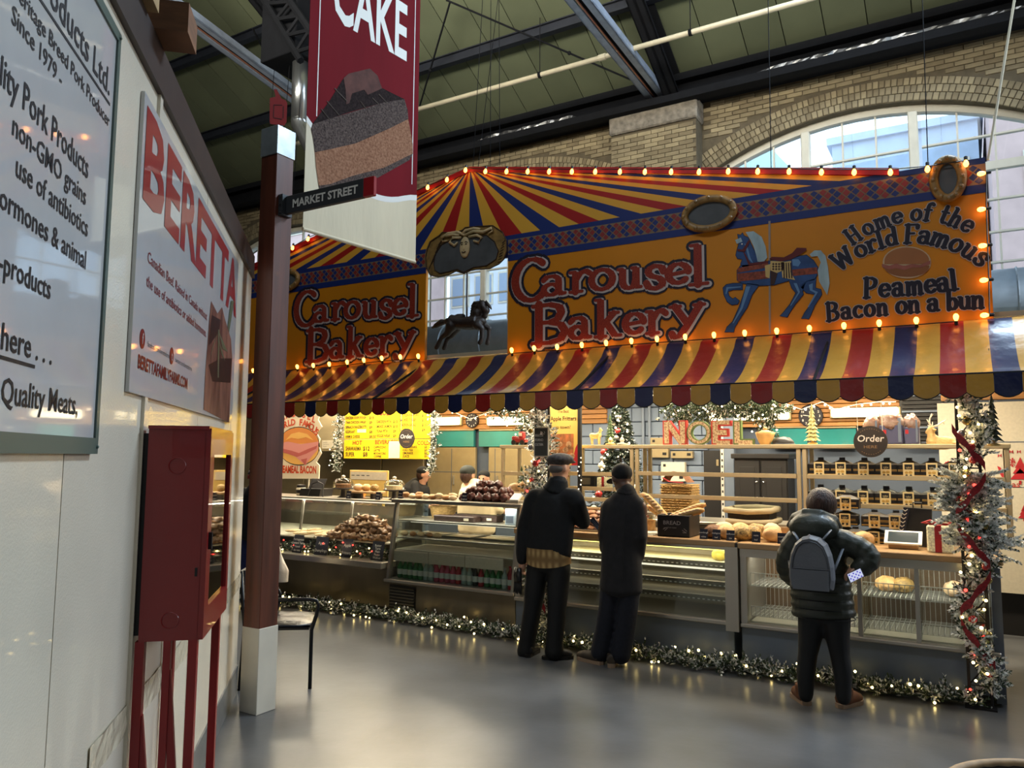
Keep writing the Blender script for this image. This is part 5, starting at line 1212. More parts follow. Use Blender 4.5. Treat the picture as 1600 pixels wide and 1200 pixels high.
# --- big printed letters on the wide empty rack
LRED = mat('letter_box_red', (178, 48, 40), .5); LGRN = mat('letter_box_green', (92, 112, 60), .5); LPAT = mat('letter_print', (226, 206, 160), .5, var=.8, vscale=60, rgb2=(120, 60, 40)); LTAN = mat('letter_side', (204, 164, 110), .5)
RT = 1.831
def boxletter(ch, px0, px1, col, lab):
    a, b, _, top = rect(px0, 657, px1, 698, 7.40); h = top-RT; w = b-a; t = thing('letter_decoration', lab, 'letter', ((a+b)/2, 7.43, RT))
    S = {'N': [[(.13, 0), (.13, 1)], [(.13, 1), (.87, 0)], [(.87, 0), (.87, 1)]], 'E': [[(.15, 0), (.15, 1)], [(.15, .94), (.95, .94)], [(.15, .5), (.8, .5)], [(.15, .06), (.95, .06)]], 'L': [[(.15, 0), (.15, 1)], [(.15, .07), (.95, .07)]]}
    def bar(mb_, p, q, wd, y0, y1, e=0):
        p = V((a+p[0]*w, 0, RT+p[1]*h)); q = V((a+q[0]*w, 0, RT+q[1]*h)); d = q-p; L = d.length; d.normalize(); p = p+d*e; q = q-d*e; nn = V((-d.z, 0, d.x))*wd/2
        P4 = [p-nn, q-nn, q+nn, p+nn]; P4 = [V((k.x, y0, min(RT+h, max(RT, k.z)))) for k in P4]; mb_.slab(P4, (0, 1, 0), y1-y0)
    if ch == 'O':
        N = 28; c = V((a+w/2, 0, RT+h/2))
        for nm, m, r0, r1, y0, y1 in (('body', col, .5, .30, 7.40, 7.46), ('face_print', LPAT, .46, .34, 7.397, 7.40)):
            b_ = MB()
            for k in range(N):
                t0, t1 = 2*PI*k/N, 2*PI*(k+1)/N
                b_.slab([V((c.x+w*r*math.cos(t_), y0, c.z+h*r*math.sin(t_))) for r, t_ in ((r0, t0), (r0, t1), (r1, t1), (r1, t0))], (0, 1, 0), y1-y0)
            b_.build(nm, m, t)
        return
    for nm, m, wd, y0, y1, e in (('body', col, .078, 7.40, 7.46, 0), ('face_print', LPAT, .05, 7.396, 7.40, .012)):
        b_ = MB()
        for i, (p, q) in enumerate(S[ch]): bar(b_, p, q, wd, y0-i*.0004, y1, e)
        b_.build(nm, m, t)
boxletter('N', 1037, 1071, LRED, 'red edged letter N of the festive word on the rack'); boxletter('O', 1073, 1111, LGRN, 'green edged letter O of the festive word on the rack'); boxletter('E', 1113, 1144, LRED, 'red edged letter E of the festive word on the rack'); boxletter('L', 1147, 1179, LGRN, 'green edged letter L of the festive word on the rack')
def foot(x, y, Y, z): 
    p = oy(x, y, Y); return V((p.x, Y, z))
# ribbed tan pot, black hat box, brush tree
TANP = mat('tan_pot', (206, 160, 96), .6, var=.15, vscale=9); c = foot(1196, 698, 7.45, RT); t = thing('ribbed_pot', 'ribbed tan pot beside the letter L', 'pot', c); s_ = .009
mb = MB(); N = 24; prof = [(.045, 0), (.062, .03), (.082, .09), (.088, .115), (.07, .12)]; vs = []
for (r, h) in prof: vs += [c+V((r*(1+.05*math.cos(8*2*PI*j/N))*math.cos(2*PI*j/N), r*(1+.05*math.cos(8*2*PI*j/N))*math.sin(2*PI*j/N), h)) for j in range(N)]
mb.add(vs, [(i*N+j, i*N+(j+1) % N, (i+1)*N+(j+1) % N, (i+1)*N+j) for i in range(4) for j in range(N)]); mb.build('body', TANP, t, smooth=True); mb = MB(); mb.ball(c+V((0, 0, .11)), (.06, .06, .03), 12, 6); mb.ball(c+V((0, 0, .15)), (.02, .02, .02), 8, 6); mb.build('filling', TANP, t, smooth=True)
c = foot(1224, 700, 7.45, RT); t = thing('black_bowl', 'upturned black bowl between the pot and the brush tree', 'bowl', c); mb = MB(); mb.lathe([(.10, 0), (.095, .03), (.06, .065), (.0, .075)], c, 20); mb.build('body', BLKP, t, smooth=True); mb = MB(); mb.lathe([(.10, 0), (.108, .006), (.10, .012)], c, 20); mb.build('rim', PIPG, t)
BRSH = mat('brush_tree_pale', (186, 178, 120), .7, var=.25, vscale=30); BRSG = mat('brush_tree_green', (70, 92, 54), .7, var=.3, vscale=30); GOLDM = mat('gold_foot', (210, 176, 110), .35, metal=.6)
def brushtree(c, h, r, lab, m, layers=9):
    t = thing('brush_tree', lab, 'tree ornament', c); b = MB(); b.lathe([(r*.55, 0), (r*.6, .012), (r*.15, .025), (r*.12, h*.14)], c, 12); b.build('base', GOLDM, t)
    b = MB(); rr = random.Random(3)
    for k in range(layers):
        z = h*.12+h*.88*k/layers; r1 = r*(1-k/layers*.85); n = 14; vs = []
        for j in range(n): q = r1*(1 if j % 2 else .68)*rr.uniform(.9, 1.08); vs.append(c+V((q*math.cos(2*PI*j/n), q*math.sin(2*PI*j/n), z-.008*(j % 2)*h*4)))
        vs.append(c+V((0, 0, z+h*.88/layers*1.6))); b.add(vs, [(j, (j+1) % n, n) for j in range(n)]+[tuple(range(n))[::-1]])
    b.build('branches', m, t)
brushtree(foot(1270, 700, 7.42, RT), .36, .075, 'pale gold bottle brush tree on the rack top before the larger clock', BRSH)
brushtree(foot(953, 697, 7.55, RT), .32, .07, 'slim green bottle brush tree beside the standing deer', BRSG)
# order signs
SIGNB = mat('round_sign_black', (40, 32, 28), .5); SIGNW = mat('round_sign_letters', (206, 196, 184), .5); SIGNG = mat('round_sign_gold', (128, 100, 70), .5)
def ordersign(cx, cy, rp, Y, lab):
    c = oy(cx, cy, Y); r = abs(oy(cx, cy-rp, Y).z-c.z); t = thing('order_sign', lab, 'sign', c)
    b = MB(); b.lathe([(r, 0), (r, .012)], c, 36, 'y'); b.build('disc', SIGNB, t)
    b = MB(); text(b, 'Order', c+V((0, -.002, r*.0)), XD, V((.12, 0, 1)), r*.44, align='c', bold=.012); b.build('lettering', SIGNW, t)
    b = MB(); text(b, 'HERE', c+V((0, -.002, -r*.42)), XD, ZD, r*.19, w=r*.78, align='c'); b.build('lettering', SIGNG, t)
    b = MB()
    for sg in (1, -1):
        for k in range(9):
            an = math.radians(90*sg-40+80*k/8); b.obox(c+V((r*.8*math.cos(an), -.002, r*.8*math.sin(an))), V((-math.sin(an)*r*.06, 0, math.cos(an)*r*.06)), V((math.cos(an)*r*.03, 0, math.sin(an)*r*.03)), V((0, -.001, 0)))
    b.build('sprig_line', SIGNG, t)
    b = MB()
    for s in (-1, 1): b.cyl(c+V((s*r*.72, .006, r*.69)), c+V((s*r*.72-.01, .0, 2.82-c.z)), .0025, n=4)
    b.build('cord', FWALL, t)
ordersign(1360, 690, 24.5, 7.18, 'large round black order sign hung in front of the rack'); ordersign(635, 685, 15.5, 8.3, 'small round black order sign hung before the yellow menu')
# wrapped gifts under cellophane
GIFT = mat('slate_gift_box', (76, 78, 108), .5); CELL = mat('cellophane', (190, 170, 160), .12, var=.5, vscale=14, rgb2=(140, 90, 60), bump=1.0, bscale=22, alpha=.75)
for (a, b_, c_, d, lab, sd) in ((1374, 664, 1411, 702, 'slate blue gift box with tall crinkled cellophane behind the order sign', 1), (1413, 667, 1436, 702, 'narrow slate blue gift box with cellophane beside the louvre', 2), (1349, 668, 1373, 702, 'gift box in cellophane half hidden by the round order sign', 3)):
    xa, xb, za, zb = rect(a, b_, c_, d, 7.42); t = thing('gift_box', lab, 'gift', ((xa+xb)/2, 7.5, RT)); mb = MB(); mb.bbox((xa, 7.42, RT), (xb, 7.60, zb), .008); mb.build('box', GIFT, t)
    mb = MB(); w = (xb-xa); mb.ball(((xa+xb)/2, 7.5, zb+.03), (w*.55, .1, .09), 16, 10, jit=.35, seed=sd); mb.build('cellophane', CELL, t, smooth=True)
    mb = MB(); mb.box((xa+w*.8, 7.412, RT+.02), (xa+w*.93, 7.42, zb+.06)); mb.build('ribbon', SLATE, t)
    mb = MB(); mb.box((xa+w*.08, 7.416, RT+.09), (xa+w*.3, 7.42, RT+.125)); mb.build('gift_tag', DECAL, t)
# deer figures
DEER = mat('sandy_deer', (206, 172, 112), .6, var=.15, vscale=10, bump=.3, bscale=50); ANTL = mat('white_antler', (226, 214, 190), .6)
def P7(x, y, dy=0): return oy(x, y, 7.48+dy)
t = thing('reindeer_figure', 'sandy lying reindeer figure with white antlers on the rack top', 'figure', foot(1465, 702, 7.48, RT)); mb = MB()
mb.ball(P7(1474, 692), (.10, .055, .058), 14, 10); mb.ball(P7(1459, 690), (.06, .05, .06), 12, 8); limb(mb, [P7(1456, 688), P7(1455, 678), P7(1455, 671)], [.040, .030, .026]); limb(mb, [P7(1455, 670), P7(1450, 674), P7(1447.5, 676)], [.028, .018, .012])
limb(mb, [P7(1456, 698), P7(1446, 700)], [.018, .012]); limb(mb, [P7(1470, 699, -.04), P7(1455, 700, -.05)], [.02, .013]); mb.ball(V((P7(1467, 0).x, 7.48, RT+.012)), (.13, .05, .012), 14, 6); organic('body', mb, DEER, t, .007, 3)
mb = MB(); mb.tube([P7(1457, 670, -.02), P7(1461, 672, -.03), P7(1463, 671, -.035)], [.006, .012, .003], 6); mb.tube([P7(1453, 669, .02), P7(1451, 665, .03)], [.008, .003], 6); mb.build('ear', DEER, t)
for sg, pts in ((0, [(1455, 667), (1452, 661), (1453, 653), (1458, 647)]), (1, [(1457, 667), (1466, 664), (1473, 659), (1479, 656)])):
    mb = MB(); mb.tube([P7(x, y) for x, y in pts], [.009, .008, .006, .003], 6)
    for i, (dx, dy) in enumerate(((-6, -3), (-4, -6), (3, -7)) if sg == 0 else ((0, -8), (4, -4), (3, 4))):
        x, y = pts[i+0 if i < 3 else 2]; mb.tube([P7(x, y), P7(x+dx*.6, y+dy*.5), P7(x+dx, y+dy)], [.006, .005, .002], 5)
    mb.build('antler', ANTL, t, smooth=True)
t = thing('deer_figure', 'small sandy standing deer figure on the rack beside the poster', 'figure', foot(931, 697, 7.48, RT)); mb = MB()
limb(mb, [P7(925, 681), P7(931, 681.5), P7(936, 680)], [.030, .030, .030]); limb(mb, [P7(936, 679), P7(938, 674), P7(938, 671)], [.022, .016, .016]); limb(mb, [P7(938, 671), P7(941, 672.5)], [.016, .008])
for x, dy in ((924, -.02), (926, .02), (935, -.02), (937, .02)):
    p = P7(x, 683, dy); limb(mb, [p, V((p.x, p.y, (p.z+RT)/2)), V((p.x+.003, p.y, RT+.008))], [.013, .009, .008], 8)
mb.tube([P7(923, 680), P7(921, 682)], [.009, .003], 6); mb.tube([P7(937, 669, -.01), P7(936, 667, -.02)], [.006, .002], 5); mb.tube([P7(938.5, 669, .01), P7(939.5, 667, .02)], [.006, .002], 5); organic('body', mb, DEER, t, .006, 2)
# tealight holder and star dish near the deer; toy truck
for (x, lab, m) in ((954, 'gold tealight holder on the rack beside the slim brush tree', GOLDM), (972, 'white star dish on the rack before the decorated tree', FWALL)):
    c = foot(x, 697, 7.34, RT); t = thing('candle_holder', lab, 'candle holder', c); mb = MB(); mb.lathe([(.05, 0), (.055, .012), (.02, .02), (.018, .035), (.03, .05), (.024, .05)], c, 14); mb.build('dish', m, t, smooth=True)
    mb = MB(); mb.lathe([(.02, .04), (.02, .062), (.004, .08), (0, .085)], c, 10); mb.build('candle', mat('candle_wax', (248, 226, 170), .5, emit=.6), t)
TRED = mat('toy_red', (132, 34, 30), .4); c = foot(812, 697, 7.42, RT); t = thing('toy_truck', 'red toy truck on the rack behind the chalkboard sign', 'toy', c); a = c.x
mb = MB(); mb.bbox((a-.08, 7.38, RT+.03), (a+.09, 7.46, RT+.075), .008); mb.bbox((a+.0, 7.38, RT+.07), (a+.06, 7.46, RT+.15), .012); mb.bbox((a-.09, 7.385, RT+.06), (a-.03, 7.455, RT+.10), .012); mb.build('body', TRED, t)
for dx in (-.055, .055):
    for y in (7.375, 7.455): mb = MB(); mb.lathe([(.028, 0), (.028, .012)], (a+dx, y-.004, RT+.028), 14, 'y'); mb.build('wheel', BLKP, t)
mb = MB(); mb.box((a+.01, 7.377, RT+.1), (a+.05, 7.38, RT+.135)); mb.build('window', FWALL, t)
# --- black cake boxes with tags
CBOX = mat('black_carton', (26, 24, 26), .45); CLID = mat('black_carton_lid_sheen', (104, 100, 96), .35); CTAG = mat('cream_tag', (226, 204, 150), .5); CGOLD = mat('gold_print', (196, 156, 80), .45)  # lid grey paints a sheen onto black carton
def cakebox(c, w, h, d, lab, grp, tagged=True, rz=0):
    t = thing('cake_box', lab, 'box', c, rz, grp); 
    b = MB(); b.bbox((-w/2, -d/2, 0), (w/2, d/2, h*.62), .004); b.build('body', CBOX, t, True)
    b = MB(); b.add([(-w/2, -d/2, h*.62), (w/2, -d/2, h*.62), (w/2, d/2, h*.62), (-w/2, d/2, h*.62), (-w*.12, 0, h*.86), (w*.12, 0, h*.86)], [(0, 1, 5, 4), (1, 2, 5), (2, 3, 4, 5), (3, 0, 4)]); b.build('lid', CLID, t, True)
    b = MB(); b.box((-w*.12, -.004, h*.84), (w*.12, .004, h)); b.build('handle', CBOX, t, True)
    b = MB(); b.box((-w*.47, -d/2-.0015, h*.06), (w*.47, -d/2, h*.12)); [b.box((-w*.4+k*w*.55, -d/2-.0015, h*.30+.01*j), (-w*.4+k*w*.55+w*.25, -d/2, h*.30+.01*j+.004)) for k in (0, 1) for j in (0, 1)]; b.build('gold_print', CGOLD, t, True)
    if tagged:
        b = MB(); b.box((-.042, -d/2-.02, -.01), (.042, -d/2-.017, h*.74)); g = b.build('price_tag', CTAG, t, True)
        b = MB(); b.box((-.030, -d/2-.022, h*.40), (.030, -d/2-.02, h*.66)); [b.ball((x_, -d/2-.021, h*.10), (.010, .002, .008), 8, 4) for x_ in (-.016, .016)]; b.build('tag_print', CBOX, g, True)
        b = MB(); text(b, 'cake', (0, -d/2-.0225, h*.46), XD, ZD, .016, align='c'); text(b, 'box', (0, -d/2-.0225, h*.38), XD, ZD, .012, align='c'); b.build('tag_lettering', CTAG, g, True)
        b = MB(); b.ball((-.016, -d/2-.021, h*.24), (.014, .002, .012), 8, 4); b.ball((.014, -d/2-.021, h*.25), (.016, .002, .013), 8, 4); b.build('tag_picture', CGOLD, g, True)
    return t
cb0 = None
for sh, (yb, xs, word) in enumerate(((1.551, (1282.5, 1316, 1351, 1386, 1421, 1457, 1492), 'upper'), (1.306, (1281, 1314.5, 1349, 1383.5, 1419, 1457, 1492), 'middle'))):
    for k, x in enumerate(xs):
        c = V((oy(x, 740, 7.42).x, 7.45, yb)); lab = 'tagged black gabled cake box, %s from the clock side on the %s rack shelf' % (ORD[k], word)
        if cb0 is None: cb0 = cakebox(c, .205, .165, .2, lab, 'tagged black boxes on the rack')
        else: dup(cb0, c, 0, lab, 'tagged black boxes on the rack')
cs0 = None
for k, (x, lvl) in enumerate(((1322, 0), (1322, 1), (1340, 0), (1367, 0), (1367, 1), (1401, 0), (1401, 1), (1318, 2))):
    c = V((oy(x, 830, 7.05).x+(.03 if lvl == 2 else 0), 7.08, 1.018+lvl*.135)); lab = 'black cake box stacked on the worktop by the tablet, %s of the stack boxes' % ORD[k]
    if k == 2: c.y = 6.93
    if cs0 is None: cs0 = cakebox(c, .20, .132, .2, lab, 'black boxes stacked on the worktop')
    else: dup(cs0, c, R.uniform(-.06, .06), lab, 'black boxes stacked on the worktop')
# --- on the worktop
WZ = 1.02
DKCRUST = mat('rye_crust', (126, 84, 50), .65, var=.3, vscale=16, bump=.4, bscale=40); CRUST = mat('golden_crust', (194, 138, 76), .6, var=.3, vscale=14, rgb2=(228, 190, 134), bump=.3, bscale=40); SEED = mat('seeded_crust', (206, 168, 96), .65, var=.7, vscale=60, rgb2=(90, 66, 36)); PALEB = mat('floury_crust', (212, 178, 140), .7, var=.25, vscale=18)
t = thing('bread_crate', 'black wooden crate lettered for loaves with long baguettes sticking out', 'crate', foot(1052, 835, 6.62, WZ)); a, b, c_, d = rect(1027, 805, 1077, 837, 6.50); d -= .0
for (p, q) in (((a, 6.5, WZ), (b, 6.515, d)), ((a, 6.78, WZ), (b, 6.795, d)), ((a, 6.515, WZ), (a+.015, 6.78, d)), ((b-.015, 6.515, WZ), (b, 6.78, d)), ((a, 6.5, WZ), (b, 6.79, WZ+.012))): mb = MB(); mb.bbox(p, q, .003); mb.build('side_board', BLKP, t)
CHALK = mat('chalk_grey', (156, 150, 146), .8)
mb = MB(); text(mb, 'BREAD', ((a+b)/2-.01, 6.4985, WZ+.105), XD, ZD, .034, w=.155, align='c', bold=.01); mb.build('lettering', CHALK, t)
mb = MB()
for k, (x0, z0, an) in enumerate(((-.09, .06, .5), (-.075, .05, .7), (.08, .06, -.5), (.095, .075, -.7), (.085, .04, 0), (-.085, .07, .2))): p = V(((a+b)/2+x0, 6.4985, WZ+z0)); mb.obox(p, V((math.cos(an), 0, math.sin(an)))*.035, V((-math.sin(an), 0, math.cos(an)))*.004, V((0, -.001, 0)))
text(mb, 'fresh baked', ((a+b)/2-.01, 6.4985, WZ+.075), XD, ZD, .012, align='c'); mb.build('chalk_drawing', CHALK, t)
bgm = mat('baguette_crust', (206, 170, 104), .6, var=.25, vscale=10, rgb2=(172, 120, 60))
def baguette(pts, r, lab):
    P = [oy(x, y, Y) for x, y, Y in pts]; t_ = thing('baguette', lab, 'bread', P[0], group='baguettes in the black crate'); b_ = MB(); n = 10; Q = []
    for i in range(n+1): u = i/n; Q.append(P[0]*(1-u)**2+P[1]*2*u*(1-u)+P[2]*u*u)
    b_.tube(Q, [r*(.35+.65*min(1, math.sin(PI*min(max(u_/n, .02), .98))*2.2)) for u_ in range(n+1)], 12); b_.build('crust', bgm, t_, smooth=True)
    b_ = MB()
    for i in range(2, n-1): d_ = (Q[i+1]-Q[i]); b_.ball(Q[i]+V((0, -r*.75, r*.5)), (r*.9, r*.25, r*.28), 8, 4)
    b_.build('slash', PALEB, t_)
baguette([(1004, 771, 6.70), (1022, 785, 6.66), (1048, 818, 6.6)], .032, 'pale baguette leaning out of the crate towards the long coat'); baguette([(1012, 790, 6.75), (1025, 800, 6.7), (1045, 815, 6.65)], .026, 'second thin baguette leaning out of the crate low behind the coat')
baguette([(1103, 788, 6.72), (1075, 797, 6.68), (1040, 812, 6.62)], .030, 'baguette with a browned tip leaning out above the crate end'); baguette([(1100, 797, 6.62), (1080, 800, 6.62), (1045, 812, 6.60)], .030, 'baguette lying low across the crate rim')
lm = [lumpmesh('loaf', (.085, .075, .062), m, i, .12, 14, 10) for i, m in enumerate((CRUST, SEED, PALEB, DKCRUST))]
for k, (x, Y, i, z, lab) in enumerate(((1132, 6.80, 2, .01, 'round pale loaf at the back beside the crate'), (1157, 6.82, 0, .01, 'round golden scored loaf in the back row of loaves'), (1182, 6.8, 1, .01, 'round seeded loaf in the back row of loaves'), (1206, 6.8, 2, .02, 'floury grey loaf at the back by the green puffer coat'), (1114, 6.60, 3, 0, 'brown loaf in front beside the first price card'), (1134, 6.60, 0, 0, 'golden loaf in front between price cards'), (1160, 6.60, 1, 0, 'seeded loaf in front between price cards'), (1176, 6.66, 1, 0, 'seeded loaf in front tucked behind a price card'), (1207, 6.62, 0, 0, 'large golden loaf in front by the green puffer coat'), (1349, 6.66, 0, 0, 'golden round loaf beside the woman and the small card'))):
    c = V((oy(x, 830, Y).x, Y, WZ+z)); o = put('loaf', lm[i], c, lab, 'bread', 'round loaves on the worktop', R.uniform(0, 6))
CARD = mat('navy_card', (24, 26, 44), .5)
def card(x, y, Y, w, h, z, lines, lab, nm='price_card', rz=0.0, tilt=.15):
    c = V((oy(x, y, Y).x, Y, z)); t_ = thing(nm, lab, 'card', c, rz); b_ = MB(); b_.obox((-w/2, 0, 0), (w, 0, 0), (0, .004, 0), (0, tilt*h, h)); b_.build('board', CARD, t_, True)
    b_ = MB(); n = len(lines)
    for i, l in enumerate(lines):
        zz = h*(.82-.8*(i+.6)/max(n, 2)); text(b_, l, (0, tilt*zz-.001, zz), XD, V((0, tilt, 1)), h*.13 if n > 2 else h*.16, align='c', bold=.01)
    b_.build('lettering', CLW, t_, True)
    b_ = MB(); b_.obox((-w*.1, .004, 0), (w*.2, 0, 0), (0, .05, 0), (0, 0, .004)); b_.build('stand', CARD, t_, True)
for k, (x, l) in enumerate(((1099, ['sourdough', 'white']), (1119, ['multigrain', 'loaf']), (1141, ['sunflower', 'rye']), (1181, ['raisin', 'loaf']), (1221, ['country', 'loaf']))): card(x, 835, 6.48, .066, .085, WZ, l, 'navy price card in front of the loaves, %s from the crate' % ORD[k])
t = thing('wooden_tray', 'long pale wooden tray behind the loaves', 'tray', foot(1195, 830, 7.05, WZ)); mb = MB(); a, b, _, _ = rect(1166, 817, 1232, 830, 7.0); mb.bbox((a, 7.0, WZ), (b, 7.25, WZ+.09), .005); mb.build('body', WTOP, t); mb = MB(); mb.box((a+.012, 7.012, WZ+.085), (b-.012, 7.238, WZ+.091)); mb.build('inner', BROWNI, t)
LINENM = mat('linen_cloth', (206, 194, 160), .85, var=.15, vscale=6, bump=.5, bscale=9)
for k in range(2):
    a, b, c_, d = rect(1137-k*-3, 795, 1202+k*2, 812, 7.08); z0 = WZ+(.03 if k == 0 else .0); z0 = WZ+.10*(1-k)+.03; x_ = (a+b)/2; t = thing('bread_basket', 'dark basket lined with pale linen, %s of the stack by the black cupboard' % ('upper' if k == 0 else 'lower'), 'basket', (x_, 7.22, z0))
    mb = MB(); w = (b-a)/2; mb.obox((x_-w, 7.08, z0), (2*w, 0, 0), (0, .3, 0), (0, 0, .075)); mb.build('body', CANED, t)
    mb = MB(); w += .02
    mb.tube([(x_-w, 7.06, z0+.085), (x_, 7.05, z0+.075), (x_+w, 7.06, z0+.09), (x_+w+.01, 7.22, z0+.095), (x_+w, 7.40, z0+.09), (x_, 7.41, z0+.10), (x_-w, 7.40, z0+.085), (x_-w-.01, 7.22, z0+.08)], .02, 8, closed=True, flat=1.3); mb.build('linen_rim', LINENM, t, smooth=True)
    mb = MB(); mb.grid(lambda u, v: (x_-w+2*w*u, 7.07+.32*v, z0+.078-.03*math.sin(PI*u)*math.sin(PI*v)+.012*noise.noise((u*5, v*5, k))), 10, 8); mb.build('linen', LINENM, t, smooth=True)
t = thing('back_cabinet', 'dark steel cabinet standing behind the empty rack, under the hamper', 'cabinet', (-2.6, 8.2, 0)); mb = MB(); mb.bbox((-3.3, 7.9, 0), (-1.4, 8.5, WZ+.0), .01); mb.build('body', STEELC, t); mb = MB(); mb.bbox((-3.33, 7.87, WZ), (-1.37, 8.53, WZ+.03), .006); mb.build('top', ALU, t)
WICK = mat('wicker_pale', (190, 152, 92), .7, var=.3, vscale=30, bump=.9, bscale=70, stretch=(1, 1, 2)); WICKD = mat('wicker_brown', (134, 86, 52), .7, var=.3, vscale=30, bump=.8, bscale=60)
t = thing('wicker_hamper', 'pale wicker hamper with a brown lid behind the empty rack', 'hamper', foot(1056, 800, 8.1, WZ+.03)); a, b, c_, d = rect(1032, 757, 1080, 800, 8.0); mb = MB(); mb.bbox((a, 8.0, WZ+.03), (b, 8.3, d), .02); mb.build('body', WICK, t)
mb = MB(); 
for k in range(14): z = WZ+.045+k*(d-WZ-.05)/13; mb.tube([(a-.003, 7.997, z), (b+.003, 7.997, z), (b+.003, 8.303, z), (a-.003, 8.303, z)], .005, 5, closed=True)
mb.build('weave_band', WICK, t); mb = MB(); mb.grid(lambda u, v: (a+.01+(b-a-.06)*u, 8.02+.26*v, d+.02+.12*math.sin(PI*min(1, u*1.05+.0))**.6*(1-.2*v)), 12, 4); mb.build('lid', WICKD, t, smooth=True); mb = MB(); mb.tube([(a+.03, 7.99, d+.07), (a+.1, 7.985, d+.03), (b-.08, 7.985, d+.02)], .008, 6); mb.build('ribbon', DECAL, t)
# cookies on a tray between the two men
COOK = [mat('chocolate_chip_cookie', (176, 116, 66), .7, var=.5, vscale=26, rgb2=(74, 44, 28)), mat('iced_cookie', (206, 160, 140), .6, var=.5, vscale=20, rgb2=(110, 66, 56))]
ckm = [lumpmesh('cookie', (.052, .050, .020), m, 20+i, .2, 12, 6) for i, m in enumerate(COOK)]
t = thing('cookie_tray', 'steel tray of cookies between the two men', 'tray', foot(918, 832, 6.7, WZ)); a, b, _, _ = rect(888, 820, 950, 832, 6.55); mb = MB(); mb.bbox((a, 6.5, WZ), (b, 6.95, WZ+.012), .004); mb.build('plate', ALU, t); mb = MB(); mb.tube([(a, 6.5, WZ+.015), (b, 6.5, WZ+.015), (b, 6.95, WZ+.015), (a, 6.95, WZ+.015)], .006, 6, closed=True); mb.build('rim', ALU, t)
k = 0
for lay, (nx, ny, zz) in enumerate(((5, 4, .013), (4, 3, .045), (3, 3, .077), (3, 2, .109), (2, 1, .141))):
    for i in range(nx):
        for j in range(ny):
            x = (a+b)/2+(i-(nx-1)/2)*.094+R.uniform(-.012, .012); y = 6.74+(j-(ny-1)/2)*.095; put('cookie', ckm[(i+j+lay) % 2], (x, y, WZ+zz), '%s cookie, %s layer, row %s from the glass, %s along the tray' % ('pink iced' if (i+j+lay) % 2 else 'chocolate chip', ('bottom', 'second', 'middle', 'upper', 'top')[lay], ORD[j], ORD[i]), 'cookie', 'cookies piled on the tray', R.uniform(0, 6), (R.uniform(-.2, .2), R.uniform(-.2, .2))); k += 1
t = thing('paper_stack', 'white papers on the worktop beside the bread crate', 'paper', foot(1012, 836, 6.6, WZ)); 
for k in range(4): mb = MB(); mb.obox((oy(1003+k, 836, 6.6).x, 6.5+.01*k, WZ+.004*k), (.14, .02*k, 0), (-.01*k, .2, 0), (0, 0, .003)); mb.build('sheet', FWALL, t)
t = thing('glass_jar', 'low glass jar of biscuits behind the bread crate', 'jar', foot(1013, 822, 6.95, WZ)); c = ORG[t.name]; mb = MB(); mb.lathe([(.07, 0), (.075, .02), (.075, .13), (.06, .15)], c, 18); mb.build('glass', CGLASS, t, smooth=True); mb = MB(); mb.lathe([(.066, .004), (.068, .10), (0, .11)], c, 14); mb.build('biscuits', CRUST, t); mb = MB(); mb.lathe([(.064, .15), (.064, .17), (0, .175)], c, 16); mb.build('lid', ALU, t)
# tablet till, paper bag, lit gift
t = thing('tablet_till', 'white tablet till on a wooden stand by the flocked garland', 'till', foot(1412, 860, 6.72, WZ)); c = ORG[t.name]
mb = MB(); mb.obox(c+V((-.13, -.07, .03)), (.26, 0, 0), (0, .15, .085), (0, -.006, .012)); mb.build('tablet', mat('white_plastic', (224, 222, 216), .3), t); mb = MB(); mb.obox(c+V((-.105, -.060, .0485)), (.21, 0, 0), (0, .118, .067), (0, -.0008, .0030)); mb.build('screen', mat('tablet_screen', (52, 66, 74), .1), t); mb = MB(); mb.add([c+V(p) for p in ((-.1, -.05, 0), (.1, -.05, 0), (.1, .09, 0), (-.1, .09, 0), (-.1, -.05, .035), (.1, -.05, .035), (.1, .08, .105), (-.1, .08, .105))], [(3, 2, 1, 0), (4, 5, 6, 7), (0, 1, 5, 4), (1, 2, 6, 5), (2, 3, 7, 6), (3, 0, 4, 7)]); mb.build('stand', WTOP, t)
t = thing('paper_bag', 'tall black paper bag with pale leaf print behind the tablet till', 'bag', foot(1430, 855, 7.0, WZ)); c = ORG[t.name]; mb = MB(); mb.add([c+V(p) for p in ((-.09, -.08, 0), (.12, -.08, 0), (.12, .05, 0), (-.09, .05, 0), (-.07, -.05, .30), (.13, -.05, .29), (.13, .02, .29), (-.07, .02, .30))], [(3, 2, 1, 0), (0, 1, 5, 4), (1, 2, 6, 5), (2, 3, 7, 6), (3, 0, 4, 7), (4, 5, 6, 7)]); mb.build('body', BLKP, t); mb = MB(); mb.obox(c+V((-.13, -.09, 0)), (.045, 0, 0), (0, .004, 0), (.06, .03, .29)); pr = mb.build('printed_strip', CARD, t); mb = MB()
for k in range(9):
    for s in (-1, 1): p = c+V((-.108+.0065*k, -.0935+.003*k, .02+.031*k)); mb.obox(p, V((s*.018, 0, .014)), V((0, 0, .008)), V((0, -.0012, 0)))
mb.build('leaf_print', CLW, pr); mb = MB(); mb.tube([c+V((0, -.05, .3)), c+V((.0, -.06, .34)), c+V((.06, -.06, .34)), c+V((.06, -.05, .3))], .006, 6); mb.build('handle', BLKP, t)
GLOWB = mat('lit_mesh_box', (232, 214, 172), .5, emit=.16, var=.5, vscale=70); t = thing('lit_gift_box', 'glowing mesh gift box with a red ribbon and bow on the worktop', 'gift', foot(1468, 862, 6.62, WZ)); a, b, c_, d = rect(1448, 822, 1489, 862, 6.56); mb = MB(); mb.bbox((a, 6.56, WZ), (b, 6.74, d), .01); mb.build('mesh_box', GLOWB, t)
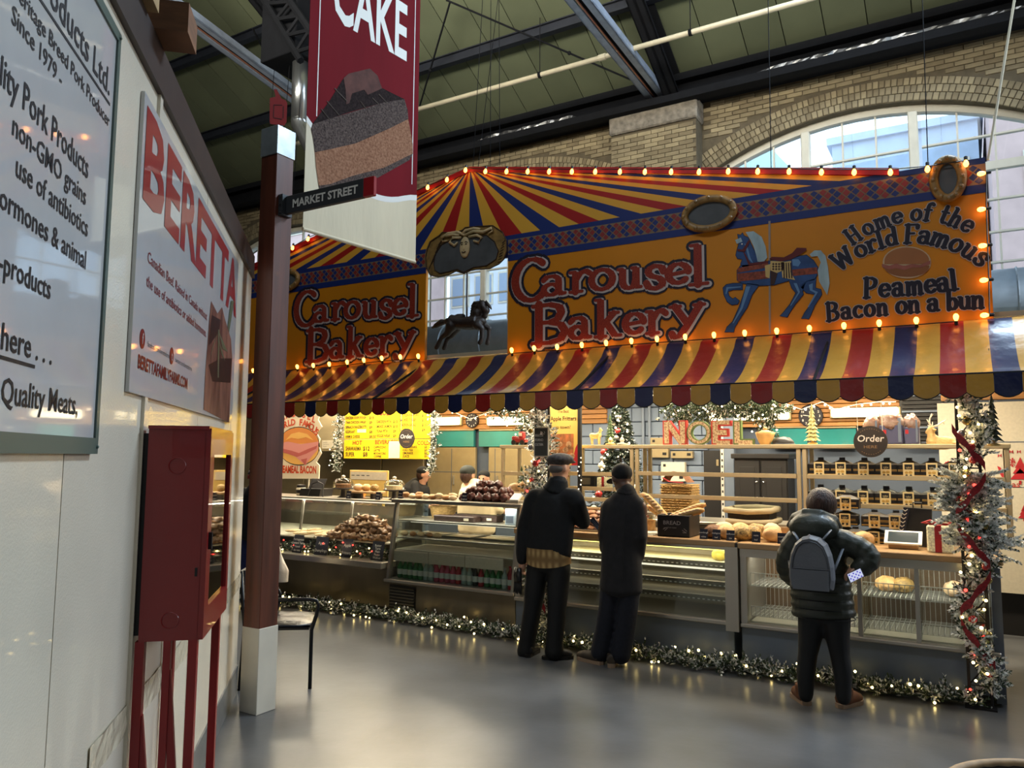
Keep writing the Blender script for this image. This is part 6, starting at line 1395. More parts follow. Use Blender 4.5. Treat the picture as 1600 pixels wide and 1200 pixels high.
mb = MB(); x = (a+b)/2-.01; mb.box((x-.022, 6.553, WZ), (x+.022, 6.747, d+.005)); mb.build('ribbon', DECAL, t); mb = MB()
for s in (-1, 1): mb.tube([(x, 6.64, d+.01), (x+s*.05, 6.62, d+.035), (x+s*.10, 6.63, d+.015), (x+s*.05, 6.64, d+.008), (x, 6.64, d+.01)], [.012, .016, .014, .012, .01], 6, flat=.5)
mb.build('bow', DECAL, t)
# --- tall glass display: things on and in it
TZ = 1.241
MUFF = mat('dark_glazed_ball', (62, 30, 24), .35, var=.4, vscale=18, rgb2=(112, 62, 50), coat=.3); PAST = mat('pastry', (206, 160, 104), .65, var=.35, vscale=18, rgb2=(150, 96, 52)); PASTS = mat('sugared_pastry', (220, 192, 150), .7, var=.2, vscale=24)
mm = [lumpmesh('doughnut', (.052, .052, .046), MUFF, 31+i, .75, 14, 10) for i in range(3)]
a, b, _, _ = rect(730, 765, 797, 783, 6.8); n = 0
for lay, (nx, ny) in enumerate(((6, 3), (5, 2), (3, 1))):
    for i in range(nx):
        for j in range(ny):
            put('doughnut', mm[n % 3], ((a+b)/2+(i-(nx-1)/2)*.098, 6.82+(j-(ny-1)/2)*.095, TZ+lay*.062), 'dark glazed doughnut, %s layer, %s row, %s from the post side of the heap' % (('bottom', 'middle', 'top')[lay], ('front', 'second', 'back')[j], ORD[i]), 'doughnut', 'dark doughnuts heaped on the display', R.uniform(0, 6)); n += 1
pm = [lumpmesh('pastry', (.05, .036, .026), (PAST, PASTS)[i % 2], 41+i, .25) for i in range(4)]
for k in range(16): x = 634+k % 8*10.5; Y = 6.70 if k < 8 else 6.82; put('pastry', pm[k % 4], V((oy(x, 778, Y).x, Y, TZ+(.02 if k % 5 == 0 else .0))), 'small pastry in the %s row on the glass display, %s from the post side' % ('front' if k < 8 else 'back', ORD[k % 8]), 'pastry', 'pastries on top of the display', R.uniform(-.5, .5))
card(725, 778, 6.62, .06, .085, TZ, ['dipped', 'doughnuts'], 'navy price card before the dark doughnuts'); card(625, 775, 6.62, .06, .085, TZ, ['butter', 'cookies'], 'navy price card at the corner of the tall display')
t = thing('card_terminal', 'grey card terminal at the end of the tall display beside the man', 'terminal', foot(805, 786, 6.66, TZ)); c = ORG[t.name]; mb = MB(); mb.obox(c+V((-.09, -.03, 0)), (.14, 0, 0), (0, .12, .0), (.0, 0, .02)); mb.build('base', ALU, t); mb = MB(); mb.obox(c+V((-.05, -.02, .02)), (.1, 0, 0), (0, .1, .06), (0, -.01, .016)); tb = mb.build('screen_unit', mat('white_plastic', (224, 222, 216), .3), t); mb = MB(); mb.obox(c+V((-.04, -.018, .0385)), (.08, 0, 0), (0, .075, .045), (0, -.001, .0016)); mb.build('screen', SLATE, tb)
DBOX = mat('chocolate_brown_box', (58, 40, 34), .5)
for (x0, x1, z, lab, hh) in ((682, 744, 1.019, 'flat dark brown box on the upper glass shelf', .055), (700, 767, 1.019, 'second flat dark brown box with a white label on the upper glass shelf', .065)):
    a, b, _, _ = rect(x0, 790, x1, 812, 6.75); Y = 6.70 if hh < .06 else 6.86; t = thing('flat_box', lab, 'box', ((a+b)/2, Y, z)); mb = MB(); mb.bbox((a, Y, z), (b, Y+.14, z+hh), .004); mb.build('body', DBOX, t); mb = MB(); mb.bbox((a-.003, Y-.003, z+hh*.7), (b+.003, Y+.143, z+hh+.002), .003); mb.build('lid', DBOX, t); mb = MB(); mb.box((b-.12, Y-.006, z+.015), (b-.06, Y-.003, z+.04)); mb.build('label', FWALL, t)
t = thing('wicker_basket', 'small pale wicker basket on the upper glass shelf', 'basket', (oy(690, 800, 7.05).x, 7.08, 1.019)); c = ORG[t.name]; mb = MB(); mb.lathe([(.12, 0), (.14, .06), (.15, .12), (.135, .12), (.11, .02)], c, 20); mb.build('body', WICK, t); mb = MB(); mb.tube([c+V((.146*math.cos(2*PI*k/20), .146*math.sin(2*PI*k/20), .12)) for k in range(20)], .01, 6, closed=True); mb.build('rim', WICK, t)
t = thing('carton', 'pale blue carton standing on the upper glass shelf by the man', 'carton', (oy(800, 810, 6.7).x-.02, 6.72, 1.019)); c = ORG[t.name]; mb = MB(); mb.bbox(c+V((-.055, -.03, 0)), c+V((.055, .05, .16)), .004); mb.build('body', mat('pale_blue_carton', (176, 190, 208), .5), t); mb = MB(); mb.box(c+V((-.045, -.032, .02)), c+V((.04, -.03, .09))); text(mb, 'MILK', c+V((-.045, -.0325, .13)), XD, ZD, .016, bold=.02); mb.build('print', SLATE, t)
trm = mat('tray_pastry_mix', (160, 130, 90), .6, var=.4, vscale=22)
for k in range(5):
    x = 632+k*13; put('pastry', pm[(k+1) % 4], V((oy(x, 835, 6.72).x, 6.72, .839)), 'pastry on the second glass shelf of the tall display, %s from the post side' % ORD[k], 'pastry', 'pastries on the second display shelf', R.uniform(-.6, .6))
for k, (a, b) in enumerate(((-5.32, -4.95), (-4.92, -4.55), (-4.5, -4.0))): t = thing('serving_tray', 'steel tray on the %s of the second glass shelf' % ('post end', 'middle', 'far end')[k], 'tray', ((a+b)/2, 6.9, .839)); mb = MB(); mb.bbox((a, 6.78, .839), (b, 7.1, .851), .003); mb.build('plate', ALU, t); mb = MB(); mb.tube([(a, 6.78, .853), (b, 6.78, .853), (b, 7.1, .853), (a, 7.1, .853)], .006, 5, closed=True); mb.build('rim', ALU, t)
# bottles at the foot of the display
BG = [('green', mat('green_bottle', (52, 116, 62), .12, coat=.5)), ('pink', mat('pink_bottle', (186, 78, 100), .15, coat=.5)), ('red', mat('red_bottle', (164, 36, 44), .15, coat=.5)), ('clear', mat('clear_bottle', (150, 170, 160), .1, coat=.5)), ('dark', mat('dark_bottle', (44, 46, 40), .12, coat=.5))]
LBL = mat('bottle_label', (206, 210, 200), .5); bott = {}
def bottle(cn, m, c, lab):
    if cn in bott: return dup(bott[cn], c, R.uniform(0, 6), lab, 'bottles at the foot of the display')
    t_ = thing('bottle', lab, 'bottle', c, 0, 'bottles at the foot of the display'); b_ = MB(); b_.lathe([(.028, 0), (.031, .01), (.031, .11), (.024, .135), (.012, .165), (.012, .185)], n=14); b_.build('body', m, t_, True, smooth=True)
    b_ = MB(); b_.lathe([(.0315, .04), (.0315, .095)], n=14); b_.build('label', LBL, t_, True); b_ = MB(); b_.lathe([(.014, .185), (.014, .203), (0, .205)], n=10); b_.build('cap', DECAL if cn in ('green', 'red') else LBL, t_, True); bott[cn] = t_; return t_
seq = [0, 0, 0, 0, 0, 3, 3, 1, 1, 1, 1, 2, 3, 3, 4, 2, 0, 0, 0, 3, 2]; cnt = {}
for k, i in enumerate(seq):
    cn, m = BG[i]; x = X4+.085+k*.069; cnt[k] = 1; bottle(cn, m, (x, 6.60, .406), '%s drink bottle in the front row of the display foot, %s from the grille side' % (cn, ORD[k]))
for k in range(12):
    cn, m = BG[(0, 0, 3, 1, 2, 2, 4, 4, 0, 3, 0, 2)[k]]; bottle(cn, m, (X4+.12+k*.115, 6.72, .406), '%s drink bottle in the back row of the display foot, %s from the grille side' % (cn, ORD[k]))
# --- curved case: fritters, sticks, cards, things on top
FRIT = mat('apple_fritter', (84, 52, 32), .45, var=.5, vscale=26, rgb2=(190, 146, 102), coat=.25)
fm = [lumpmesh('fritter', (.062, .056, .040), FRIT, 51+i, .95, 14, 10) for i in range(4)]; n = 0
cx = oy(574, 830, 6.8).x
for lay, (nx, ny) in enumerate(((8, 3), (7, 2), (5, 2), (3, 1))):
    for i in range(nx):
        for j in range(ny):
            y = 6.72+(j-(ny-1)/2)*.1+lay*.02; put('apple_fritter', fm[n % 4], (cx+(i-(nx-1)/2)*.105+R.uniform(-.01, .01), y, .757+(y-6.6)*.14+lay*.056), 'brown glazed fritter, %s layer, %s row, %s from the post side of the heap' % (('bottom', 'second', 'third', 'top')[lay], ('front', 'second', 'back')[j], ORD[i]), 'fritter', 'fritters heaped in the curved case', R.uniform(0, 6), (R.uniform(-.2, .2), R.uniform(-.2, .2))); n += 1
stm = lumpmesh('pastry_stick', (.10, .028, .02), PASTS, 61, .15); 
for k in range(14): put('pastry_stick', stm, (oy(462+k % 7*11, 832, 6.72).x, 6.68+(k//7)*.12, .765+(k//7)*.016+(.018 if k % 3 == 0 else 0)), 'long pale pastry stick in the %s row, %s from the post side' % ('front' if k < 7 else 'back', ORD[k % 7]), 'pastry', 'pastry sticks in the curved case', R.uniform(.8, 1.6))
for k, (x, l, w) in enumerate(((463, ['Portuguese', 'Custard Tarts', 'Pastel', 'de nata'], .15), (500, ['Apple', 'Dumplings'], .19), (540, ['Apple', 'Fritters'], .15), (588, ['Butter', 'Tarts', 'Plain', 'Pecan', 'Walnut'], .165))): card(x, 865, 6.50, w, .20, .576, l, 'navy card lettered for %s leaning in the curved case' % (('custard tarts', 'apple dumplings', 'apple fritters', 'butter tarts')[k]), 'price_card', 0, .2)
TOPZ = 1.2
for (x, y, lab, cl) in ((536, 768, 'glass cake dome on a dark stand, nearer the till', 0), (616, 770, 'glass cake dome on a dark stand beside the tall display', 1)):
    c = foot(x, y, 7.0, TOPZ); t = thing('cake_stand', lab, 'cake stand', c); mb = MB(); mb.lathe([(.07, 0), (.03, .02), (.025, .09), (.13, .105), (.13, .115)], c, 20); mb.build('stand', CANED, t, smooth=True); mb = MB(); mb.lathe([(.118, .115), (.12, .18), (.09, .22), (.02, .235)], c, 24); mb.build('glass_dome', CGLASS, t, smooth=True); mb = MB(); mb.lathe([(.02, .235), (.024, .255), (.01, .265), (0, .268)], c, 12); mb.build('dome_knob', FWALL, t)
    mb = MB(); mb.lathe([(.095, .115), (.095, .16), (0, .165)], c, 18); mb.build('cake', PASTS if cl else DKCRUST, t)
t = thing('till_printer', 'black till with a frame and printer on the curved case', 'till', foot(492, 785, 7.05, TOPZ)); c = ORG[t.name]; mb = MB(); mb.obox(c+V((-.17, -.1, 0)), (.34, 0, 0), (0, .22, 0), (0, .02, .09)); mb.build('body', BLKP, t); mb = MB(); mb.obox(c+V((-.12, .0, .09)), (.24, 0, 0), (0, .02, .0), (0, .06, .12)); mb.build('display', CBOX, t)
for s in (-1, 1): mb = MB(); mb.tube([c+V((s*.13+.12, -.12, 0)), c+V((s*.09+.12, -.08, .15)), c+V((.12, -.08, .18))], .008, 6); mb.build('wire_frame', BLKP, t)
t = thing('biscuit_jar', 'small jar with dark lid beside the till on the curved case', 'jar', foot(470, 785, 7.02, TOPZ)); c = ORG[t.name]; mb = MB(); mb.lathe([(.055, 0), (.06, .02), (.06, .09), (.05, .10)], c, 16); mb.build('jar', FWALL, t, smooth=True); mb = MB(); mb.lathe([(.055, .10), (.055, .13), (0, .14)], c, 16); mb.build('lid', BLKP, t); mb = MB(); mb.lathe([(.061, .03), (.061, .07)], c, 16); mb.build('label', CBOX, t)
t = thing('bread_board', 'wooden board with flat loaves between the cake domes', 'board', foot(572, 778, 7.02, TOPZ)); c = ORG[t.name]; mb = MB(); mb.bbox(c+V((-.2, -.1, .06)), c+V((.2, .12, .085)), .006); mb.build('board', WTOP, t)
for s in (-1, 1): mb = MB(); mb.bbox(c+V((s*.15-.02, -.08, 0)), c+V((s*.15+.02, .1, .06)), .004); mb.build('foot', CANED, t)
for k in range(3): put('flat_loaf', lm[(2, 0, 1)[k]], c+V((-.13+.13*k, 0, .086)), 'flat loaf on the wooden board, %s from the till' % ORD[k], 'bread', 'flat loaves on the wooden board', k, sc=.7)
for k, (x, l) in enumerate(((544, ['carrot', 'cake']), (590, ['cheese', 'loaf']))): card(x, 776, 6.82, .07, .09, TOPZ, l, 'navy price card on the curved case, %s the bread board' % ('before' if k == 0 else 'past'))
ACR = mat('yellow_acrylic', (222, 188, 108), .4, var=.08); t = thing('counter_screen', 'pale yellow acrylic counter screen with paper notes', 'screen', foot(576, 775, 7.6, 0)); a, b, c_, d = rect(546, 735, 606, 775, 7.6); mb = MB(); mb.bbox((a, 7.6, c_), (b, 7.62, d), .003); pn = mb.build('panel', ACR, t)
mb = MB(); mb.box((a+.02, 7.594, d-.12), (b-.02, 7.6, d-.02)); mb.box((a+.03, 7.592, c_+.04), (a+.16, 7.6, c_+.15)); mb.build('paper_note', FWALL, pn); mb = MB(); [mb.box((a+.04+k*.085, 7.591, d-.07), (a+.09+k*.085, 7.594, d-.062)) for k in range(4)]; mb.build('note_lines', BLKP, pn)
for x in (a+.02, b-.05): mb = MB(); mb.box((x, 7.605, 0), (x+.03, 7.635, c_+.05)); mb.build('leg', ALU, t)
t = thing('preserve_jar', 'amber jar of preserves before the yellow screen', 'jar', (oy(568, 768, 7.25).x, 7.22, TOPZ)); c = ORG[t.name]; mb = MB(); mb.lathe([(.045, 0), (.05, .01), (.05, .10), (.04, .115)], c, 16); mb.build('jar', mat('amber_jar', (206, 128, 48), .2, coat=.5), t, smooth=True); mb = MB(); mb.lathe([(.043, .115), (.043, .14), (0, .142)], c, 16); mb.build('lid', GOLDM, t)

# ------------------------------------------------------------------ signs inside the bakery
MYEL = mat('menu_yellow', (242, 204, 24), .45); MRED = mat('menu_red', (150, 34, 24), .5); MINK = mat('menu_ink', (66, 44, 20), .5)
t = thing('menu_board', 'bright yellow menu board with red headings over the pastry cases', 'menu', oy(604, 717, 8.5)); a, b, c_, d = rect(538, 630, 671, 717, 8.5); zm = oy(604, 686, 8.5).z
mb = MB(); mb.bbox((a, 8.5, zm+.006), (b, 8.53, d), .004); mb.build('upper_panel', MYEL, t); mb = MB(); mb.bbox((a, 8.5, c_), (b, 8.53, zm-.004), .004); mb.build('lower_panel', MYEL, t)
def mt(mb_, s, x, y, h, al='l', w=None, bold=.01): p = oy(x, y, 8.497); text(mb_, s, p, XD, ZD, h*1.25, align=al, bold=.022, w=w)
mb = MB(); mt(mb, 'COLD', 592, 649, .075, w=.25); mt(mb, 'HOT', 551, 695, .05); mt(mb, 'BEVERAGES', 586, 694, .05, w=.42); mt(mb, 'COLD', 652, 695, .045); mb.build('heading_lettering', MRED, t)
mb = MB()
for k, (l, p) in enumerate((('CHICKEN SOUR DOUGH', '$10'), ('THAI CHICKEN WRAP', '$9'), ('SPINACH PANZEROTTI', '$9'), ('EGGPLANT', '$8'), ('HAM & CHEESE', '$8.50'))): y = 655+k*7.3; mt(mb, l, 540, y, .032, w=min(.40, len(l)*.023)); mt(mb, p, 577, y, .032)
for k, (l, p) in enumerate((('CHICKEN PITA', '$10'), ('SMOKED SALMON', '$10'), ('TUNA PITA', '$9'), ('VEGGIE WRAP', '$9'))): y = 661+k*7.4; mt(mb, l, 588, y, .032, w=min(.28, len(l)*.023)); mt(mb, p, 614, y, .032)
for k, (l, p) in enumerate((('CHICKEN EGGPLANT', '$10'), ('SMOKED T BEEF', '$10'), ('CHICKEN SALAD', '$10'), ('SALAD', '$9'))): y = 651+k*7.6; mt(mb, l, 624, y, .032, w=min(.36, len(l)*.023)); mt(mb, p, 659, y, .032)
for k, (l, p) in enumerate((('SHAWARMA', '$12'), ('SUPER', '$8'))): y = 704+k*9; mt(mb, l, 540, y, .05, w=.3 if k == 0 else .17); mt(mb, p, 567, y, .05)
for k, l in enumerate(('CAPPUCCINO', 'LATTE', 'MOCHACCINO', 'COFFEE')): mt(mb, l, 584, 700.5+k*4.8, .026, w=len(l)*.023)
for k, l in enumerate(('SOFT DRINKS', 'ICED TEA', 'LEMONADE', 'JUICE')): mt(mb, l, 629, 700+k*4.8, .026, w=len(l)*.023); mt(mb, '$3', 663, 700+k*4.8, .026)
mb.build('lettering', MINK, t); mb = MB(); p = oy(558, 676, 8.494); mb.obox(p, (.17, 0, 0), (0, .003, 0), (0, 0, .05)); p = oy(607, 716, 8.494); mb.obox(p, (.2, 0, 0), (0, .003, 0), (0, 0, .24)); mb.build('paper_patch', FWALL, t)
mb = MB(); [mb.cyl((x, 8.52, d), (x, 8.52, 2.82), .006, n=6) for x in (a+.2, b-.2)]; mb.build('hanging_rod', STEELB, t)
CRMP = mat('cutout_cream', (236, 222, 192), .5); BUNO = mat('cutout_bun', (222, 140, 66), .5); BUNL = mat('cutout_bun_light', (240, 184, 96), .5); PINKM = mat('cutout_pink', (226, 150, 140), .5); PINKD = mat('cutout_pink_dark', (196, 100, 92), .5); ORLET = mat('cutout_orange_red', (206, 76, 34), .5)
BY = 7.75
def bq(x, y, o=0): return oy(x, y, BY-o)
t = thing('bacon_sign', 'cream cut out sign of a bun filled with pink bacon beside the timber post', 'sign', bq(465, 748))
mb = MB(); mb.slab([bq(x, y) for x, y in ((424, 748), (498, 748), (499, 727), (494, 722), (502, 708), (497, 695), (500, 686), (494, 676), (503, 667), (497, 656), (502, 636), (424, 636))][::-1], (0, 1, 0), .015); mb.build('cutout', CRMP, t)
def bpoly(nm, m, pts, o): b_ = MB(); b_.poly([bq(x, y, o) for x, y in pts][::-1]); b_.build(nm, m, t)
bpoly('bun_outline', BLKP, ell(467, 697, 32.5, 30.5, 28), .002)
bpoly('bun_bottom', BUNL, ell(467, 700, 31, 26, 28), .004); bpoly('bun_top', BUNO, [(436, 694)]+ell(467, 694, 31, 26, 18, 180, 360)+[(498, 692)], .005); bpoly('bun_shine', BUNL, [(446, 688), (455, 678), (467, 675), (480, 678), (490, 688), (478, 683), (466, 686), (455, 684)], .006)
bpoly('bacon', PINKM, [(436, 693), (450, 690), (470, 694), (498, 690), (497, 702), (488, 712), (477, 727), (462, 714), (448, 708), (436, 704)], .007); bpoly('bacon_fold', PINKD, [(437, 700), (455, 704), (467, 708), (480, 702), (496, 696), (494, 701), (478, 709), (464, 714), (450, 709), (438, 706)], .009); bpoly('bacon_fold', PINKD, [(470, 718), (480, 716), (477, 727)], .009)
def arctext(mb_, s, cx, cy, rx, ry, a0, a1, h, fn, bold=.02):
    n = len(s)
    for i, ch in enumerate(s):
        if ch == ' ': continue
        an = math.radians(a0+(a1-a0)*(i+.5)/n); p = fn(cx+rx*math.cos(an), cy-ry*math.sin(an)); up = (p-fn(cx, cy)).normalized(); up = (up+V((0, 0, 1.6))).normalized(); rd = V((up.z, 0, -up.x)); text(mb_, ch, p, rd, up, h, align='c', bold=bold)
mb = MB(); arctext(mb, 'CAROUSEL', 463, 700, 46, 49, 132, 50, .09, lambda x, y: bq(x, y, .003), .04); arctext(mb, 'WORLD FAMOUS', 463, 700, 37, 36, 138, 30, .09, lambda x, y: bq(x, y, .003), .04); text(mb, 'PEAMEAL BACON', bq(494, 739.5, .003), XD, ZD, .10, w=.70, align='r', bold=.045); mb.build('lettering', ORLET, t)
mb = MB(); mb.cyl((bq(504, 0).x+.01, BY+.02, .9), (bq(504, 0).x+.01, BY+.02, 2.6), .012, n=8); mb.build('support_pole', CREAM, t)
# poster, post and chalkboard
PYEL = mat('poster_yellow', (214, 176, 88), .5); PPHO = mat('poster_photo', (196, 110, 60), .5, var=.8, vscale=16, rgb2=(90, 70, 40)); t = thing('fritter_poster', 'yellow apple fritter poster with a food photo behind the man in the flat cap', 'poster', oy(880, 725, 7.15)); a, b, c_, d = rect(857, 628, 904, 727, 7.15)
mb = MB(); mb.bbox((a, 7.15, c_), (b, 7.165, d), .003); mb.build('board', PYEL, t); mb = MB(); q = rect(858, 678, 896, 720, 7.147); mb.box((q[0], 7.147, q[2]), (q[1], 7.15, q[3])); ph = mb.build('photo', PPHO, t); mb = MB()
for k in range(7): mb.ball((q[0]+.05+.045*k*.8, 7.145, q[2]+.05+.06*(k % 3)), (.035, .003, .03), 10, 5, jit=.4, seed=k)
mb.build('photo_fritters', FRIT, ph)
mb = MB(); mb.poly([oy(x, y, 7.146) for x, y in ((893, 727), (904, 727), (904, 690), (899, 700))]); mb.build('red_corner', DECAL, t); mb = MB(); text(mb, 'The Best', oy(880, 645, 7.147), XD, ZD, .035, w=.13, align='c'); text(mb, 'Apple Fritters', oy(880, 657, 7.147), XD, ZD, .045, w=.30, align='c', bold=.012); text(mb, 'in town!', oy(880, 670, 7.147), XD, ZD, .04, w=.17, align='c'); mb.build('lettering', MINK, t)
t = thing('lit_post', 'thin black post wound with white fairy lights beside the poster', 'post', foot(906, 800, 7.12, 0)); c = ORG[t.name]; mb = MB(); mb.bbox(c+V((-.018, -.018, 0)), c+V((.018, .018, 2.3)), .003); mb.build('shaft', BLKP, t); FAIRY = mat('fairy_light', (255, 244, 214), .4, emit=3.0)
mb = MB(); [mb.ball(c+V((.02*math.cos(k*1.3)+.008, -.022, 1.02+k*.045)), .007, 6, 4) for k in range(16)]; mb.build('fairy_lights', FAIRY, t, kind='stuff')
CY_ = 6.27; t = thing('chalkboard_sign', 'small grey chalkboard sign in a white frame above the flat cap', 'sign', oy(845, 713, CY_)); a, b, c_, d = rect(834, 667, 857, 714, CY_); mb = MB(); mb.bbox((a, CY_, c_), (b, CY_+.02, d), .004); mb.build('frame', CREAM, t); mb = MB(); mb.box((a+.012, CY_-.004, c_+.012), (b-.012, CY_, d-.012)); bd = mb.build('board', mat('slate_board', (74, 72, 64), .7), t); mb = MB(); [text(mb, s, (a+.018, CY_-.006, d-.09-.042*k), XD, ZD, .024, w=min(.085, .017*len(s)), bold=.015) for k, s in enumerate(('BREAD LAB', 'FORNO', 'CULTURA'))]; mb.build('lettering', CLW, bd)
mb = MB(); mb.cyl(((a+b)/2, CY_+.01, d), ((a+b)/2, AY1+.01, AZ1), .003, n=4); mb.build('cord', FWALL, t)
# small things on the other racks
t = thing('lit_gift_box', 'small glowing gift box with a red ribbon on the deer rack', 'gift', foot(945, 752, 7.45, 1.385)); c = ORG[t.name]; mb = MB(); mb.bbox(c+V((-.07, -.05, 0)), c+V((.07, .05, .11)), .008); mb.build('mesh_box', GLOWB, t); mb = MB(); mb.box(c+V((-.014, -.053, 0)), c+V((.014, .053, .113))); mb.build('ribbon', DECAL, t)
put('loaf', lm[0], foot(822, 757, 7.45, 1.305), 'golden loaf on the rack behind the flat cap man', 'bread', None, .3, sc=1.15); put('loaf', lm[2], foot(805, 757, 7.45, 1.305), 'flat pale loaf on the rack behind the dark doughnuts', 'bread', None, .9, sc=.9)
brushtree(foot(815, 740, 7.62, 1.305), .28, .08, 'little dark green tree on the rack behind the dark doughnuts', BRSG)
t = thing('dark_appliance', 'dark grey appliance on the deer rack', 'appliance', foot(922, 752, 7.5, 1.385)); c = ORG[t.name]; mb = MB(); mb.bbox(c+V((-.09, -.08, 0)), c+V((.10, .1, .13)), .012); mb.build('body', CBOX, t); mb = MB(); mb.box(c+V((-.06, -.083, .03)), c+V((.04, -.08, .1))); mb.build('door', STEELC, t)
t = thing('step_stool', 'small oak step stool on the worktop behind the cookies', 'stool', foot(915, 800, 7.12, WZ)); c = ORG[t.name]; mb = MB(); mb.bbox(c+V((-.2, -.06, .16)), c+V((.18, .1, .18)), .004); mb.build('top', WTOP, t)
for s in (-1, 1): mb = MB(); mb.obox(c+V((s*.15, -.05, 0)), V((.02, 0, 0)), V((0, .14, 0)), V((-s*.09, 0, .16))); mb.build('leg', WTOP, t)
# loaves left in the wire racks
for k, (x, lab) in enumerate(((-.62, 'dim loaf in the middle wire rack bay, by the divider'), (-.5, 'dim loaf in the middle wire rack bay, beside the post'), (-.15, 'dim loaf on the upper wire rack of the end bay'))): put('loaf', lm[k % 3], (x, 6.85, .666), lab, 'bread', None, k)
put('yellow_loaf', lumpmesh('yellow_loaf', (.07, .06, .05), mat('yellow_wrap', (176, 158, 52), .5, var=.3, vscale=20), 77, .15), (oy(1124, 866, 6.75).x, 6.75, .819), 'yellow wrapped loaf alone on the lit top shelf', 'bread')
# ================================================================== people
SKIN = mat('skin_light', (196, 146, 118), .55, var=.08); SKIND = mat('skin_dark', (84, 56, 42), .5, var=.1)
HAIRB = mat('dark_brown_hair', (62, 38, 29), .5, var=.55, vscale=16, stretch=(5, 5, .5), bump=.7, bscale=22); HAIRG = mat('grey_hair', (92, 84, 78), .6, var=.2)
BLKW = mat('black_wool', (15, 15, 17), .85, var=.25, vscale=30); COATG = mat('charcoal_coat', (31, 29, 31), .9, var=.2, vscale=20); DENIM = mat('dark_denim', (17, 19, 31), .85, var=.3, vscale=40); LEGG = mat('black_leggings', (10, 10, 12), .7)
SHOEB = mat('black_shoe', (18, 16, 15), .5); SHOEN = mat('brown_shoe', (60, 50, 40), .6); BOOT = mat('tan_boot', (104, 62, 36), .7, var=.2, vscale=20); SOLE = mat('pale_sole', (150, 124, 100), .7)
def plaidmat():
    m_ = mat('plaid_shirt', (176, 140, 82), .85); nt = m_.node_tree; b = nt.nodes['Principled BSDF']; tc = nt.nodes.new('ShaderNodeTexCoord')
    w1 = nt.nodes.new('ShaderNodeTexWave'); w1.bands_direction = 'X'; w1.inputs['Scale'].default_value = 6; w1.inputs['Distortion'].default_value = 1.5; w2 = nt.nodes.new('ShaderNodeTexWave'); w2.bands_direction = 'Z'; w2.inputs['Scale'].default_value = 3
    for w_ in (w1, w2): nt.links.new(tc.outputs['Object'], w_.inputs['Vector'])
    mx = nt.nodes.new('ShaderNodeMath'); mx.operation = 'MULTIPLY'; nt.links.new(w1.outputs['Fac'], mx.inputs[0]); nt.links.new(w2.outputs['Fac'], mx.inputs[1])
    rp = nt.nodes.new('ShaderNodeValToRGB'); rp.color_ramp.elements[0].color = lin((128, 98, 58))+(1,); rp.color_ramp.elements[1].color = lin((186, 154, 100))+(1,); nt.links.new(mx.outputs[0], rp.inputs[0]); nt.links.new(rp.outputs[0], b.inputs['Base Color']); return m_
PLAID = plaidmat()
def hand(mb, w, d, pn, L=.17, curl=.5, side=1):
    """palm, four unequal fingers bent at the knuckles and a thumb from the side of the palm; w wrist, d direction, pn palm normal"""
    d = V(d).normalized(); pn = (V(pn)-d*V(pn).dot(d)).normalized(); s = d.cross(pn)*side; k = L/.18
    mb.tube([w, w+d*.035*k, w+d*.085*k], [.024*k, .036*k, .038*k], 10, flat=.55); mb.ball(w+d*.05*k, (.036*k, .036*k, .03*k), 10, 6)
    for i, (o, ln) in enumerate(((-.030, .066), (-.010, .078), (.010, .074), (.029, .058))):
        p = w+d*.080*k+s*o*k; pts = [w+d*.05*k+s*o*.7*k, p]; a = 0; q = p
        for j in range(3):
            a += curl*(.5+.35*j); q = q+(d*math.cos(a)+pn*math.sin(a))*ln*k*(.46, .31, .23)[j]; pts.append(q)
        mb.tube(pts, [.0095*k, .0098*k, .0090*k, .0082*k, .0066*k], 8)
    b0 = w+d*.028*k-s*.030*k; b1 = b0+(d*.6-s*.7+pn*.25).normalized()*.038*k; b2 = b1+(d*.85-s*.1+pn*.5).normalized()*.030*k; mb.tube([w+d*.02*k, b0, b1, b2], [.014*k, .0125*k, .0108*k, .0085*k], 8)
def head(mb, c, f, sc=1.0, tilt=0.0):
    """skull, jaw, nose and ears; f the way the face looks"""
    f = V(f).normalized(); s = f.cross(V((0, 0, 1))).normalized(); u = s.cross(f); rot = Matrix((s, f, u)).transposed()
    mb.ball(c+u*.015*sc, V((.074, .094, .098))*sc, 16, 12, rot=rot); mb.ball(c+f*.022*sc-u*.055*sc, V((.054, .066, .062))*sc, 14, 10, rot=rot)
    mb.tube([c+f*.088*sc+u*.02*sc, c+f*.108*sc-u*.018*sc, c+f*.092*sc-u*.026*sc], [.010*sc, .015*sc, .008*sc], 8)
    for q in (-1, 1): mb.ball(c+s*.077*sc*q-u*.005*sc-f*.005*sc, V((.012, .022, .032))*sc, 8, 8, rot=rot)
    return rot
def face(t, c, f, sc=1.0):
    f = V(f).normalized(); s = f.cross(V((0, 0, 1))).normalized(); u = s.cross(f)
    b = MB()
    for q in (-1, 1): b.ball(c+f*.083*sc+s*.03*sc*q+u*.012*sc, .012*sc, 8, 6)
    b.build('eye', mat('eye_dark', (30, 24, 22), .2), t); b = MB(); b.tube([c+f*.086*sc-s*.024*sc-u*.055*sc, c+f*.094*sc-u*.057*sc, c+f*.086*sc+s*.024*sc-u*.055*sc], .006*sc, 6); b.build('mouth', mat('lip', (150, 84, 76), .5), t)
def foot_(mb, a, d, L=.25, r=.045):
    d = V((d[0], d[1], 0)).normalized(); mb.tube([V((a.x, a.y, .055))-d*.05, V((a.x, a.y, .055)), V((a.x, a.y, .045))+d*L*.45, V((a.x, a.y, .032))+d*L*.72], [r*.95, r*1.05, r*.95, r*.6], 12)
    mb.tube([V((a.x, a.y, .10)), V((a.x, a.y, .05))], [r*.95, r], 10)
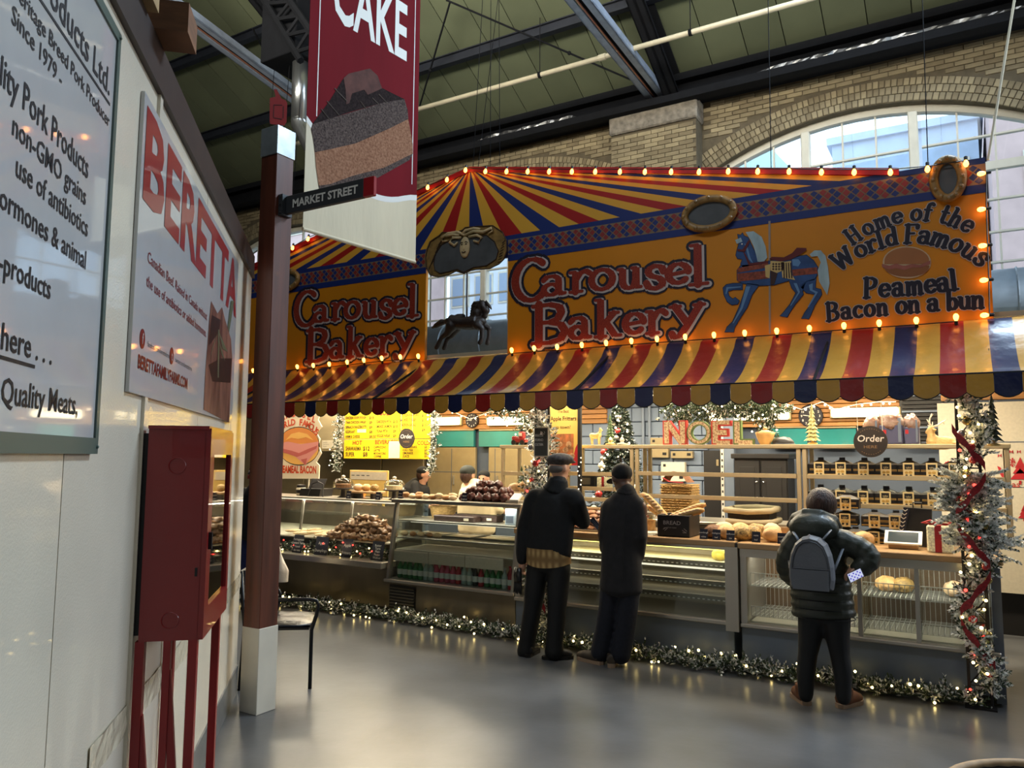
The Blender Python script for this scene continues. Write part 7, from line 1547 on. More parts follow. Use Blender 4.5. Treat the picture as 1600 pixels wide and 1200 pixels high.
def sole_(t, a, d, m_, L=.27, r=.05):
    d = V((d[0], d[1], 0)).normalized(); s = V((-d.y, d.x, 0)); b = MB(); P = [V((a.x, a.y, 0))+d*x*L+s*y*r for x, y in ((-.24, -.6), (-.3, 0), (-.24, .6), (.1, .8), (.5, .95), (.68, .5), (.72, 0), (.68, -.5), (.5, -.95), (.1, -.8))]; b.slab(P, (0, 0, 1), .028); b.build('sole', m_, t)
def Q(x, y, Y): return oy(x, y, Y)
# ---- man in the flat cap
Y = 5.92; t = thing('person', 'tall man in black jacket, flat cap and plaid shirt hem, seen from behind', 'person', (oy(848, 1030, Y).x, Y, 0))
HC_ = Q(874, 731, Y+.02); fd = V((.35, .9, -.12))
mb = MB(); head(mb, HC_, fd, 1.06); limb(mb, [HC_-U3*.06, Q(872, 760, Y)], [.062, .066]); limb(mb, [Q(866, 782, Y), Q(860, 830, Y), Q(857, 872, Y)], [.13, .13, .13], 14, .7)
for pts in ([(836, 784, 0), (819, 825, -.02), (816, 872, -.04)], [(897, 784, 0), (910, 816, .12), (905, 806, .34)]): limb(mb, [Q(x, y, Y+d) for x, y, d in pts], [.05, .042, .032], 10)
for pts in ([(842, 885), (833, 945), (824, 1010)], [(872, 885), (870, 948), (868, 1012)]): limb(mb, [Q(x, y, Y) for x, y in pts], [.085, .06, .042], 10)
hand(mb, Q(816, 874, Y-.04), (-.05, .1, -1), (1, 0, 0), .18, .5, 1); hand(mb, Q(905, 806, Y+.34), (.1, .9, .2), (-.6, 0, .7), .18, .6, -1)
organic('body', mb, SKIN, t, .010, 4); face(t, HC_, fd, 1.06)
mb = MB(); limb(mb, [Q(873, 754, Y), Q(870, 764, Y), Q(866, 778, Y), Q(862, 800, Y), Q(860, 835, Y), Q(857, 864, Y)], [.078, .10, .185, .215, .215, .212], 18, .62)
limb(mb, [Q(836, 778, Y), Q(897, 778, Y)], [.085, .085], 12); limb(mb, [Q(833, 782, Y), Q(819, 825, Y-.02), Q(815.5, 862, Y-.04), Q(816, 874, Y-.04)], [.082, .068, .058, .052], 12); limb(mb, [Q(899, 782, Y), Q(911, 815, Y+.12), Q(906, 806, Y+.32)], [.082, .068, .055], 12)
mb.v = [(x, y, max(z, Q(857, 866, Y).z)) if z < Q(857, 862, Y).z and abs(x-Q(857, 860, Y).x) < .19 else (x, y, z) for x, y, z in mb.v]
organic('jacket', mb, BLKW, t, .013, 8)
mb = MB(); mb.tube([Q(873, 747, Y), Q(871, 758, Y), Q(868, 768, Y)], [.082, .10, .12], 16, flat=.85); organic('collar', mb, BLKW, t, .012, 4)
mb = MB(); mb.smooth = True; c0, c1 = Q(857, 856, Y), Q(857, 884, Y)
mb.grid(lambda u, v: (c0.x+.204*math.cos(2*PI*u)*(1+.012*math.sin(14*PI*u)), Y+.135*math.sin(2*PI*u), c0.z-(c0.z-c1.z+.035*(max(0, -math.sin(2*PI*u)))**1.5-.03)*v), 40, 5); mb.build('shirt_hem', PLAID, t, label='plaid shirt hem below the jacket')
mb = MB(); limb(mb, [Q(857, 868, Y), Q(857, 884, Y)], [.185, .18], 16, .68)
for pts in ([(841, 885), (836, 920), (832, 950), (824, 1000), (822, 1018)], [(874, 885), (872, 920), (870, 950), (867, 1000), (866, 1018)]): limb(mb, [Q(x, y, Y) for x, y in pts], [.10, .095, .082, .074, .082], 12)
organic('trousers', mb, LEGG, t, .013, 6)
for (x, d) in ((822, (-.15, 1)), (867, (.8, .6))): a = oz(x, 1027); a.y = Y; mb = MB(); foot_(mb, a, d); organic('shoe', mb, SHOEB, t, .010, 3); sole_(t, a, d, SHOEB)
CAPG = mat('grey_tweed_cap', (72, 64, 60), .9, var=.4, vscale=40); mb = MB(); s_ = fd.cross(U3).normalized(); mb.ball(HC_+U3*.075+V(fd)*.01, (.112, .128, .055), 18, 10, rot=Matrix.Rotation(-.35, 3, 'Z')); mb.ball(HC_+U3*.05, (.092, .105, .05), 16, 8, rot=Matrix.Rotation(-.35, 3, 'Z')); mb.ball(HC_+V((fd.x, fd.y, 0)).normalized()*.115+U3*.05, (.07, .06, .014), 14, 6, rot=Matrix.Rotation(-.35, 3, 'Z')); organic('flat_cap', mb, CAPG, t, .009, 4)
mb = MB(); mb.ball(HC_-V((fd.x, fd.y, 0)).normalized()*.03-U3*.005, (.078, .078, .05), 14, 8); mb.build('hair', HAIRG, t, smooth=True)
GLOVE = mat('black_leather', (20, 18, 18), .3); p = Q(811, 896, Y-.06); g = thing('gloves', 'black leather gloves hanging from the hand of the man in the flat cap', 'gloves', p)
for k in range(2): mb = MB(); q = p+V((.025*k-.02, -.015*k, .05)); mb.tube([q, q-U3*.07, q-U3*.12], [.026, .034, .03], 10, flat=.6); [mb.tube([q+V((.012*(j-1.5), 0, -.11)), q+V((.015*(j-1.5), .005, -.17)), q+V((.018*(j-1.5), -.005*k, -.21-.012*(j % 2)))], [.011, .010, .006], 6) for j in range(4)]; mb.build('glove', GLOVE, g, smooth=True)
# ---- man in the long coat
Y = 6.02; t = thing('person', 'man in long charcoal overcoat and dark cap looking down at the counter', 'person', (oy(945, 1035, Y).x, Y, 0)); HC_ = Q(971, 748, Y+.05); fd = V((-.72, .6, -.42)).normalized()
mb = MB(); head(mb, HC_, fd, 1.02); limb(mb, [HC_+V((.02, -.02, -.05)), Q(980, 768, Y)], [.058, .062]); limb(mb, [Q(976, 790, Y), Q(972, 840, Y), Q(971, 880, Y)], [.12, .12, .12], 14, .7)
for pts in ([(947, 792, 0), (941, 836, .0), (944, 858, .08)], [(1002, 792, 0), (1005, 838, .02), (1001, 868, .08)]): limb(mb, [Q(x, y, Y+d) for x, y, d in pts], [.048, .04, .032], 10)
for pts in ([(957, 905), (948, 965), (938, 1018)], [(984, 905), (979, 965), (970, 1020)]): limb(mb, [Q(x, y, Y) for x, y in pts], [.08, .058, .042], 10)
hand(mb, Q(944, 858, Y+.08), (-.3, .9, -.1), (.4, 0, .9), .17, .6, 1); hand(mb, Q(1001, 868, Y+.08), (-.3, .8, -.3), (-.8, 0, 0), .17, .7, -1)
organic('body', mb, SKIND, t, .010, 4); face(t, HC_, fd, 1.02)
mb = MB(); limb(mb, [Q(980, 770, Y), Q(978, 778, Y), Q(974, 795, Y), Q(971, 820, Y), Q(970, 855, Y), Q(971, 890, Y), Q(970, 922, Y)], [.08, .125, .158, .170, .168, .178, .186], 18, .70)
limb(mb, [Q(955, 790, Y), Q(996, 790, Y)], [.070, .070], 12); limb(mb, [Q(953, 792, Y), Q(947, 836, Y-.02), Q(946, 858, Y+.06)], [.070, .060, .052], 12); limb(mb, [Q(997, 793, Y), Q(1000, 838, Y-.02), Q(998, 868, Y+.05)], [.070, .060, .052], 12)
organic('overcoat', mb, COATG, t, .013, 7)
mb = MB(); mb.tube([Q(980, 764, Y), Q(979, 772, Y)], [.075, .095], 16, flat=.9); organic('coat_collar', mb, COATG, t, .011, 3)
mb = MB(); a = Q(976, 800, Y-.13); mb.tube([Q(976, 798, Y-.135), Q(973, 850, Y-.142), Q(972, 905, Y-.145)], .004, 4); mb.build('back_seam', BLKW, t)
mb = MB(); limb(mb, [Q(971, 900, Y), Q(971, 915, Y)], [.15, .15], 14, .7)
for pts in ([(957, 905), (951, 950), (945, 985), (938, 1020)], [(985, 905), (981, 950), (977, 985), (970, 1022)]): limb(mb, [Q(x, y, Y) for x, y in pts], [.095, .085, .08, .085], 12)
organic('trousers', mb, DENIM, t, .013, 6)
for (x, d) in ((937, (-.95, .25)), (969, (-.3, .9))): a = oz(x, 1033); a.y = Y-.02; mb = MB(); foot_(mb, a, d, .27); organic('shoe', mb, SHOEN, t, .010, 3); sole_(t, a, d, SOLE)
mb = MB(); fh = V((fd.x, fd.y, 0)).normalized(); mb.ball(HC_+U3*.045-fd*.01, (.088, .098, .082), 18, 12, rot=Matrix.Rotation(.85, 3, 'Z')); organic('cap', mb, BLKW, t, .009, 4); mb = MB(); c = HC_+fd*.135+U3*.035; mb.ball(c, (.075, .07, .010), 14, 6, rot=Matrix.Rotation(.85, 3, 'Z') @ Matrix.Rotation(-.45, 3, 'X')); mb.build('cap_peak', BLKW, t, smooth=True)
mb = MB(); p = HC_+fd.cross(U3).normalized()*-.08; mb.tube([p+fd*.02+U3*.01, p-U3*.05-fd*.01, p-U3*.1], .003, 4); mb.build('earphone_cord', CLW, t)
p = Q(931, 822, Y+.12); g = thing('leaflet', 'dark blue folded leaflet held by the man in the long coat', 'leaflet', p); mb = MB(); mb.obox(p+V((-.05, -.02, .05)), V((.09, 0, -.10)), V((.035, .0, .03)), V((0, .006, 0))); mb.build('cover', CARD, g); mb = MB(); [mb.obox(p+V((-.04+.009*k, -.023, .048-.010*k)), V((.02, 0, .017)), V((.003, 0, -.003)), V((0, .002, 0))) for k in range(8)]; mb.build('printed_lines', SLATE, g)
# ---- woman in the green puffer
PUFF = mat('dark_green_puffer', (40, 43, 32), .5, var=.15, vscale=12, bump=.25, bscale=24, coat=.1); PACK = mat('grey_backpack_leather', (92, 94, 100), .5, var=.06, bump=.1, bscale=60); PACKD = mat('backpack_piping', (58, 60, 66), .5)
Y = 5.78; t = thing('person', 'woman in dark green hooded puffer coat, black leggings and tan boots with a backpack', 'person', (oy(1290, 1105, Y).x, Y, 0)); HC_ = Q(1284, 790, Y+.06); fd = V((-.05, .85, -.5)).normalized()
mb = MB(); head(mb, HC_, fd, 1.0); limb(mb, [HC_-U3*.05-V((0, .03, 0)), Q(1278, 835, Y)], [.052, .06]); limb(mb, [Q(1276, 850, Y), Q(1282, 900, Y), Q(1286, 940, Y)], [.11, .10, .12], 14, .7)
for pts in ([(1241, 848, 0), (1228, 880, .02), (1243, 905, .22)], [(1310, 846, 0), (1356, 868, -.02), (1341, 890, -.06)]): limb(mb, [Q(x, y, Y+d) for x, y, d in pts], [.045, .038, .03], 10)
for pts in ([(1270, 960), (1263, 1022), (1258, 1085)], [(1304, 960), (1311, 1022), (1318, 1088)]): limb(mb, [Q(x, y, Y) for x, y in pts], [.08, .055, .038], 10)
hand(mb, Q(1243, 905, Y+.22), (.2, .9, .0), (.8, 0, 0), .165, .6, 1)
hand(mb, Q(1342, 888, Y-.06), (-.8, -.12, -.42), (.25, -.3, -.9), .165, .75, -1)
organic('body', mb, SKIN, t, .009, 3); face(t, HC_, fd, 1.0)
mb = MB(); pts = []; rs = []
for k in range(19):
    u = k/18; y = 836+127*u; x = 1273+14*u; w = (.150+.045*min(1, u*3)+.022*u)*(1.0 if k % 2 else .93); pts.append(Q(x, y, Y)); rs.append(w)
mb.tube(pts, rs, 22, flat=.68); limb(mb, [Q(1244, 844, Y), Q(1306, 842, Y)], [.082, .082], 12)
def sleeve(P, r):
    q = []; rr_ = []
    for i in range(13):
        u = i/12; a = P[0]*(1-u)**2+P[1]*2*u*(1-u)*1.0+P[2]*u*u; q.append(a); rr_.append(r*(1-.28*u)*(1.04 if i % 2 else .95))
    mb.tube(q, rr_, 14)
    for k in (0, 6, 12): mb.ball(q[k], rr_[k]*.98, 10, 8)
sleeve([Q(1243, 848, Y), Q(1215, 890, Y), Q(1243, 905, Y+.2)], .088); sleeve([Q(1308, 844, Y), Q(1388, 868, Y), Q(1342, 889, Y-.05)], .088)
organic('puffer_coat', mb, PUFF, t, .010, 2)
mb = MB()
for k in range(2, 19, 2): mb.tube([pts[k]+V((rs[k]*1.01*math.cos(2*PI*j/28), rs[k]*.69*math.sin(2*PI*j/28), 0)) for j in range(28)], .004, 4, closed=True)
mb.build('quilt_seam', BLKW, t)
mb = MB(); mb.ball(Q(1271, 824, Y-.08), (.168, .10, .10), 18, 12); mb.tube([Q(1234, 824, Y+.04), Q(1243, 808, Y+.0), Q(1258, 801, Y-.06), Q(1282, 803, Y-.08), Q(1303, 812, Y-.02), Q(1312, 830, Y+.04)], [.03, .036, .034, .034, .036, .03], 10); organic('hood', mb, PUFF, t, .011, 3)
mb = MB(); mb.ball(HC_+U3*.006-fd*.014, (.106, .108, .116), 18, 12); mb.ball(HC_-U3*.06-V((0, .04, 0)), (.085, .06, .07), 14, 8); organic('hair', mb, HAIRB, t, .010, 3)
mb = MB(); limb(mb, [Q(1287, 948, Y), Q(1287, 962, Y)], [.17, .165], 14, .7)
for pts in ([(1269, 962), (1265, 1000), (1262, 1022), (1259, 1050), (1259, 1086)], [(1306, 962), (1309, 1000), (1312, 1022), (1317, 1050), (1318, 1090)]): limb(mb, [Q(x, y, Y) for x, y in pts], [.098, .078, .066, .064, .050], 12)
organic('leggings', mb, LEGG, t, .011, 4)
for (x, y, d) in ((1256, 1098, (-.5, .85)), (1320, 1104, (.45, .9))): a = oz(x, y); mb = MB(); foot_(mb, a, d, .24, .05); mb.tube([V((a.x, a.y, .05)), V((a.x, a.y, .13))], [.056, .058], 12); organic('boot', mb, BOOT, t, .009, 3); sole_(t, a, d, SOLE, .26, .054)
# backpack and phone
by = Y-.25; pc = Q(1269, 880, by); bpk = thing('backpack', 'small grey leather backpack on the woman in the green puffer coat', 'backpack', pc)
mb = MB(); s1 = .0044
prof = [(-30, -39), (-32, -25), (-32, -5), (-29, 12), (-22, 28), (-12, 37), (0, 40), (12, 37), (22, 28), (28, 12), (31, -5), (32, -25), (30, -39)]
def bprof(k, y): return [V((pc.x+x*s1*k, y, pc.z+.01+z*s1*k)) for x, z in prof]
L_ = [bprof(.90, by-.075), bprof(.99, by-.05), bprof(1.0, by), bprof(.97, by+.05)]; n = len(prof); mb.add([p for l in L_ for p in l], [(i*n+j, i*n+(j+1) % n, (i+1)*n+(j+1) % n, (i+1)*n+j) for i in range(3) for j in range(n)]+[tuple(range(n)), tuple(range(3*n, 4*n))[::-1]]); mb.build('body', PACK, bpk, smooth=False)
mb = MB(); F_ = [V((p.x, by-.078, p.z)) for p in bprof(.80, 0)]; mb.tube(F_[1:-1], .004, 5); mb.tube([V((pc.x-.118, by-.078, pc.z-.03)), V((pc.x+.118, by-.078, pc.z-.03))], .004, 5); mb.build('piping', PACKD, bpk)
mb = MB(); P2 = [V((pc.x+x, by-.072, pc.z+z)) for x, z in ((-.112, -.165), (-.115, -.035), (.115, -.035), (.112, -.165))]; mb.slab(P2, (0, -1, 0), .018); mb.build('front_pocket', PACK, bpk)
mb = MB(); mb.tube([Q(1258, 850, by-.01), Q(1259, 841, by-.02), Q(1265, 837, by-.02), Q(1271, 841, by-.02), Q(1273, 850, by-.01)], .010, 8); mb.build('carry_loop', PACK, bpk, smooth=True)
for pts in ([(1250, 849, .0), (1244, 838, .02), (1240, 832, .08)], [(1280, 850, .0), (1290, 838, .02), (1298, 829, .08)], [(1297, 905, .03), (1306, 885, .06), (1317, 858, .16)], [(1240, 905, .03), (1236, 890, .08), (1234, 876, .18)]): mb = MB(); mb.tube([Q(x, y, by+d) for x, y, d in pts], .013, 8, flat=.5); mb.build('strap', PACK, bpk, smooth=True)
SCRN = mat('phone_screen', (206, 212, 240), .2, emit=.75); SCRV = mat('phone_violet', (92, 74, 190), .2, emit=.6)
pp = [Q(x, y, Y-.17) for x, y in ((1323, 897), (1329, 911), (1351, 900), (1345, 887))]; ph = thing('phone', 'phone with a bright screen held behind by the woman in the puffer coat', 'phone', pp[0]); mb = MB(); mb.slab(pp, (0, -1, 0), .009); mb.build('case', CBOX, ph); mb = MB(); cc = sum(pp, V())/4; mb.poly([cc+(p-cc)*.92+V((0, -.0095, 0)) for p in pp]); sc_ = mb.build('screen', SCRN, ph)
mb = MB(); e1 = (pp[3]-pp[0]); e2 = (pp[1]-pp[0])
for i in range(6):
    for j in range(4): 
        if (i+j) % 2 == 0: q = pp[0]+e1*(.1+.14*i)+e2*(.14+.2*j)+V((0, -.0102, 0)); mb.poly([q, q+e2*.15, q+e2*.15+e1*.09, q+e1*.09])
mb.build('screen_icons', SCRV, sc_)
# ---- bakers and the shopper behind the post
def baker(lab, x, hy, Y, fdir, shirt, capm, sc=1.0, mask=False, lean=0, hw=.2, drop=.215):
    hc = Q(x, hy, Y); t = thing('person', lab, 'person', (hc.x, Y, 0)); sh = hc.z-drop*sc; fd = V(fdir).normalized(); L = V((lean, 0, 0)); fh = V((fd.x, fd.y, 0)).normalized(); sv = fh.cross(U3)
    mb = MB(); head(mb, hc, fd, sc); limb(mb, [hc-U3*.05, hc+L*.3-U3*.2], [.055, .062]); B = V((hc.x, Y, 0))+L
    limb(mb, [B+U3*sh, B+U3*(sh-.3), B+U3*(sh-.52)], [.12, .11, .12], 12, .7)
    for q in (-1, 1):
        S = B+sv*q*.17+U3*(sh+.0); E = S+sv*q*.07+fh*.05-U3*.27; W_ = E+fh*.2-U3*.05; limb(mb, [S, E, W_], [.048, .04, .03], 10); hand(mb, W_, fh-U3*.3, (0, 0, -1), .17, .5, q)
        limb(mb, [B+sv*q*.09+U3*(sh-.55), B+sv*q*.1+U3*(sh-.95)*.5, B+sv*q*.1+U3*.08], [.085, .06, .042], 10); foot_(mb, B+sv*q*.1, fh, .24)
    organic('body', mb, SKIN, t, .011, 4); face(t, hc, fd, sc)
    mb = MB(); limb(mb, [B+U3*(sh+.05)-L*.3, B+U3*(sh-.06), B+U3*(sh-.3), B+U3*(sh-.56)], [.10, hw*.95, hw, hw*.95], 16, .66)
    for q in (-1, 1): S = B+sv*q*.165+U3*(sh-.01); E = S+sv*q*.075+fh*.05-U3*.26; limb(mb, [S, E, E+fh*.12-U3*.03], [.07, .06, .052], 10)
    organic('shirt', mb, shirt, t, .013, 6)
    mb = MB(); limb(mb, [B+U3*(sh-.52), B+U3*(sh-.6)], [.16, .16], 12, .7); [limb(mb, [B+sv*q*.09+U3*(sh-.58), B+sv*q*.1+U3*.45, B+sv*q*.1+U3*.09], [.095, .075, .07], 10) for q in (-1, 1)]; organic('trousers', mb, LEGG, t, .014, 4)
    mb = MB(); mb.ball(hc+U3*.055*sc-fd*.008, V((.086, .098, .07))*sc, 16, 10); organic('cap', mb, capm, t, .010, 3); mb = MB(); mb.ball(hc-fd*.022+U3*.0, V((.078, .082, .088))*sc, 14, 10); mb.build('hair', HAIRB, t, smooth=True)
    if mask: mb = MB(); mb.ball(hc+fd*.055-U3*.045, (.055, .05, .045), 12, 8); mb.build('face_mask', FWALL, t, smooth=True)
    return t
BLKT = mat('black_tee', (20, 20, 22), .8); CREAMT = mat('cream_shirt', (232, 210, 172), .75, var=.06, bump=.3, bscale=10); CAPD = mat('dark_green_cap', (44, 48, 44), .8)
baker('baker in a black shirt and cap turned away below the menu board', 661, 742, 8.9, (.8, .5, -.2), BLKT, BLKW, 1.0, lean=-.12, hw=.24, drop=.13)
baker('baker in a cream shirt and dark cap seen from behind over the doughnuts', 731, 744, 8.1, (.05, 1, -.15), CREAMT, CAPD, 1.12, lean=.14, hw=.27, drop=.11)
baker('baker in a dark cap and face mask behind the baker in cream', 756, 748, 9.0, (.15, -1, -.1), BLKT, BLKW, .95, mask=True, drop=.19)
STRN, STRW = mat('beanie_navy', (34, 30, 46), .9), mat('beanie_white', (206, 196, 196), .9); BLUEJ = mat('blue_jeans', (26, 36, 84), .85, var=.2, vscale=30)
Y = 6.0; hc = oy(403, 748, Y); t = thing('person', 'shopper in a striped beanie and black coat mostly hidden by the timber post', 'person', (hc.x, Y, 0)); fd = V((.2, .95, 0)); mb = MB(); head(mb, hc, fd, 1.05); B = V((hc.x, Y, 0)); limb(mb, [hc-U3*.05, hc-U3*.18], [.055, .062]); limb(mb, [B+U3*1.2, B+U3*.9], [.13, .13], 12, .7)
for q in (-1, 1): limb(mb, [B+V((q*.2, 0, 1.26)), B+V((q*.26, -.02, .98)), B+V((q*.27, -.02, .72))], [.05, .04, .03], 10); hand(mb, B+V((q*.27, -.02, .72)), (0, .1, -1), (-q, 0, 0), .17, .9, q); limb(mb, [B+V((q*.09, 0, .85)), B+V((q*.1, 0, .45)), B+V((q*.1, 0, .08))], [.085, .06, .042], 10); foot_(mb, B+V((q*.1, 0, 0)), (0, 1), .25)
organic('body', mb, SKIN, t, .012, 3); face(t, hc, fd, 1.05)
mb = MB(); limb(mb, [B+U3*1.36, B+U3*1.26, B+U3*1.0, B+U3*.80], [.12, .20, .23, .235], 16, .66); [limb(mb, [B+V((q*.19, 0, 1.26)), B+V((q*.26, -.02, .98)), B+V((q*.27, -.02, .74))], [.08, .068, .056], 10) for q in (-1, 1)]; organic('coat', mb, BLKW, t, .014, 5)
mb = MB(); [limb(mb, [B+V((q*.09, 0, .86)), B+V((q*.1, 0, .45)), B+V((q*.1, 0, .09))], [.11, .085, .075], 10) for q in (-1, 1)]; organic('jeans', mb, BLUEJ, t, .013, 4)
for q in (-1, 1): sole_(t, B+V((q*.1, 0, 0)), (0, 1), SHOEB)
for k in range(9):
    z0 = hc.z+.0+.024*k; r0, r1 = (.112-.0012*k*k, .112-.0012*(k+1)**2); mb = MB(); mb.lathe([(max(.01, r0), z0-hc.z), (max(.012, r0)+.004, z0-hc.z+.012), (max(.008, r1), z0-hc.z+.0245)], hc, 20); mb.build('beanie_band', FRED if k < 2 else (STRN, STRW)[k % 2] if k < 8 else STRW, t, smooth=True)
BAGW = mat('white_plastic_bag', (206, 198, 190), .35, var=.1, vscale=8, bump=.6, bscale=14)
for (x, y0, y1, lab, w) in ((436, 866, 908, 'white plastic carrier bag hanging right beside the timber post', .13), (380, 868, 932, 'pale carrier bag glimpsed between the white wall and the post', .15)):
    p = oy(x, y0, Y-.02); q = oy(x, y1, Y-.02); h = p.z-q.z; g = thing('carrier_bag', lab, 'bag', q); mb = MB(); mb.smooth = True
    mb.grid(lambda u, v: (p.x+w*math.cos(2*PI*u)*(.25+.75*min(1, (1-v)*1.7)) *(1+.12*noise.noise((4*math.cos(2*PI*u), 4*math.sin(2*PI*u), v*3))), Y-.02+w*.6*math.sin(2*PI*u)*(.2+.8*min(1, (1-v)*1.7)), q.z+h*v), 24, 10); mb.poly([(p.x+w*math.cos(2*PI*k/24), Y-.02+w*.6*math.sin(2*PI*k/24), q.z) for k in range(24)][::-1]); mb.build('bag', BAGW, g); mb = MB(); mb.tube([p-U3*.02+V((-.03, 0, 0)), p+U3*.08, p-U3*.02+V((.03, 0, 0))], .010, 6); mb.build('handle', BAGW, g)
# ================================================================== garlands, trees and fairy lights
PINE = mat('pine_green', (58, 74, 48), .75, var=.3, vscale=20); PINEF = mat('pine_frosted', (226, 227, 222), .85); PINED = mat('pine_dark', (30, 44, 30), .8); TWIG = mat('twig', (66, 50, 38), .8)
WARM = mat('warm_fairy', (255, 222, 140), .4, emit=14.0); REDB = mat('red_fairy', (255, 60, 50), .4, emit=5.0); WFAIR = mat('white_fairy', (255, 240, 200), .4, emit=6.0)
G = random.Random(5)
def sprig(mb, p, d, L, n, nl, nw, frost, mats=(0, 1)):
    d = V(d).normalized(); a = d.orthogonal().normalized(); b_ = d.cross(a)
    mb.m = 2; mb.add([p+a*.0025, p-a*.0025, p+d*L], [(0, 1, 2)])
    for k in range(n):
        u = (k+.5)/n; ph = k*2.4+G.random(); o = a*math.cos(ph)+b_*math.sin(ph); nd = (o*.8+d*(.75+.4*u)).normalized(); l = nl*(1-.45*u)*G.uniform(.8, 1.15); q = p+d*(L*u); w = nd.cross(d).normalized()*nw
        mb.m = mats[1] if G.random() < frost else mats[0]
        mb.add([q-w*.5, q+nd*l*.5-w, q+nd*l, q+nd*l*.5+w, q+w*.5], [(0, 1, 2, 3, 4)])
_bulb = MB(); _bulb.ball((0, 0, 0), .0085, 8, 5); BMESH = {k: _bulb.mesh('bulb', m_) for k, m_ in (('w', WARM), ('r', REDB), ('f', WFAIR))}
def bulb(t, p, k='w', sc=1.0):
    o = bpy.data.objects.new('bulb', BMESH[k]); COL.objects.link(o); adopt(o, t); o.location = V(p)-ORG[t.name]; o.scale = (sc,)*3
def rnd(z0=-.3): return V((G.uniform(-1, 1), G.uniform(-1, 1), G.uniform(z0, 1)))
# along the floor
path = [oz(x, y) for x, y in ((360, 940), (440, 947), (620, 968), (800, 1000), (1000, 1032), (1250, 1072), (1400, 1090), (1530, 1106))]
for p in path: p.y = min(max(p.y, 6.30), 6.38)
t = thing('floor_garland', 'long frosted pine garland with warm lights along the foot of the counters', 'garland', path[4]); mb = MB(); tot = [0]
for a, b in zip(path, path[1:]): tot.append(tot[-1]+(b-a).length)
def on(s):
    for i in range(len(path)-1):
        if s <= tot[i+1]: return path[i]+(path[i+1]-path[i])*((s-tot[i])/(tot[i+1]-tot[i]))
    return path[-1]
for k in range(1150):
    p = on(G.uniform(0, tot[-1]))+V((0, G.uniform(-.05, .06), G.uniform(.015, .075))); d = V((G.uniform(-.9, .9), G.uniform(-.8, .5), G.uniform(-.05, 1.1))); sprig(mb, p, d, G.uniform(.06, .12), 12, .040, .0075, .42)
mb.build('foliage', [PINE, PINEF, TWIG], t, kind='stuff'); mb = MB(); mb.tube([on(tot[-1]*i/60)+V((0, .01*math.sin(i*1.7), .03+.012*math.sin(i))) for i in range(61)], .008, 5); mb.build('wire_core', PINED, t)
for k in range(78):
    s = tot[-1]*(k+.5+G.uniform(-.4, .4))/78; bulb(t, on(s)+V((0, G.choice((-.10, -.085, .0, .06)), G.choice((.02, .03, .07, .10, .13)))), 'w', G.uniform(.9, 1.35))
# wound trellis towers
BALLR = mat('red_bauble', (170, 40, 40), .2, coat=.6); BALLS = mat('silver_bauble', (178, 172, 166), .2, metal=.7); BALLG = mat('gold_bauble', (190, 160, 90), .25, metal=.7); RIBB = mat('red_check_ribbon', (150, 30, 34), .55, var=.4, vscale=60); BLKI = mat('black_iron', (24, 20, 22), .5, metal=.3)
def tower(lab, xa, xb, y, top, dens, big):
    t = thing('trellis_tower', lab, 'trellis', ((xa+xb)/2, y, 0)); 
    for x in (xa, xb): b = MB(); b.bbox((x-.010, y-.010, 0), (x+.010, y+.010, top), .003); b.build('post', BLKI, t)
    n = 9
    for k in range(n):
        z0, z1 = .15+(top-.25)*k/n, .15+(top-.25)*(k+.8)/n; b = MB(); b.cyl((xa, y, z0), (xb, y, z1), .005, n=5); b.cyl((xb, y, z0), (xa, y, z1), .005, n=5); b.cyl((xa, y, z0), (xb, y, z0), .005, n=5); b.build('rung', BLKI, t)
    b = MB(); b.box((xa-.03, y-.05, 0), (xb+.03, y+.05, .012)); b.build('foot_plate', BLKI, t)
    f = MB(); xm = (xa+xb)/2; hw = (xb-xa)/2
    for k in range(int(430*dens)):
        z = G.uniform(.12, top-.02); ph = z*7.5; x = xm+hw*1.15*math.sin(ph)+G.uniform(-.05, .05); p = V((x, y-.03+.06*math.cos(ph)+G.uniform(-.05, .02), z)); sprig(f, p, rnd(), G.uniform(.06, .12), 15, .042, .0075, .66)
    f.build('garland_foliage', [PINE, PINEF, TWIG], t, kind='stuff')
    if big:
        f = MB()
        for k in range(250):
            u = G.random(); z = 1.08+.52*u; s = G.choice((-1, 1)); p = V((xm+G.uniform(-.1, .1), y-.03, z)); d = V((s*G.uniform(.35, 1), G.uniform(-.55, .1), G.uniform(-.45, .45))); lf = .5 if s < 0 and z < 1.30 else 1.0; sprig(f, p, d, lf*G.uniform(.14, .26)*(1.1-.5*u), 36, .036, .0085, .9)
        f.build('flocked_branches', [PINE, PINEF, TWIG], t, kind='stuff')
    for k in range(5 if big else 2):
        z0 = .32+k*(top-.5)/(5 if big else 4); b = MB(); s = 1 if k % 2 else -1; n = 10
        def rb(u, v): return (xm+s*(hw+.03)*(2*u-1), y-.115-.03*math.sin(PI*u), z0+.26*u+.062*(v-.5)+.01*math.sin(u*14))
        b.grid(rb, n, 2); b.build('ribbon', RIBB, t, smooth=True)
    for k in range(20 if big else 12):
        z = .2+(top-.35)*(k+.5)/(20 if big else 12); b = MB(); r = G.uniform(.018, .032); b.ball((xm+G.uniform(-1.3, 1.3)*hw, y-.09, z), r, 12, 8); b.build('bauble', (BALLR, BALLR, BALLS, BALLG)[k % 4], t, smooth=True)
    for k in range(34 if big else 22):
        z = .08+(top-.12)*k/(34 if big else 22); bulb(t, (xm+G.uniform(-1.3, 1.3)*hw, y-.08-G.uniform(0, .05), z), G.choice('wwr'), G.uniform(1.0, 1.5))
    return t
tx0, tx1 = oy(1511, 1000, 6.38).x, oy(1545, 1000, 6.38).x
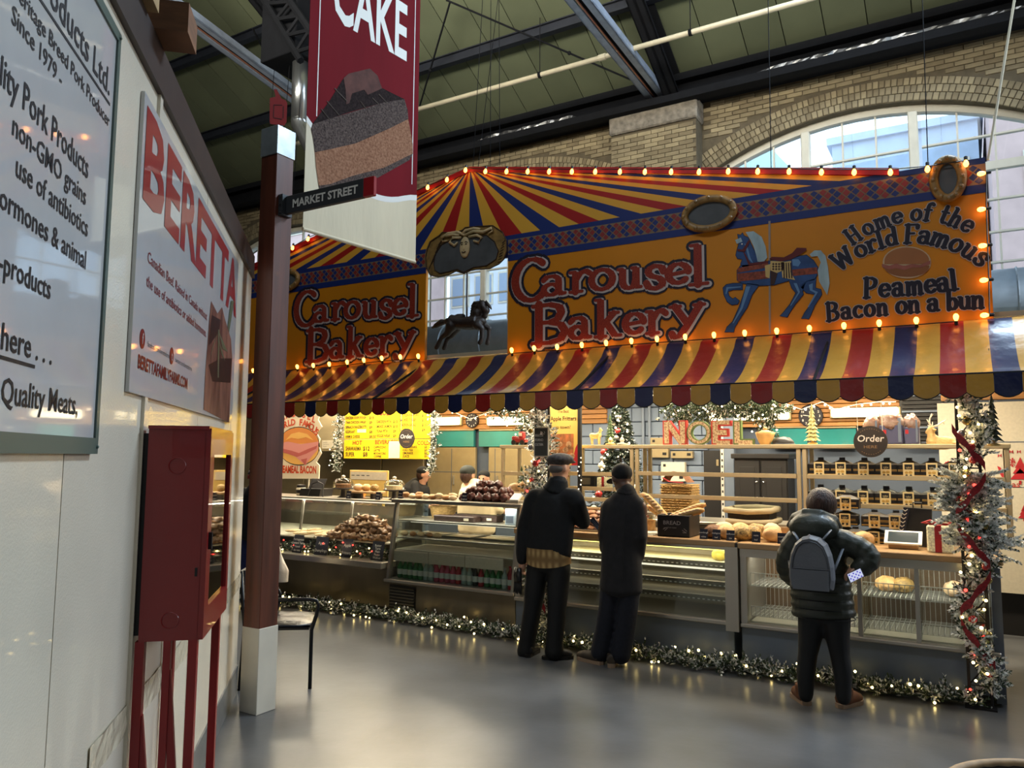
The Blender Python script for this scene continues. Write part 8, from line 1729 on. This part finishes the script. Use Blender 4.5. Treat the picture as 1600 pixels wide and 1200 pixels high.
tower('flocked trellis tower with red ribbon, baubles and lights at the counter end', tx0, tx1, 6.36, 2.17, 1.0, True)
ta = oy(848, 960, 6.40).x; tower('slimmer lit trellis tower half hidden behind the man in the flat cap', ta-.07, ta+.07, 6.38, 2.17, .75, False)
brushtree(V((oy(1553, 700, 6.6).x, 6.6, oy(1553, 697, 6.6).z)), .36, .075, 'dark green zigzag tree ornament hung beside the flocked trellis tower', PINED, 8)
_bt = bpy.data.objects['brush_tree.003']; mb = MB(); p = V(_bt.location)+U3*.35; mb.cyl(p, (p.x, p.y, 2.52), .003, n=4); mb.build('hanging_cord', FWALL, _bt)
# garlands hung inside the bakery
def hung(lab, pts, Y, dens, frost, nb, k='f', r=.05, nl=.035, L=.07):
    P = [oy(x, y, Y) for x, y in pts]; t = thing('hung_garland', lab, 'garland', P[0]); f = MB(); ln = [(b-a).length for a, b in zip(P, P[1:])]; T = sum(ln)
    def at(s):
        for a, b, l in zip(P, P[1:], ln):
            if s <= l: return a+(b-a)*(s/l)
            s -= l
        return P[-1]
    for _ in range(int(T*dens)): sprig(f, at(G.uniform(0, T))+V((G.uniform(-r, r), G.uniform(-r, r), G.uniform(-r, r)))*.6, rnd(-1), L*G.uniform(.7, 1.3), 12, nl, .006, frost)
    f.build('foliage', [PINE, PINEF, TWIG], t, kind='stuff'); b = MB(); b.tube(P, .008, 5); b.build('wire_core', PINED, t)
    for i in range(nb): bulb(t, at(T*(i+.5)/nb)+V((G.uniform(-r, r), -r-.02, G.uniform(-r, r))), k, 1.05)
hung('frosted garland with white lights hanging down the post side of the yellow menu', [(530, 636), (530, 670), (527, 700), (525, 735)], 8.35, 170, .5, 9, r=.07)
hung('frosted garland with white lights hanging down the far side of the yellow menu', [(676, 636), (680, 670), (677, 710), (672, 740)], 8.35, 170, .5, 10, r=.07)
hung('green swag with white lights over the kitchen next to the chalkboard', [(762, 640), (790, 638), (815, 650), (832, 672)], 8.0, 300, .25, 12, r=.14)
hung('white flocked garland behind the chalkboard sign', [(840, 634), (838, 680), (842, 730), (850, 755)], 7.1, 200, .85, 7, r=.09)
hung('full green garland with white lights above the big letters', [(1040, 640), (1070, 645), (1110, 640), (1150, 636), (1195, 640), (1225, 636)], 7.8, 460, .12, 20, r=.15, nl=.04)
hung('end of the green garland trailing down behind the ribbed pot', [(1190, 642), (1198, 660), (1200, 678)], 7.8, 380, .22, 9, r=.12)
hung('lit pine and red berry garland on the ledge of the curved case', [(440, 855), (500, 860), (560, 862), (608, 866)], 6.62, 130, .3, 16, 'w', r=.06); hung('second strand of red lights behind the price cards of the curved case', [(445, 848), (520, 852), (606, 858)], 6.6, 40, .1, 12, 'r', r=.06)
# decorated tree behind the deer
tc = oy(970, 800, 8.25); tc.z = 0; t = thing('christmas_tree', 'dark green christmas tree with lights and baubles behind the deer rack', 'tree', tc); z0, z1 = .95, oy(970, 630, 8.25).z; mb = MB(); mb.cyl(tc, tc+U3*z1, .03, .008, 8); mb.build('trunk', TWIG, t); mb = MB(); mb.lathe([(.2, 0), (.22, .3), (.2, .32), (0, .32)], tc, 16); mb.build('pot', CANED, t); f = MB()
for k in range(560):
    u = G.random()**.8; z = z0+(z1-z0)*u; an = G.uniform(0, 2*PI); r = .36*(1-u)+.06; q = tc+V((0, 0, z)); d = V((math.cos(an), math.sin(an), -.15)); sprig(f, q+d*r*.35, d, r*.65, 14, .055, .008, .08)
f.build('branches', [PINED, PINEF, TWIG], t, kind='stuff')
for k in range(30):
    u = k/30; z = z0+(z1-z0)*u*.95; an = -PI/2+G.uniform(-1.4, 1.4); r = .36*(1-u)+.05; bulb(t, tc+V((r*math.cos(an), r*math.sin(an), z)), 'f', 1.5)
for k in range(16):
    u = (k+.3)/16; z = z0+(z1-z0)*u*.92; an = -PI/2+G.uniform(-1.2, 1.2); r = .38*(1-u)+.05; mb = MB(); mb.ball(tc+V((r*math.cos(an), r*math.sin(an), z)), G.uniform(.03, .045), 12, 8); mb.build('bauble', (BALLS, BALLR, FWALL)[k % 3], t, smooth=True)
# thin light string looped under the valance
for k, (pts, lab) in enumerate((([(700, 640), (735, 655), (775, 640)], 'thin fairy light string looped beside the kitchen clock'), ([(1225, 630), (1252, 640), (1285, 628), (1305, 640), (1340, 632), (1375, 628), (1400, 628)], 'thin fairy light string looped over the larger clock'))):
    P = [oy(x, y, 7.9) for x, y in pts]; t = thing('fairy_string', lab, 'string lights', P[0]); mb = MB(); mb.tube(P, .004, 5); mb.build('cord', FWALL, t)
    for i in range(len(P)-1):
        for u in (.2, .6): bulb(t, P[i]+(P[i+1]-P[i])*u-U3*.015, 'f', 1.2)
